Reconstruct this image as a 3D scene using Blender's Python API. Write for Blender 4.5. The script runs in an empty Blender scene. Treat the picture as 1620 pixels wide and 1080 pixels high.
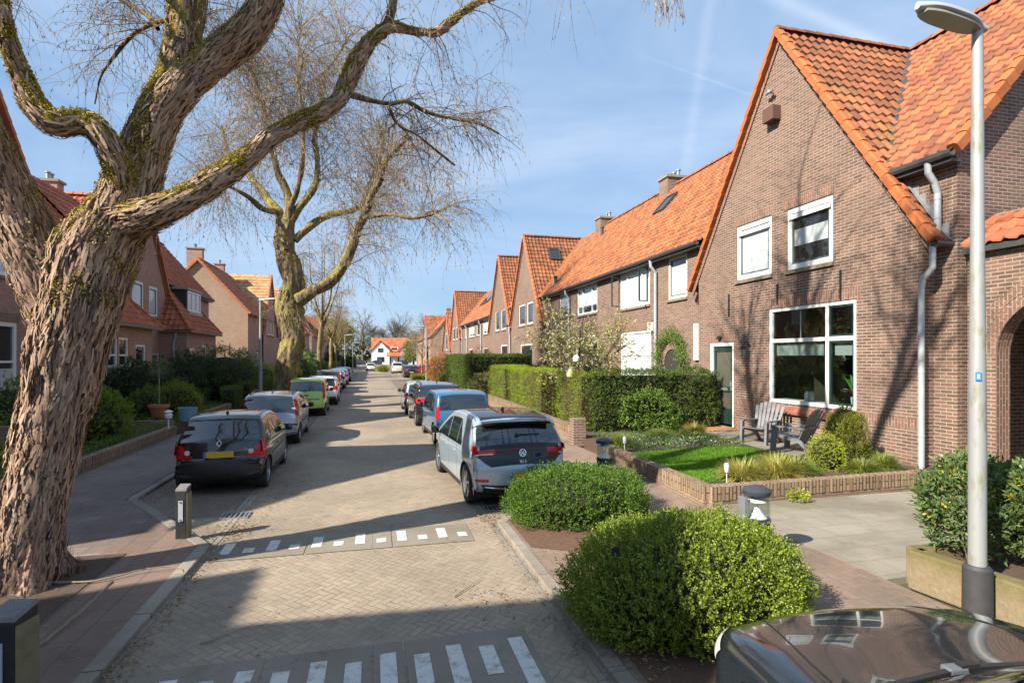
import bpy, math, random
import numpy as np
from mathutils import Vector, noise
random.seed(7); RNG = np.random.default_rng(7)
SC = bpy.context.scene; COL = SC.collection
R = math.radians
CH = 2.5                                    # camera height
S_, C_ = .2426, .9701                       # heading of the camera, 14 degrees right of the street
def at(px, py, Z):                          # a point seen at that pixel, Z metres in front of the camera
    a = (px-810)/880; b = (565-py)/880
    return (Z*(S_+C_*a), Z*(C_-S_*a), CH+b*Z)
# ------------------------------------------------------------------ mesh building
def tag(o, label=None, cat=None, group=None, kind=None):
    if label: o['label'] = label
    if cat: o['category'] = cat
    if group: o['group'] = group
    if kind: o['kind'] = kind
    return o
def empty(name, loc=(0, 0, 0), rz=0):
    o = bpy.data.objects.new(name, None); COL.objects.link(o); o.location = loc; o.rotation_euler = (0, 0, rz)
    o.empty_display_size = .2
    return o
def root_loc(p):
    if p is None: return Vector((0, 0, 0))
    l = Vector(p.location)
    if p.parent: l = l+root_loc(p.parent)
    return l
def mesh_obj(name, V, F, mat, parent=None, smooth=False, uv=None, local=False, sharp=None):
    """V (n,3) in world coordinates (or local to the parent when local=True)"""
    V = np.asarray(V, dtype=np.float64).reshape(-1, 3)
    if parent is not None and not local:
        V = V-np.array(root_loc(parent))
    me = bpy.data.meshes.new(name)
    if isinstance(F, np.ndarray) and F.ndim == 2:
        n, k = F.shape
        me.vertices.add(len(V)); me.vertices.foreach_set('co', V.astype(np.float32).ravel())
        me.loops.add(n*k); me.loops.foreach_set('vertex_index', F.astype(np.int32).ravel())
        me.polygons.add(n); me.polygons.foreach_set('loop_start', np.arange(0, n*k, k, dtype=np.int32))
        me.update(calc_edges=True)
    else:
        me.from_pydata([tuple(v) for v in V], [], [tuple(f) for f in F]); me.update()
    if uv is None and len(me.polygons) < 60000:
        W = V+(np.array(root_loc(parent)) if parent is not None and not local else 0)
        nl = len(me.loops); li = np.empty(nl, np.int32); me.loops.foreach_get('vertex_index', li)
        npoly = len(me.polygons); nr = np.empty(npoly*3); me.polygons.foreach_get('normal', nr); nr = np.abs(nr.reshape(-1, 3))
        lt = np.empty(npoly, np.int32); me.polygons.foreach_get('loop_total', lt)
        ax = np.repeat(np.argmax(nr*[1.0, 1.0, .8], axis=1), lt)
        P = W[li]
        U = np.where(ax == 0, P[:, 1], P[:, 0]); Vv = np.where(ax == 2, P[:, 1], P[:, 2])
        uv = np.stack([U, Vv], 1)
    if uv is not None:
        l = me.uv_layers.new(name='UVMap'); l.data.foreach_set('uv', np.asarray(uv, dtype=np.float32).ravel())
    if mat: me.materials.append(mat)
    if smooth:
        me.polygons.foreach_set('use_smooth', [True]*len(me.polygons))
        if sharp: me.set_sharp_from_angle(angle=R(sharp))
    o = bpy.data.objects.new(name, me); COL.objects.link(o)
    if parent is not None: o.parent = parent
    return o
class MB:
    def __init__(s): s.v = []; s.f = []
    def add(s, V, F):
        b = len(s.v); s.v += [tuple(p) for p in V]; s.f += [tuple(i+b for i in q) for q in F]; return s
    def box(s, x0, y0, z0, x1, y1, z1):
        x0, x1 = min(x0, x1), max(x0, x1); y0, y1 = min(y0, y1), max(y0, y1); z0, z1 = min(z0, z1), max(z0, z1)
        V = [(x0, y0, z0), (x1, y0, z0), (x1, y1, z0), (x0, y1, z0), (x0, y0, z1), (x1, y0, z1), (x1, y1, z1), (x0, y1, z1)]
        return s.add(V, [(0, 3, 2, 1), (4, 5, 6, 7), (0, 1, 5, 4), (1, 2, 6, 5), (2, 3, 7, 6), (3, 0, 4, 7)])
    def hexa(s, V):                          # 8 corners like box
        return s.add(V, [(0, 3, 2, 1), (4, 5, 6, 7), (0, 1, 5, 4), (1, 2, 6, 5), (2, 3, 7, 6), (3, 0, 4, 7)])
    def beam(s, a, b, w, h, up=(0, 0, 1)):   # a box from a to b
        a = Vector(a); b = Vector(b); d = (b-a).normalized(); u = Vector(up); sx = d.cross(u).normalized()*(w/2); uu = sx.cross(d).normalized()*(h/2)
        V = []
        for p in (a, b):
            for i, j in ((-1, -1), (1, -1), (1, 1), (-1, 1)): V.append(p+sx*i+uu*j)
        return s.add(V, [(0, 1, 2, 3), (7, 6, 5, 4), (0, 4, 5, 1), (1, 5, 6, 2), (2, 6, 7, 3), (3, 7, 4, 0)])
    def poly(s, P): return s.add(P, [tuple(range(len(P)))])
    def prism(s, P, off):                    # polygon P extruded by off
        n = len(P); off = Vector(off); Q = [Vector(p) for p in P]; V = Q+[q+off for q in Q]
        F = [tuple(range(n))[::-1], tuple(range(n, 2*n))]+[(i, (i+1) % n, n+(i+1) % n, n+i) for i in range(n)]
        return s.add(V, F)
    def tube(s, pts, rad, n=8, cap=True):
        V, F = tube_arr(pts, rad, n); s.add(V.tolist(), F.tolist())
        if cap:
            b = len(s.v)-len(V); s.f.append(tuple(b+i for i in range(n))[::-1]); s.f.append(tuple(b+len(V)-n+i for i in range(n)))
        return s
    def lathe(s, prof, n=24, c=(0, 0, 0), cap=True):   # prof [(r,z)]
        V = []; F = []
        for r, z in prof:
            for i in range(n):
                t = 2*math.pi*i/n; V.append((c[0]+r*math.cos(t), c[1]+r*math.sin(t), c[2]+z))
        for k in range(len(prof)-1):
            for i in range(n): j = (i+1) % n; F.append((k*n+i, k*n+j, (k+1)*n+j, (k+1)*n+i))
        if cap: F.append(tuple(range(n))[::-1]); F.append(tuple((len(prof)-1)*n+i for i in range(n)))
        return s.add(V, F)
    def build(s, name, mat, parent=None, smooth=False, local=False, sharp=35, bevel=0):
        o = mesh_obj(name, s.v, s.f, mat, parent, smooth, None, local, sharp)
        if bevel:
            m = o.modifiers.new('b', 'BEVEL'); m.width = bevel; m.segments = 2; m.limit_method = 'ANGLE'
        return o
def tube_arr(pts, rad, n=8):
    P = np.asarray(pts, float); m = len(P)
    if np.isscalar(rad): rad = [rad]*m
    T = np.gradient(P, axis=0); T /= np.linalg.norm(T, axis=1)[:, None]+1e-9
    u = np.cross(T[0], [0, 0, 1.0]) if abs(T[0][2]) < .9 else np.cross(T[0], [0, 1.0, 0]); u /= np.linalg.norm(u)
    V = []; ang = np.arange(n)*2*math.pi/n; ca = np.cos(ang)[:, None]; sa = np.sin(ang)[:, None]
    for i in range(m):
        u = u-T[i]*np.dot(u, T[i]); u /= np.linalg.norm(u)+1e-9; w = np.cross(T[i], u)
        V.append(P[i]+rad[i]*(ca*u+sa*w))
    V = np.concatenate(V)
    i = np.arange(m-1)[:, None]*n; j = np.arange(n)[None, :]; k = (j+1) % n
    F = np.stack([i+j, i+k, i+n+k, i+n+j], -1).reshape(-1, 4)
    return V, F
class AB:                                    # array builder for many quads
    def __init__(s): s.V = []; s.F = []; s.n = 0
    def add(s, V, F): s.V.append(np.asarray(V, float)); s.F.append(np.asarray(F)+s.n); s.n += len(V)
    def build(s, name, mat, parent=None, smooth=False, local=False):
        return mesh_obj(name, np.concatenate(s.V), np.concatenate(s.F), mat, parent, smooth, uv=None if s.n < 50000 else None, local=local)
def copy_tree(o, parent=None):
    c = o.copy(); COL.objects.link(c); c.parent = parent
    for ch in list(o.children): copy_tree(ch, c)
    return c
def resample(pts, step):
    P = np.asarray(pts, float); d = np.r_[0, np.cumsum(np.linalg.norm(np.diff(P[:, :3], axis=0), axis=1))]
    n = max(2, int(d[-1]/step)+1); t = np.linspace(0, d[-1], n)
    # smooth interpolation (Catmull-Rom on the parameter d)
    out = np.empty((n, P.shape[1]))
    m = np.gradient(P, d, axis=0)
    k = np.clip(np.searchsorted(d, t, side='right')-1, 0, len(d)-2); h = (d[k+1]-d[k]); s = (t-d[k])/h
    h00 = 2*s**3-3*s**2+1; h10 = s**3-2*s**2+s; h01 = -2*s**3+3*s**2; h11 = s**3-s**2
    out = h00[:, None]*P[k]+(h10*h)[:, None]*m[k]+h01[:, None]*P[k+1]+(h11*h)[:, None]*m[k+1]
    return out
# ------------------------------------------------------------------ material nodes
class NT:
    def __init__(s, name):
        s.m = bpy.data.materials.new(name); s.m.use_nodes = True; s.t = s.m.node_tree; s.t.nodes.clear()
        s.out = s.t.nodes.new('ShaderNodeOutputMaterial')
    def n(s, typ, ins=None, **kw):
        nd = s.t.nodes.new('ShaderNode'+typ)
        for k, v in kw.items(): setattr(nd, k, v)
        for k, v in (ins or {}).items(): s.set(nd.inputs[k], v)
        return nd
    def set(s, sock, v):
        if isinstance(v, bpy.types.NodeSocket): s.t.links.new(v, sock)
        elif isinstance(v, (tuple, list)) and len(v) == 3 and sock.type == 'RGBA': sock.default_value = (*v, 1)
        else: sock.default_value = v
    def math(s, op, a, b=0.0, c=None):
        nd = s.t.nodes.new('ShaderNodeMath'); nd.operation = op; s.set(nd.inputs[0], a); s.set(nd.inputs[1], b)
        if c is not None: s.set(nd.inputs[2], c)
        return nd.outputs[0]
    def mix(s, f, a, b, mode='MIX'):
        nd = s.t.nodes.new('ShaderNodeMix'); nd.data_type = 'RGBA'; nd.blend_type = mode
        s.set(nd.inputs[0], f); s.set(nd.inputs[6], a); s.set(nd.inputs[7], b); return nd.outputs[2]
    def noise(s, scale, vec=None, detail=4, rough=.55, out=0, dist=0):
        nd = s.n('TexNoise', {'Scale': scale, 'Detail': detail, 'Roughness': rough, 'Distortion': dist})
        if vec is not None: s.set(nd.inputs['Vector'], vec)
        return nd.outputs[out]
    def ramp(s, fac, stops, interp='LINEAR'):
        nd = s.t.nodes.new('ShaderNodeValToRGB'); s.set(nd.inputs[0], fac); cr = nd.color_ramp; cr.interpolation = interp
        while len(cr.elements) < len(stops): cr.elements.new(.5)
        for e, (p, c) in zip(cr.elements, stops): e.position = p; e.color = (*c, 1) if len(c) == 3 else c
        return nd.outputs[0]
    def rng(s, v, a, b, c=0.0, d=1.0):
        nd = s.n('MapRange', {0: v, 1: a, 2: b, 3: c, 4: d}); return nd.outputs[0]
    def bump(s, h, strength=.5, dist=.01, normal=None):
        nd = s.n('Bump', {'Strength': strength, 'Distance': dist, 'Height': h})
        if normal is not None: s.set(nd.inputs['Normal'], normal)
        return nd.outputs[0]
    def pos(s): return s.n('NewGeometry').outputs['Position']
    def objc(s): return s.n('TexCoord').outputs['Object']
    def uv(s): return s.n('TexCoord').outputs['UV']
    def scale(s, v, sc):
        nd = s.t.nodes.new('ShaderNodeMapping'); s.set(nd.inputs[0], v); nd.inputs['Scale'].default_value = sc; return nd.outputs[0]
    def prin(s, col, rough=.6, metal=0.0, normal=None, **kw):
        p = s.n('BsdfPrincipled', {'Base Color': col, 'Roughness': rough, 'Metallic': metal})
        if normal is not None: s.set(p.inputs['Normal'], normal)
        for k, v in kw.items(): s.set(p.inputs[k.replace('_', ' ')], v)
        s.t.links.new(p.outputs[0], s.out.inputs[0]); return s.m
def simple(name, col, rough=.6, metal=0.0, var=.15, nscale=8, bump=0.0, **kw):
    t = NT(name); nz = t.noise(nscale, t.objc()); c2 = tuple(x*(1-var) for x in col); c3 = tuple(min(1, x*(1+var)) for x in col)
    c = t.mix(nz, c2, c3)
    nrm = t.bump(t.noise(nscale*6, t.objc()), bump, .004) if bump else None
    return t.prin(c, rough, metal, nrm, **kw)
def brick_mat(name, c1, c2, mortar, soldier=False, dirt=.35):
    t = NT(name); uv = t.uv()
    if soldier:
        sp = t.n('SeparateXYZ', {0: uv}); uv = t.n('CombineXYZ', {0: sp.outputs[1], 1: sp.outputs[0]}).outputs[0]
    wob = t.mix(.012, uv, t.noise(3.0, uv, out=1), 'LINEAR_LIGHT') if False else uv
    b = t.n('TexBrick', {'Vector': wob, 'Scale': 1.0, 'Mortar Size': .0105, 'Mortar Smooth': .25, 'Bias': 0.0, 'Brick Width': .245, 'Row Height': .0735, 'Color1': (0, 0, 0), 'Color2': (1, 1, 1), 'Mortar': (.5, .5, .5)}, offset=.5)
    fac = b.outputs['Fac']
    val = t.n('SeparateColor', {0: b.outputs['Color']}).outputs[0]
    bc = t.ramp(val, [(0, c1), (.3, tuple((a*.6+b_*.4) for a, b_ in zip(c1, c2))), (.55, c2), (.8, tuple(x*1.15 for x in c2)), (1, tuple(x*.62 for x in c1))])
    fine = t.noise(45, uv, detail=5)
    bc = t.mix(.5, bc, t.mix(fine, tuple(x*.55 for x in c1), tuple(min(1, x*1.55) for x in c2)))
    big = t.rng(t.noise(.55, uv, detail=6, rough=.6), .3, .72)
    bc = t.mix(t.math('MULTIPLY', big, dirt), bc, t.mix(.6, bc, (.085, .065, .05))); bc = t.mix(t.math('MULTIPLY', t.rng(t.noise(.33, uv, detail=7, rough=.62), .52, .72), .35), bc, t.mix(.5, bc, (.42, .27, .18)))
    mcol = t.mix(t.noise(20, uv), tuple(x*.72 for x in mortar), mortar)
    mcol = t.mix(t.math('MULTIPLY', t.rng(t.noise(.9, uv, detail=5), .4, .65), .55), mcol, tuple(x*.45 for x in mortar))
    col = t.mix(fac, bc, mcol)
    h = t.math('SUBTRACT', t.math('MULTIPLY', fine, .35), fac)
    return t.prin(col, .85, normal=t.bump(h, .7, .008))
def tile_mat(name, stops, moss=.25, mosscol=(.16, .13, .05), dark=(.09, .04, .028), dirt=.3):
    t = NT(name); uv = t.uv(); fl = t.n('VectorMath', {0: uv}, operation='FLOOR').outputs[0]
    wn = t.n('TexWhiteNoise', {'Vector': fl}, noise_dimensions='3D').outputs[0]
    c = t.ramp(wn, stops)
    n1 = t.noise(.8, t.pos(), detail=7, rough=.65); n2 = t.noise(14, t.pos(), detail=6, rough=.7)
    c = t.mix(t.math('MULTIPLY', t.rng(n2, .45, .75), dirt), c, dark); c = t.mix(t.math('MULTIPLY', t.rng(t.noise(2.2, t.pos(), detail=8, rough=.7), .48, .68), dirt*1.3), c, dark)
    c = t.mix(t.math('MULTIPLY', t.rng(t.math('MULTIPLY', n1, n2), .24, .42), moss), c, mosscol)
    c = t.mix(.06, c, t.mix(n1, (.5, .2, .1), (.9, .45, .22)), 'MIX')
    return t.prin(c, .75, normal=t.bump(n2, .35, .006), Specular_IOR_Level=.35)
def leaf_mat(name, a, b, c=None, trans=.35, rough=.5, patch=1.2, sun=None):
    t = NT(name); ri = t.n('NewGeometry').outputs['Random Per Island']
    stops = [(0, a), (.6, b), (1, c or b)]
    col = t.ramp(ri, stops)
    pn = t.rng(t.noise(patch, t.pos(), detail=4), .35, .65)
    col = t.mix(t.math('MULTIPLY', pn, .45), col, t.mix(.5, a, c or b))
    if sun: col = t.mix(t.math('MULTIPLY', t.rng(t.noise(patch*1.7, t.pos(), detail=3), .5, .6), .7), col, sun)  # sun: tint of brown dead foliage in random patches
    p = t.n('BsdfPrincipled', {'Base Color': col, 'Roughness': rough, 'Specular IOR Level': .35})
    tr = t.n('BsdfTranslucent', {'Color': t.mix(.5, col, (.35, .45, .05), 'MIX')})
    m = t.n('MixShader', {0: trans, 1: p.outputs[0], 2: tr.outputs[0]}); t.t.links.new(m.outputs[0], t.out.inputs[0]); return t.m
M = {}
M['brick'] = brick_mat('brick', (.070, .036, .030), (.235, .125, .088), (.43, .36, .28), dirt=.6)
M['brick_soldier'] = brick_mat('brick_soldier', (.12, .058, .040), (.24, .12, .08), (.42, .34, .27), soldier=True)
M['brick_pale'] = brick_mat('brick_pale', (.30, .17, .105), (.42, .25, .16), (.46, .37, .28), dirt=.3)
M['brick_left'] = brick_mat('brick_left', (.27, .125, .09), (.42, .225, .165), (.50, .40, .32), dirt=.3)
M['brick_low'] = brick_mat('brick_low', (.22, .14, .09), (.36, .24, .16), (.22, .17, .12), dirt=.5)
M['brick_low_s'] = brick_mat('brick_low_soldier', (.23, .15, .085), (.40, .28, .17), (.09, .065, .045), soldier=True, dirt=.6)
OR = [(0, (.17, .058, .028)), (.3, (.30, .095, .038)), (.65, (.40, .132, .048)), (.85, (.46, .17, .065)), (1, (.20, .09, .05))]
M['tile_orange'] = tile_mat('tile_orange', OR, moss=.3, mosscol=(.20, .13, .07), dirt=.5)
M['tile_salmon'] = tile_mat('tile_salmon', [(0, (.18, .062, .034)), (.5, (.31, .105, .052)), (1, (.42, .15, .055))], moss=.4, mosscol=(.22, .15, .07), dirt=.5)
M['tile_brown'] = tile_mat('tile_brown', [(0, (.12, .042, .022)), (.5, (.22, .07, .034)), (1, (.32, .11, .05))], moss=.5, mosscol=(.30, .22, .06), dirt=.6)
M['tile_red'] = tile_mat('tile_red', [(0, (.32, .085, .04)), (.5, (.42, .12, .055)), (1, (.50, .17, .08))], moss=.3, dirt=.4)
M['tile_mossy'] = tile_mat('tile_mossy', [(0, (.42, .22, .10)), (.5, (.55, .32, .15)), (1, (.60, .38, .2))], moss=.6, mosscol=(.36, .30, .10), dirt=.35)
M['verge'] = tile_mat('verge', [(0, (.38, .10, .028)), (.5, (.48, .14, .04)), (1, (.40, .12, .04))], moss=.15, dirt=.35)
M['verge_red'] = tile_mat('verge_red', [(0, (.40, .12, .05)), (1, (.52, .18, .08))], moss=.2, dirt=.3)
M['white'] = simple('white_paint', (.78, .78, .75), .4, var=.06)
M['white_far'] = simple('white_render', (.80, .79, .76), .8, var=.06)
M['green_dark'] = simple('dark_green_paint', (.018, .042, .032), .3, var=.2)
M['sash_grey'] = simple('grey_green_sash', (.10, .13, .12), .4)
M['zinc'] = simple('zinc', (.33, .35, .37), .5, .6, var=.25, nscale=5)
M['pipe'] = simple('pipe_grey_paint', (.36, .39, .41), .5, var=.25, nscale=4)
M['lead'] = simple('lead', (.30, .31, .32), .55, .3, var=.35, nscale=9)
M['gutter'] = simple('gutter_dark', (.055, .055, .055), .5, var=.3)
M['black'] = simple('black_iron', (.02, .02, .02), .6)
M['stone'] = simple('sill_stone', (.22, .18, .13), .85, var=.3, nscale=15, bump=.4)
M['sill_tile'] = simple('sill_tile', (.27, .10, .065), .6, var=.25, nscale=14)
M['chair'] = simple('chair_grey', (.165, .175, .185), .55, var=.08)
M['terracotta'] = simple('terracotta', (.40, .16, .08), .8, var=.2)
M['soil'] = simple('soil', (.085, .055, .038), 1, var=.5, nscale=20, bump=.8)
M['concrete_cap'] = simple('concrete_cap', (.26, .24, .2), .9, var=.3, nscale=12)
M['curtain'] = simple('curtain', (.62, .63, .62), .9, var=.1, nscale=3)
M['blind'] = simple('blind', (.50, .54, .54), .8, var=.10, nscale=1.6, Coat_Weight=.8, Coat_Roughness=.02)
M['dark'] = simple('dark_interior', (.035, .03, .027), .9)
M['room'] = simple('room_wall', (.16, .14, .12), .9)
def glass_mat(name, tint=(.02, .025, .03), rough=.015, spec=.9, ior=2.1):
    t = NT(name); nz = t.noise(.9, t.objc(), detail=2)
    return t.prin(tint, rough, normal=t.bump(nz, .05, .02), Specular_IOR_Level=.5, IOR=ior)
M['glass'] = glass_mat('window_glass')
M['glass_pale'] = glass_mat('window_glass_pale', (.22, .26, .28), .03)
def clear_glass():
    t = NT('clear_glass'); fr = t.n('LayerWeight', {'Blend': .5}); g = t.n('BsdfGlossy', {'Roughness': .01, 'Color': (.9, .95, 1)}); tr = t.n('BsdfTransparent', {'Color': (.80, .85, .83)})
    m = t.n('MixShader', {0: t.math('ADD', t.math('MULTIPLY', t.math('POWER', fr.outputs['Facing'], 4.0), .8), .07), 1: tr.outputs[0], 2: g.outputs[0]}); t.t.links.new(m.outputs[0], t.out.inputs[0]); return t.m
M['clear'] = clear_glass()
# ------------------------------------------------------------------ roofs
def tile_roof(O, U, V, lenU, lenV, w=.27, h=.37, seg=6, mask=None, amp=.033, step=.045):
    """pantiles: every course a step, every tile an S-curve"""
    O = np.array(O, float); U = np.array(U, float); V = np.array(V, float); N = np.cross(U, V)
    if N[2] < 0: N = -N
    nu = max(1, int(round(lenU/w))); nv = max(1, int(round(lenV/h))); w = lenU/nu; h = lenV/nv
    u = np.arange(nu*seg+1)/seg; fr = u % 1.0
    prof = amp*(np.cos(2*math.pi*fr)*.8+.35*np.cos(4*math.pi*fr+.9))
    rng = np.random.default_rng(int(abs(O[1])*10)+3)
    ab_v = []; ab_f = []; ab_uv = []; base = 0
    for r in range(nv):
        jit = rng.normal(0, .004, nu+1)[np.minimum(u.astype(int), nu)]
        jy = rng.normal(0, .010, nu+1)[np.minimum(u.astype(int), nu)]
        for q, (vv, lift) in enumerate(((r-.06, step-.016), (r, step), (r+1.0, 0.0))):
            pts = O+np.outer(u*w, U)+np.outer((vv*h+(jy if q < 2 else 0))*np.ones(len(u)), V)+np.outer(prof+lift*1.0+jit*(q < 2), N)
            if q == 0: pts = pts-np.outer(np.full(len(u), .02), N)
            ab_v.append(pts)
        n = len(u); i = np.arange(n-1)
        keep = np.ones(n-1, bool)
        if mask is not None: keep = np.array([mask((u[k]+.5/seg)*w, (r+.5)*h) for k in range(n-1)])
        i = i[keep]
        for q in range(2):
            a = base+q*n+i; F = np.stack([a, a+1, a+1+n, a+n], 1); ab_f.append(F)
            vy0 = r+(.02 if q == 0 else .05); vy1 = r+(.05 if q == 0 else .98); uu0 = u[i]; uu1 = u[i+1]
            um = np.floor((uu0+uu1)/2); uu0 = um+np.clip(uu0-um, .01, .99); uu1 = um+np.clip(uu1-um, .01, .99)
            ab_uv.append(np.stack([np.stack([uu0, np.full(len(i), vy0)], 1), np.stack([uu1, np.full(len(i), vy0)], 1), np.stack([uu1, np.full(len(i), vy1)], 1), np.stack([uu0, np.full(len(i), vy1)], 1)], 1).reshape(-1, 2))
        base += 3*n
    return np.concatenate(ab_v), np.concatenate(ab_f), np.concatenate(ab_uv)
def roof_obj(name, specs, mat, parent, off=0):
    Vs = []; Fs = []; Us = []; b = 0
    for k, sp in enumerate(specs):
        V, F, UV = tile_roof(**sp); Vs.append(V); Fs.append(F+b); b += len(V); Us.append(UV+np.array([k*131+off, 0]))
    return mesh_obj(name, np.concatenate(Vs), np.concatenate(Fs), mat, parent, True, np.concatenate(Us), sharp=40)
def verge_obj(name, a, b, mat, parent, w=.17, h=.13, up=(0, 0, 1), step=.37):
    """row of overlapping cover tiles from a (foot) to b (top)"""
    mb = MB(); a = Vector(a); b = Vector(b); L = (b-a).length; n = max(2, int(L/step)); d = (b-a)/n; dn = d.normalized(); sx = dn.cross(Vector(up)).normalized(); uu = sx.cross(dn).normalized()
    UV = []
    for i in range(n):
        p = a+d*i; q = a+d*(i+1.06); l0 = .03+random.uniform(-.004, .004); l1 = 0
        for t_, (o0, o1) in enumerate(((l0, l1),)):
            ww = w/2; k = len(mb.v)
            sec = [(-ww, -h), (-ww, 0), (-ww*.55, .035), (ww*.55, .035), (ww, 0), (ww, -h)]
            V = [p+sx*(s_*1.06)+uu*(z+o0) for s_, z in sec]+[q+sx*s_+uu*(z+o1) for s_, z in sec]; m = len(sec)
            F = [(j, j+1, m+j+1, m+j) for j in range(m-1)]+[tuple(range(m))[::-1], tuple(range(m, 2*m)), (m-1, 0, m, 2*m-1)]
            mb.add(V, F)
            for f in F: UV += [(i+.5, .5)]*len(f)
    return mesh_obj(name, mb.v, mb.f, mat, parent, False, UV)
# ------------------------------------------------------------------ walls with openings, facing +-x
def wall_sheet(x, ya, yb, zb, top, openings, s, reveal=.10):
    """vertical wall at x from ya to yb; top = [(y,z)...] outline; s = -1 faces -x, +1 faces +x"""
    ty = [p[0] for p in top]; tz = [p[1] for p in top]
    def tf(y): return float(np.interp(y, ty, tz))
    ys = sorted(set([ya, yb]+[y for y in ty if ya < y < yb]+[v for o in openings for v in o[:2]]))
    mb = MB()
    def quad(P): mb.poly(P if s < 0 else P[::-1])
    for y0, y1 in zip(ys, ys[1:]):
        ym = (y0+y1)/2; cuts = sorted([(o[2], o[3]) for o in openings if o[0] < ym < o[1]])
        z = zb
        for a, b in cuts:
            if a > z: quad([(x, y1, z), (x, y0, z), (x, y0, a), (x, y1, a)])
            z = b
        quad([(x, y1, z), (x, y0, z), (x, y0, tf(y0)), (x, y1, tf(y1))])
    r = -s*reveal
    for y0, y1, z0, z1 in openings:
        for P in ([(x, y0, z0), (x, y1, z0), (x+r, y1, z0), (x+r, y0, z0)], [(x, y1, z1), (x, y0, z1), (x+r, y0, z1), (x+r, y1, z1)],
                  [(x, y0, z1), (x, y0, z0), (x+r, y0, z0), (x+r, y0, z1)], [(x, y1, z0), (x, y1, z1), (x+r, y1, z1), (x+r, y1, z0)]): quad(P)
    return mb
def window(parent, x, s, y0, y1, z0, z1, vbars=(), hbars=(), fw=.085, sash=None, cover=None, glass='glass', sill='stone', rec=.05, lintel=True, barw=.07, room=False):
    """s = facing; y0<y1; bars are fractions; cover = (from, to) fraction of height with a white blind"""
    mb = MB(); xo = x-s*rec; xi = xo-s*.07
    def bx(a, b, c, d, p=0.0): mb.box(xo+s*p, a, c, xi, b, d)
    bx(y0, y1, z0, z0+fw); bx(y0, y1, z1-fw, z1); bx(y0, y0+fw, z0+fw, z1-fw); bx(y1-fw, y1, z0+fw, z1-fw)
    for f in vbars: ym = y0+f*(y1-y0); bx(ym-barw/2, ym+barw/2, z0+fw, z1-fw, .002)
    for f in hbars: zm = z0+f*(z1-z0); bx(y0+fw, y1-fw, zm-barw/2, zm+barw/2, -.002)
    w = mb.build('window', M['white'], parent)
    ysp = [y0+fw]+sum([[y0+f*(y1-y0)-barw/2, y0+f*(y1-y0)+barw/2] for f in vbars], [])+[y1-fw]
    if sash:
        sb = MB(); st = .05
        zl = [z0+fw]+sum([[z0+f*(z1-z0)-barw/2, z0+f*(z1-z0)+barw/2] for f in hbars], [])+[z1-fw]
        cells = [(ysp[2*i], ysp[2*i+1], zl[2*j], zl[2*j+1]) for i in range(len(ysp)//2) for j in range(len(zl)//2)]
        for k, (a, b, c, d) in enumerate(cells):
            if sash != 'all' and k not in sash: continue
            for q in ((a, b, c, c+st), (a, b, d-st, d), (a, a+st, c+st, d-st), (b-st, b, c+st, d-st)): sb.box(xo-s*.015, q[0], q[2], xi-s*.005, q[1], q[3])
        sb.build('sash', M['green_dark'] if sash != 'all' else M['sash_grey'], w)
    g = MB(); g.box(xi+s*.02, y0+fw*.6, z0+fw*.6, xi+s*.012, y1-fw*.6, z1-fw*.6); g.build('pane', M[glass], w)
    if cover:
        c = MB(); off = .006 if glass != 'clear' else -.06
        c.box(xi+s*(.022 if glass != 'clear' else -.06), y0+fw*.9, z0+cover[0]*(z1-z0), xi+s*(.028 if glass != 'clear' else -.064), y1-fw*.9, z0+cover[1]*(z1-z0)-fw*.4)
        c.build('blind', M['blind'] if cover[1]-cover[0] > .2 or True else M['curtain'], w)
    if sill:
        b = MB(); b.box(x+s*.07, y0-.04, z0-.10, xi, y1+.04, z0-.003); b.build('sill', M[sill], w)
    if lintel:
        l = MB(); l.box(x+s*.004, y0-.12, z1+.003, x-s*.05, y1+.12, z1+.003+.27); l.build('lintel', M['brick_soldier'], parent)
    return w
def pipe(parent, pts, r=.05, mat='pipe', name='downpipe', bands=True):
    mb = MB(); Q = []
    for a, b in zip(pts, pts[1:]):
        for f in (0, .03, .97): Q.append(Vector(a).lerp(Vector(b), f))
    mb.tube(Q+[pts[-1]], r, 12)
    if bands:
        a = Vector(pts[-2]); b = Vector(pts[-1])
        for f in (.1, .45, .8):
            c = a.lerp(b, f); mb.tube([c, c+(b-a).normalized()*.025], r*1.12, 12)
    return mb.build(name, M[mat], parent, smooth=True, sharp=40)
def gutter(parent, a, b, r=.085, name='gutter'):
    a = Vector(a); b = Vector(b); d = (b-a).normalized(); sx = d.cross(Vector((0, 0, 1))).normalized(); mb = MB()
    sec = [(-r, r*.5), (-r, -r*.3), (-r*.6, -r*.9), (r*.6, -r*.9), (r, -r*.3), (r, r*.5), (r*.8, r*.5), (r*.7, -r*.6), (-r*.7, -r*.6), (-r*.8, r*.5)]
    V = [a+sx*u+Vector((0, 0, 1))*v for u, v in sec]+[b+sx*u+Vector((0, 0, 1))*v for u, v in sec]; m = len(sec)
    mb.add(V, [(i, (i+1) % m, m+(i+1) % m, m+i) for i in range(m)]+[tuple(range(m))[::-1], tuple(range(m, 2*m))])
    return mb.build(name, M['gutter'], parent)
def chimney(parent, x, y, z, w=.9, d=.6, h=1.1, pots=2, part=True):
    mb = MB(); mb.box(x-w/2, y-d/2, z-1.2, x+w/2, y+d/2, z+h); c = mb.build('chimney', M['brick' if x > 0 else 'brick_left'], parent)
    k = MB(); k.box(x-w/2-.08, y-d/2-.08, z+h+.002, x+w/2+.08, y+d/2+.08, z+h+.12); k.build('cap', M['concrete_cap'], c)
    for i in range(pots):
        q = MB(); q.lathe([(.09, 0), (.09, .3), (.13, .31), (.13, .36), (.02, .40)], 12, (x, y-d/4+i*d/2, z+h+.12)); q.build('flue_pot', M['zinc'], c, smooth=True)
    return c
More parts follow.
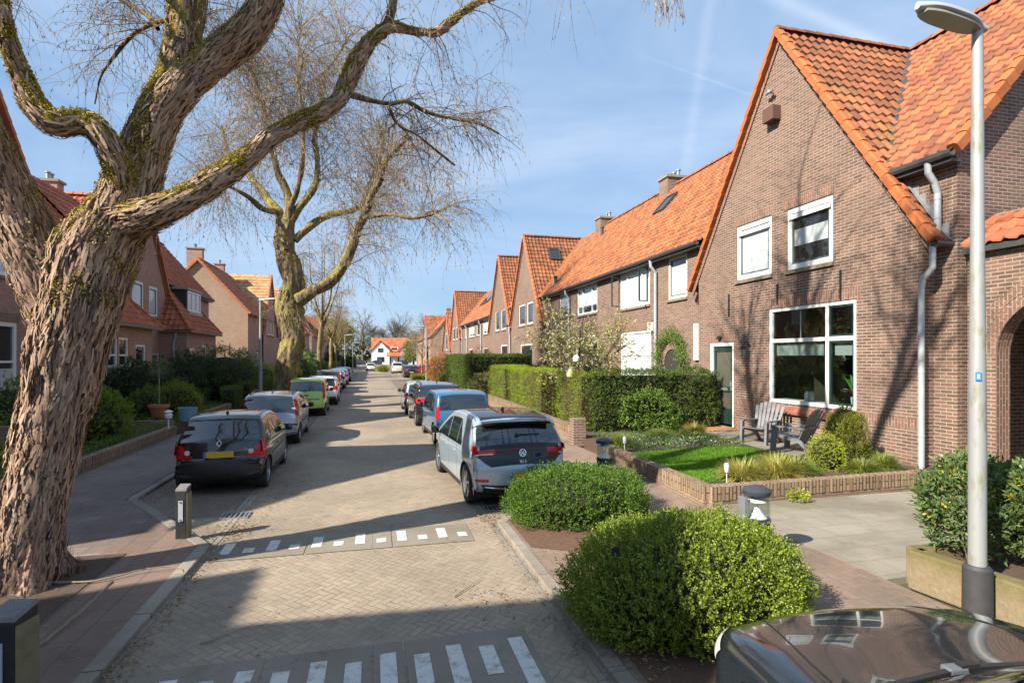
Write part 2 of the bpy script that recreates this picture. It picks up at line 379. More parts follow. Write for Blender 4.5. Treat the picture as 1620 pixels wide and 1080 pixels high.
RX, RZ, EZ = 15.5, 11.56, 6.6               # ridge and eaves of both terraces
SL = math.atan2(RZ-EZ, RX-11.05); LV = math.hypot(RZ-EZ, RX-11.05)
LOW = (14.2, 10.3)                            # lower ridge of the near left-hand terrace
USE_LOW = [True]
def ridge_of(s): return LOW if s < 0 and USE_LOW[0] else (RX, RZ)
def main_roof(s, y0, y1, seg=6, mat='tile_orange', w=.27, h=.37):
    """slope to the street; s=+1 the right-hand terrace, s=-1 the left-hand one"""
    if s > 0: return dict(O=(11.05, y1, EZ), U=(0, -1, 0), V=(math.cos(SL), 0, math.sin(SL)), lenU=y1-y0, lenV=LV, seg=seg, w=w, h=h)
    rx, rz = ridge_of(s); a = math.atan2(rz-EZ, rx-11.05)
    return dict(O=(-11.05, y0, EZ), U=(0, 1, 0), V=(-math.cos(a), 0, math.sin(a)), lenU=y1-y0, lenV=math.hypot(rz-EZ, rx-11.05), seg=seg, w=w, h=h)
def shell(parent, s, y0, y1, ends=(True, True), mat='brick', endmat=None):
    """rear slope, rear wall and end walls of a house, s=+1 right-hand side"""
    X = lambda v: s*v
    RX, RZ = ridge_of(s); mb = MB(); xb = 2*RX-11.3
    mb.poly([(X(xb), y0, 0), (X(xb), y1, 0), (X(xb), y1, EZ), (X(xb), y0, EZ)])
    mb.build('rear_wall', M[mat], parent)
    rb = MB(); rb.prism([(X(RX), y0, RZ), (X(xb+.3), y0, EZ-.1), (X(xb+.3), y0, EZ-.2), (X(RX), y0, RZ-.12)], (0, y1-y0, 0))
    rb.build('rear_roof', M['tile_red'], parent)
    for k, (e, y) in enumerate(zip(ends, (y0, y1))):
        if e:
            w = MB(); th = .2 if k == 0 else -.2
            w.prism([(X(11.305), y, 0), (X(xb), y, 0), (X(xb), y, EZ), (X(RX), y, RZ-.06), (X(11.305), y, EZ+.2)], (0, th, 0)); w.build('side_wall', M[endmat or mat], parent)
def ridge_caps(parent, a, b, mat='verge', r=.13):
    a = Vector(a); b = Vector(b); L = (b-a).length; n = max(1, int(L/.4)); d = (b-a)/n; mb = MB(); UV = []
    sx = d.normalized().cross(Vector((0, 0, 1))).normalized()
    for i in range(n):
        p = a+d*i; q = a+d*(i+1.08); k = 6
        V = []
        for c, rr in ((p, r*1.1), (q, r*.93)):
            for j in range(k+1):
                t = math.pi*j/k; V.append(c+sx*rr*math.cos(t)+Vector((0, 0, 1))*(rr*math.sin(t)-.03))
        F = [(j, j+1, k+1+j+1, k+1+j) for j in range(k)]+[tuple(range(k+1)), tuple(range(k+1, 2*k+2))[::-1]]
        mb.add(V, F); UV += [(i+.5, .5)]*sum(len(f) for f in F)
    return mesh_obj('ridge', mb.v, mb.f, M[mat], parent, True, UV, sharp=50)
# ------------------------------------------------------------------ houses
GD, GZ = 4.45, 4.85                          # half width and foot height of a steep front gable
def gable_specs(s, c, x0=10.86, x1=15.5, seg=6, w=.27, h=.37, both=True, gd=GD, gz=GZ, top=RZ):
    L = math.hypot(gd, top-gz); cy, sz = gd/L, (top-gz)/L; out = []
    out.append(dict(O=(s*x0, c-gd, gz), U=(s, 0, 0), V=(0, cy, sz), lenU=x1-x0, lenV=L, seg=seg, w=w, h=h))
    if both: out.append(dict(O=(s*x0, c+gd, gz), U=(s, 0, 0), V=(0, -cy, sz), lenU=x1-x0, lenV=L, seg=seg, w=w, h=h))
    return out
def gable_front(root, s, c, openings, ya=None, yb=None, mat='brick', x=11.0, verge='verge', zb=0.0, roofmat='tile_brown', seg=6, top=RZ, gz=GZ, gd=GD, tw=.27, th=.37):
    ya = c-4.12 if ya is None else ya; yb = c+4.12 if yb is None else yb
    sl = (top-gz)/gd; zt = lambda y: top-.10-abs(y-c)*sl
    wall_sheet(s*x, ya, yb, zb, [(ya, zt(ya)), (c, zt(c)), (yb, zt(yb))], openings, -s).build('gable_wall', M[mat], root)
    for y in (ya, yb):                       # returns of the projecting gable
        rt = MB(); q = [(s*x, y, zb), (s*(x+.32), y, zb), (s*(x+.32), y, zt(y)), (s*x, y, zt(y))]; rt.poly(q); rt.build('return_wall', M[mat], root)
    roof_obj('gable_roof', gable_specs(s, c, x-.14, x1=(14.5 if top < 10.5 else 17.4) if ridge_of(s) == LOW else 15.5, seg=seg, gd=gd, gz=gz, top=top, w=tw, h=th), M[roofmat], root)
    for q in (-1, 1):
        xv = s*(x-.09)
        verge_obj('verge_tiles', (xv, c+q*(gd+.02), gz+.03), (xv, c+q*.02, top+.05), M[verge], root, w=.2, h=.14, up=(0, q*.8, .6))
        mb = MB(); pr = [(s*(x-.045), c+q*(gd-.02), gz-.18), (s*(x-.045), c, top-.12), (s*(x-.045), c, top-.34), (s*(x-.045), c+q*(gd-.16), gz-.20)]
        mb.prism(pr, (s*.047, 0, 0)); mb.build('verge_brickwork', M['brick_soldier'], root)
    ridge_caps(root, (s*(x-.15), c, top+.03), (s*((14.5 if top < 10.5 else 17.4) if ridge_of(s) == LOW else 15.6), c, top+.03), 'verge' if roofmat != 'tile_brown' else 'tile_brown')
def anchor(root, x, y, z0, z1):
    mb = MB(); mb.box(x-.03, y-.018, z0, x+.002, y+.018, z1); mb.build('wall_anchor', M['black'], root)
def room(root, x0, x1, y0, y1, z0, z1, mat='room'):
    mb = MB()
    V = [(x0, y0, z0), (x1, y0, z0), (x1, y1, z0), (x0, y1, z0), (x0, y0, z1), (x1, y0, z1), (x1, y1, z1), (x0, y1, z1)]
    mb.add(V, [(0, 1, 2, 3), (4, 7, 6, 5), (0, 4, 5, 1), (1, 5, 6, 2), (2, 6, 7, 3)]); return mb.build('room', M[mat], root)
def arch_top(root, x, yc, r, z, s, w=.25):
    mb = MB(); n = 14
    for i in range(n):
        a0 = math.pi*i/n+.01; a1 = math.pi*(i+1)/n-.01
        P = [(x, yc+math.cos(a)*q, z+math.sin(a)*q) for a, q in ((a0, r), (a1, r), (a1, r+w), (a0, r+w))]; mb.prism(P, (s*.03, 0, 0))
    return mb
# ---- nearest house on the right, with the big front gable
HA = empty('gable_house', (11, 13.2, 0)); tag(HA, 'nearest brick house on the right with tall gable, big white window and dark green door', 'house', 'row houses along the street')
c = 13.2
ops = [(15.26, 16.50, .30, 2.96), (10.70, 13.66, 1.24, 3.87), (13.55, 15.12, 4.87, 6.55), (11.38, 12.95, 4.86, 6.53)]
gable_front(HA, 1, c, ops, 9.07, 17.2)
window(HA, 11, -1, 10.70, 13.66, 1.24, 3.87, vbars=(.30,), hbars=(.655,), sash={0, 1}, sill=None, glass='clear', fw=.09, rec=.02, barw=.10)
# roller blinds tucked up behind the big window
mb = MB(); mb.box(11.13, 11.8, 2.55, 11.15, 13.5, 2.86); mb.box(11.13, 10.86, 2.55, 11.15, 11.45, 2.86); mb.build('blind', M['blind'], HA)
mb = MB(); mb.box(11.125, 12.58, 2.9, 11.14, 12.61, 3.8); mb.build('glazing_bar', M['white'], HA)
mb = MB(); mb.prism([(10.90, 10.62, 1.03), (10.90, 13.76, 1.03), (11.05, 13.76, 1.235), (11.05, 10.62, 1.235)], (.0, 0, -.07)); mb.build('sill', M['sill_tile'], HA)
mb = MB(); mb.box(11.0, 10.62, .95, 10.94, 13.76, 1.0); mb.build('sill_course', M['sill_tile'], HA)
room(HA, 11.12, 14.8, 9.6, 14.6, .35, 3.95)
window(HA, 11, -1, 13.55, 15.12, 4.87, 6.55, sash='all', cover=(.1, .86), fw=.15, rec=.03)
window(HA, 11, -1, 11.38, 12.95, 4.86, 6.53, sash='all', cover=(.38, .68), fw=.15, rec=.03)
for a, b in ((11.45, 12.88), (13.62, 15.05)): mb = MB(); mb.box(10.975, a, 6.22, 10.99, b, 6.34); mb.build('vent_strip', M['white'], HA)
# front door
d = MB(); 
for q in ((15.26, 15.33, .3, 2.96), (16.36, 16.50, .3, 2.96), (15.33, 16.36, 2.86, 2.96)): d.box(10.99, q[0], q[2], 11.09, q[1], q[3])
dd = d.build('door_frame', M['white'], HA)
d = MB()
for q in ((15.34, 15.46, .36, 2.84), (16.22, 16.35, .36, 2.84), (15.46, 16.22, 2.68, 2.84), (15.46, 16.22, 1.38, 1.56), (15.46, 16.22, .36, .86)): d.box(11.03, q[0], q[2], 11.08, q[1], q[3])
door = d.build('door', M['green_dark'], HA)
d = MB(); d.box(11.05, 15.45, .85, 11.06, 16.23, 2.69); d.build('pane', glass_mat('door_glass', (.10, .095, .075), .12), door)
d = MB(); d.box(11.02, 15.62, 1.43, 11.035, 16.05, 1.53); d.build('letter_slot', M['zinc'], door)
d = MB(); d.lathe([(.0, 0), (.04, .0), (.04, .05), (0, .05)], 12, (11.0, 15.4, 1.62)); d.box(10.98, 15.38, 1.45, 11.03, 15.42, 1.75); d.build('handle', M['zinc'], door, smooth=True)
d = MB(); d.box(10.90, 15.2, .20, 11.1, 16.56, .30); d.build('threshold', M['stone'], HA)
d = MB(); d.box(10.99, 15.16, 2.965, 10.996+.05, 16.60, 3.33); d.build('lintel', M['brick_soldier'], HA)
d = MB(); d.lathe([(.02, 0), (.09, .02), (.10, .08), (.04, .12)], 10, (10.96, 15.95, 3.08)); d.build('door_lamp', M['black'], HA, smooth=True)
d = MB(); d.box(10.97, 16.68, 1.60, 11.0, 16.74, 1.80); d.build('doorbell', M['black'], HA)
for y, a, b in ((13.30, 4.0, 4.55), (11.13, 3.9, 4.62), (15.48, 3.8, 4.5)): anchor(HA, 10.985, y, a, b)
d = MB()                                      # soldier course band below window sills
d.box(10.994, 9.07, .98, 11.02, 10.58, 1.20); d.build('soldier_band', M['brick_soldier'], HA); d = MB(); d.box(10.994, 13.82, .98, 11.02, 15.1, 1.20); d.build('soldier_band', M['brick_soldier'], HA)
# main body behind the gable
wall_sheet(11.3, 8.6, 9.07, 0, [(8.6, 6.62), (9.07, 6.62)], [], -1).build('pier_wall', M['brick'], HA)
wall_sheet(11.3, 9.07, 10.6, 4.2, [(9.07, 6.62), (10.6, 6.62)], [], -1).build('upper_wall', M['brick'], HA)
wall_sheet(11.3, 15.8, 17.3, 4.2, [(15.8, 6.62), (17.3, 6.62)], [], -1).build('upper_wall', M['brick'], HA)
roof_obj('main_roof', [main_roof(1, 8.46, 17.3)], M['tile_salmon'], HA, 17)
shell(HA, 1, 8.6, 17.3, (True, False))
verge_obj('verge_tiles', (11.0, 8.47, EZ+.02), (RX, 8.47, RZ+.05), M['verge'], HA, w=.2, h=.18, up=(-.7, 0, .7))
mb = MB(); mb.prism([(11.2, 8.545, 6.35), (RX, 8.545, RZ-.28), (RX, 8.545, RZ-.06), (11.2, 8.545, 6.6)], (0, .05, 0)); mb.build('verge_brickwork', M['brick_soldier'], HA)
ridge_caps(HA, (RX, 8.4, RZ+.03), (RX, 17.3, RZ+.03), 'tile_salmon')
gutter(HA, (10.98, 8.45, 6.52), (10.98, 9.80, 6.52), .09)
mb = MB(); mb.box(11.0, 8.5, 6.36, 11.3, 9.7, 6.42); mb.build('soffit', M['gutter'], HA)
pipe(HA, [(10.98, 8.95, 6.45), (10.99, 8.95, 6.25), (11.12, 8.92, 6.05), (11.2, 8.92, 5.85), (11.2, 8.92, 4.75)], .065)
gutter(HA, (10.88, 8.72, 4.78), (11.42, 8.72, 4.78), .075)
pipe(HA, [(10.92, 8.80, 4.72), (10.92, 8.80, 4.3), (10.90, 8.98, 4.1), (10.90, 9.02, 3.9), (10.90, 9.02, .15)], .06)
ld = MB()                                     # stepped lead flashing where the gable roof meets the wall
for i in range(7):
    y = 8.75+i*.16; zr = lambda q: 4.85+(q-8.75)*1.508; ld.prism([(11.285, y, zr(y)-.05), (11.285, y+.16, zr(y+.16)-.05), (11.285, y+.16, zr(y+.16)+.12), (11.285, y, zr(y+.16)+.12)], (.01, 0, 0))
ld.beam((11.26, 8.70, 4.86), (11.26, 9.82, 6.55), .09, .02, (0, -.8, .6)); ld.build('flashing', M['lead'], HA)
va = MB(); a = Vector((11.1, 10.05, 6.75)); b = Vector((15.5, 13.15, 11.62)); va.beam(a, b, .13, .03, (-.6, -.7, .6)); va.build('valley', M['gutter'], HA)
mb = MB(); mb.box(10.74, 13.18, 9.12, 11.0, 13.62, 9.50); tag(mb.build('bird_box', simple('bird_box_wood', (.12, .06, .045), .8), None), 'small brown wooden nest box fixed high on the nearest brick gable', 'nest box')
cam_ = MB(); cam_.tube([(11.0, 13.45, 9.95), (10.86, 13.45, 9.95)], .02, 8); cam_.lathe([(0, -.06), (.06, -.05), (.065, .04), (0, .06)], 10, (10.83, 13.45, 9.98)); cam_.box(10.80, 13.3, 9.93, 10.86, 13.6, 9.99)
tag(cam_.build('floodlight', M['zinc'], None, smooth=True), 'small grey floodlight on the nearest gable above the nest box', 'lamp')
# ---- archway wall with tiled coping, right edge of the photo
AW = empty('archway_building', (11.45, 6.5, 0)); tag(AW, 'brick passage wall with round arch under a lean-to tile roof at the right edge', 'archway')
mb = MB(); yc, r, zs = 6.95, 1.05, 2.55; x = 11.45
n = 24; arc = [(yc+r*math.cos(math.pi*i/n), zs+r*math.sin(math.pi*i/n)) for i in range(n+1)]
mb.poly([(x, 8.52, 0), (x, yc+r, 0), (x, yc+r, 4.6), (x, 8.52, 4.6)]); mb.poly([(x, yc-r, 0), (x, 2.2, 0), (x, 2.2, 4.6), (x, yc-r, 4.6)])
for (y0, z0), (y1, z1) in zip(arc, arc[1:]): mb.poly([(x, y0, z0), (x, y1, z1), (x, y1, 4.6), (x, y0, 4.6)])
mb.build('arch_wall', M['brick'], AW)
mb = MB()
pth = [(yc+r, 0)]+arc+[(yc-r, 0)]
for (y0, z0), (y1, z1) in zip(pth, pth[1:]): mb.poly([(x, y0, z0), (x+.36, y0, z0), (x+.36, y1, z1), (x, y1, z1)])
mb.build('arch_reveal', M['brick_soldier'], AW)
for k, (ra, rb) in enumerate(((r, r+.20), (r+.215, r+.415))):
    mb = MB(); nb = 40
    for i in range(nb):
        a0 = math.pi*i/nb+.006; a1 = math.pi*(i+1)/nb-.006
        mb.prism([(x-.006-.004*k, yc+math.cos(a)*q, zs+math.sin(a)*q) for a, q in ((a0, ra), (a1, ra), (a1, rb), (a0, rb))], (.04, 0, 0))
    mb.build('arch_ring', M['brick_soldier'], AW)
mb = MB(); mb.add([(x+.36, 8.5, 0), (16, 8.5, 0), (16, 5.2, 0), (x+.36, 5.2, 0), (x+.36, 8.5, 4.3), (16, 8.5, 4.3), (16, 5.2, 4.3), (x+.36, 5.2, 4.3)], [(0, 1, 5, 4), (1, 2, 6, 5), (2, 3, 7, 6), (4, 5, 6, 7)])
mb.build('passage', M['brick'], AW)
roof_obj('lean_to_roof', [dict(O=(11.28, 8.5, 4.68), U=(0, -1, 0), V=(.80, 0, .6), lenU=6.2, lenV=1.15)], M['tile_red'], AW)
mb = MB(); mb.box(11.3, 2.3, 4.52, 11.46, 8.5, 4.6); mb.box(11.30, 2.3, 4.60, 12.3, 8.5, 4.64); mb.build('eaves_board', M['gutter'], AW)
mb = MB(); mb.box(12.15, 2.3, 4.6, 12.3, 8.5, 5.4); mb.build('back_wall', M['brick'], AW)
# ---- terraced houses between the gables, right side
def mid_house(s, y0, y1, label, near=True, flip=False, wins=None, pipes=(), seg=6, mat='tile_orange', brick='brick', skylights=(), chim=None, tw=.27, th=.37, ends=(False, False), roofz=0):
    root = empty('terraced_house', (s*11.3, (y0+y1)/2, 0)); tag(root, label, 'house', 'row houses along the street')
    wins = wins or []
    wall_sheet(s*11.3, y0, y1, 0, [(y0, 6.62), (y1, 6.62)], [w['o'] for w in wins], -s).build('front_wall', M[brick], root)
    for w in wins:
        k = {a: b for a, b in w.items() if a != 'o'}; window(root, s*11.3, -s, *w['o'], **k)
    roof_obj('roof', [main_roof(s, y0, y1, seg, w=tw*.82, h=th*.82)], M[mat], root, int(y0)); shell(root, s, y0, y1, ends, brick)
    gutter(root, (s*10.98, y0, 6.52), (s*10.98, y1, 6.52), .09)
    mb = MB(); mb.box(s*11.0, y0, 6.36, s*11.3, y1, 6.42); mb.build('soffit', M['gutter'], root)
    q_ = ridge_of(s); ridge_caps(root, (s*q_[0], y0, q_[1]+.03), (s*q_[0], y1, q_[1]+.03), 'tile_orange')
    for y in pipes: pipe(root, [(s*10.98, y, 6.45), (s*11.0, y, 6.2), (s*11.2, y-.02, 5.95), (s*11.2, y-.02, 5.7), (s*11.2, y-.02, .1)], .065)
    for yy, f in skylights:
        px_ = 11.05+math.cos(SL)*LV*f; pz = EZ+math.sin(SL)*LV*f; vx = Vector((s*math.cos(SL), 0, math.sin(SL))); nn = Vector((-s*math.sin(SL), 0, math.cos(SL)))
        o = Vector((s*px_, yy, pz))+nn*.05; mb = MB()
        for a, b, cc, dd_ in ((-.5, .5, -.08, 0), (-.5, .5, 1.1, 1.18), (-.5, -.42, 0, 1.1), (.42, .5, 0, 1.1)):
            P = [o+Vector((0, u, 0))+vx*v for u, v in ((a, cc), (b, cc), (b, dd_), (a, dd_))]; mb.prism(P, nn*.1)
        k = mb.build('skylight', M['gutter'], root); P = [o+nn*.05+Vector((0, u, 0))+vx*v for u, v in ((-.42, 0), (.42, 0), (.42, 1.1), (-.42, 1.1))]
        g = MB(); g.prism(P, nn*.02); g.build('pane', M['glass'], k)
    if chim is not None: chimney(root, s*(ridge_of(s)[0]+.15), chim, ridge_of(s)[1], h=.34, w=1.5, d=.9)
    return root
w1 = dict(fw=.11, rec=.03)
H2 = mid_house(1, 17.3, 26.6, 'orange tiled terraced house with open casements and ivy clad porch beside the big gable', wins=[
    dict(o=(18.43, 19.80, 4.75, 6.38), sash='all', cover=(.05, .8), **w1), dict(o=(21.29, 24.26, 4.74, 6.36), vbars=(.26, .74), cover=(.05, .95), **w1),
    dict(o=(21.18, 24.12, .95, 3.66), vbars=(.78,), hbars=(.62,), cover=(.04, .97), **w1)], pipes=(20.65,), skylights=((25.0, .62),), chim=26.6)
# open casements of the first floor window
for yh, dy in ((21.40, -.08), (24.15, -.05)):
    mb = MB()
    for z in (4.86, 6.22): mb.box(10.86, yh-.02, z, 11.26, yh+.02, z+.05)
    mb.box(10.84, yh-.02, 4.91, 10.90, yh+.02, 6.22); mb.box(11.21, yh-.02, 4.91, 11.26, yh+.02, 6.22)
    cs = mb.build('casement', M['green_dark'], H2)
# arched porch niche as a flat dark sheet, its shade in the colour
mb = MB(); yc_, r_ = 19.4, .62
mb.prism([(11.28, yc_+r_*math.cos(math.pi*i/16), 2.2+r_*math.sin(math.pi*i/16)) for i in range(17)]+[(11.28, yc_-r_, .2), (11.28, yc_+r_, .2)], (-.003, 0, 0)); mb.build('porch_dark_sheet', M['dark'], H2)
arch_top(H2, 11.27, yc_, r_, 2.2, -1).build('porch_arch', M['brick_soldier'], H2)
mb = MB(); mb.box(11.2, 17.6, 2.4, 11.31, 17.85, 3.7); mb.build('meter_strip', M['white'], H2)
mb = MB(); mb.box(11.1, 21.0, 3.6, 11.3, 21.14, 3.95); mb.build('wall_box', M['white'], H2)
H3 = mid_house(1, 26.6, 35.8, 'orange tiled terraced house behind the magnolia, adjoining the second brick gable', wins=[
    dict(o=(26.95, 29.86, 4.85, 6.36), vbars=(.27, .73), cover=(.3, .8), **w1), dict(o=(31.45, 32.86, 4.95, 6.36), sash='all', cover=(.45, .9), **w1), dict(o=(26.9, 29.9, 1.0, 3.6), vbars=(.3,), hbars=(.62,), **w1),
    dict(o=(31.3, 32.4, .3, 3.1), hbars=(.7,), sill=None, **w1)], pipes=(31.0,), chim=35.4)
for yv, f in ((33.5, .75), (34.6, .12)):
    px_ = 11.05+math.cos(SL)*LV*f; pz = EZ+math.sin(SL)*LV*f; mb = MB(); mb.lathe([(.10, -.2), (.10, .5), (.13, .52), (.13, .6), (.05, .63)], 12, (px_, yv, pz)); mb.build('roof_vent', M['gutter'], H3, smooth=True)
def gable_house(s, c, label, ops, mat='brick', roofmat='tile_brown', seg=4, half=4.3, verge='verge_red', wk=None, top=RZ, gz=GZ, ends=(False, False), main=True, tw=.27, th=.37, mainmat='tile_orange'):
    root = empty('gable_house', (s*11, c, 0)); tag(root, label, 'house', 'row houses along the street')
    gable_front(root, s, c, ops, mat=mat, roofmat=roofmat, seg=seg, verge=verge, top=top, gz=gz, tw=tw, th=th)
    for i, o in enumerate(ops): window(root, s*11, -s, *o, **(wk[i] if wk else dict(fw=.12, sash='all', rec=.03)))
    for a, b in ((c-half, c-2.7), (c+2.7, c+half)): wall_sheet(s*11.3, a, b, 4.0, [(a, 6.62), (b, 6.62)], [], -s).build('upper_wall', M[mat], root)
    if main: roof_obj('main_roof', [main_roof(s, c-half, c+half, 2, w=.3, h=.4, mat=mainmat)], M[mainmat], root, int(c)); shell(root, s, c-half, c+half, ends, mat)
    return root
H4 = gable_house(1, 40.1, 'second steep brick gable on the right, with a rooflight in its tiled slope', [(39.95, 41.75, 4.9, 6.5), (37.85, 39.40, 4.9, 6.5), (38.0, 41.3, 1.0, 3.5)])
# rooflight on its near slope
def slope_light(root, s, c, x, f):
    L = math.hypot(GD, RZ-GZ); v = Vector((0, GD/L, (RZ-GZ)/L)); n_ = Vector((0, -(RZ-GZ)/L, GD/L)); o = Vector((s*x, c-GD, GZ))+v*(L*f)+n_*.06; mb = MB()
    for a, b, cc, dd_ in ((-.42, .42, -.08, 0), (-.42, .42, .9, .98), (-.42, -.34, 0, .9), (.34, .42, 0, .9)): mb.prism([o+Vector((u, 0, 0))+v*w_ for u, w_ in ((a, cc), (b, cc), (b, dd_), (a, dd_))], n_*.1)
    k = mb.build('rooflight', M['gutter'], root); g = MB(); g.prism([o+n_*.04+Vector((u, 0, 0))+v*w_ for u, w_ in ((-.34, 0), (.34, 0), (.34, .9), (-.34, .9))], n_*.02); g.build('pane', M['glass'], k)
slope_light(H4, 1, 40.1, 13.0, .72)
gutter(H4, (10.6, 44.4, 5.1), (11.0, 44.4, 5.1)); pipe(H4, [(10.85, 44.35, 5.0), (10.85, 44.35, 4.6), (10.9, 44.38, 4.4), (10.9, 44.38, .1)], .07)
H5 = gable_house(1, 48.75, 'third steep brick gable on the right, just beyond the one with the rooflight', [(48.7, 50.3, 4.9, 6.7), (46.2, 47.9, 4.9, 6.7), (45.7, 48.0, 1.2, 3.6)])
H6 = mid_house(1, 53.1, 62.6, 'orange tiled terraced house just beyond the third brick gable', wins=[dict(o=(54.4, 57.7, 4.9, 6.38), vbars=(.5,), cover=(.2, .9), **w1), dict(o=(59.8, 61.6, 4.9, 6.38), **w1), dict(o=(55.0, 58.0, 1, 3.5), hbars=(.6,), **w1)], pipes=(58.6,), seg=2, tw=.3, th=.4)
H7 = mid_house(1, 62.6, 72.0, 'orange tiled terraced house with solar panels on its roof', wins=[dict(o=(62.9, 66.5, 4.9, 6.38), vbars=(.5,), cover=(.2, .9), **w1), dict(o=(68.1, 69.6, 4.9, 6.38), **w1), dict(o=(64.0, 67.0, 1, 3.5), hbars=(.6,), **w1)], pipes=(67.6, 71.5), seg=2, tw=.3, th=.4)
mb = MB(); f0, f1 = .45, .85; P = [(11.05+math.cos(SL)*LV*f-.06, y, EZ+math.sin(SL)*LV*f+.12) for f, y in ((f0, 64.2), (f1, 64.2), (f1, 68.8), (f0, 68.8))]; mb.prism(P, (-.04, 0, .05)); mb.build('solar_panel', M['glass'], H7)
H8 = gable_house(1, 76.3, 'brick gable house with a dark tiled near slope, fourth steep gable on the right', [(76.6, 78.4, 4.9, 6.6), (73.9, 75.6, 4.9, 6.6)], seg=3, tw=.32, th=.42)
H9 = gable_house(1, 85.6, 'lower brick gable house beyond the fourth steep gable on the right', [(84.6, 86.6, 3.6, 6.2)], seg=3, top=9.3, gz=3.4, tw=.32, th=.42, main=False, roofmat='tile_red')
mb = MB(); mb.box(13, 81, 0, 19, 90, 5.5); mb.build('body', M['brick'], H9)
def end_block(s, y0, y1, label, gables=(), endmat='brick_pale', mat='tile_orange', seg=2, gseg=2, groof='tile_mossy', wins=(), brick='brick_left', tw=.3, th=.4):
    root = empty('end_house', (s*11.3, y0, 0)); tag(root, label, 'house', 'row houses along the street')
    wall_sheet(s*11.3, y0, y1, 0, [(y0, 6.62), (y1, 6.62)], list(wins), -s).build('front_wall', M[brick], root)
    for o in wins: window(root, s*11.3, -s, *o, **w1)
    roof_obj('roof', [main_roof(s, y0-.12, y1, seg, w=tw, h=th)], M[mat], root, int(y0)); shell(root, s, y0, y1, (True, True), brick, endmat)
    verge_obj('verge_tiles', (s*11.0, y0-.12, EZ+.02), (s*RX, y0-.12, RZ+.05), M['verge_red'], root, w=.22, h=.2, up=(-s*.7, 0, .7))
    verge_obj('verge_tiles', (s*(2*RX-11.0), y0-.12, EZ+.02), (s*RX, y0-.12, RZ+.05), M['verge_red'], root, w=.22, h=.2, up=(s*.7, 0, .7))
    gutter(root, (s*10.98, y0-.1, 6.52), (s*10.98, y1, 6.52), .09)
    ridge_caps(root, (s*RX, y0-.1, RZ+.03), (s*RX, y1, RZ+.03), 'verge_red')
    for gc in gables:
        sl = (RZ-GZ)/GD; zt = lambda y: RZ-.1-abs(y-gc)*sl
        wall_sheet(s*11.0, gc-4.1, gc+4.1, 0, [(gc-4.1, zt(gc-4.1)), (gc, zt(gc)), (gc+4.1, zt(gc+4.1))], [], -s).build('gable_wall', M[brick], root)
        roof_obj('gable_roof', gable_specs(s, gc, 10.86, seg=gseg, w=tw, h=th), M[groof], root, 5)
        for q in (-1, 1): verge_obj('verge_tiles', (s*10.9, gc+q*GD, GZ+.03), (s*10.9, gc, RZ+.05), M['verge_red'], root, w=.2, h=.14, up=(0, q*.8, .6))
        for o in ((gc+.3, gc+1.9, 4.9, 6.5), (gc-1.9, gc-.3, 4.9, 6.5)): window(root, s*11.0+s*(-.06), -s, *o, lintel=False, **w1)
    return root
H10 = end_block(1, 113, 150, 'far right end house with pale side wall and orange roof, behind a street lamp', gables=(121.5,), groof='tile_orange')
chimney(H10, 15.5, 117, RZ)
# ---- left-hand terrace
def lwin(o, **k): d = dict(o=o, fw=.11, rec=.03); d.update(k); return d
L0 = gable_house(-1, -1.4, 'unseen brick gable house left of the camera, shaped for its shadow', [], mat='brick_left', seg=1, tw=.5, th=.6, half=2.8, top=11.9)  # outside the view, added for its shadow; gable height shades the near bush
L0b_ = lambda: mid_house(-1, 2.9, 5.1, 'narrow brick house on the left just behind the big tree', seg=1, tw=.5, th=.6, brick='brick_left', mat='tile_red')
L1 = gable_house(-1, 9.4, 'brick gable house hidden on the left side of the big tree trunk', [], mat='brick_left', seg=1, tw=.5, th=.6, half=4.3)
L1b = mid_house(-1, 13.7, 15.2, 'narrow brick link house left of the big tree', seg=1, tw=.5, th=.6, brick='brick_left', mat='tile_red')
L2 = gable_house(-1, 19.5, 'brick gable house seen at the left edge behind the big tree trunk', [(19.2, 20.80, 5.0, 5.95), (19.3, 21.05, .5, 3.6), (21.9, 22.6, 1.8, 3.5)], mat='brick_left', seg=4, half=4.3, verge='verge_red', roofmat='tile_red', mainmat='tile_red',
    top=10.9, wk=[dict(fw=.12, rec=.03, cover=(.1, .85)), dict(fw=.14, rec=.03, hbars=(.6,), cover=(.03, .55)), dict(fw=.12, rec=.03)])
anchor(L2, -10.985, 21.6, 3.9, 4.9)
L2b = mid_house(-1, 23.8, 26.7, 'narrow brick house between two gables behind the big tree', seg=4, brick='brick_left', mat='tile_red', chim=None)
L3 = gable_house(-1, 31.4, 'left brick gable house with two upper windows and hipped porch, beside the big trunk', [(29.75, 31.15, 4.55, 6.2), (31.82, 33.0, 4.6, 6.15), (29.75, 31.1, .3, 3.35), (32.25, 33.2, 1.8, 2.7)], mat='brick_left', seg=4, half=4.3, verge='verge_red', roofmat='tile_red', mainmat='tile_red',
    top=10.4, gz=3.6, wk=[dict(fw=.13, rec=.03, sash='all', cover=(.1, .9), lintel=False), dict(fw=.13, rec=.03, sash='all', cover=(.1, .9), lintel=False), dict(fw=.12, rec=.03, hbars=(.68,), cover=(.03, .65), lintel=False), dict(fw=.08, rec=.03, lintel=False)])
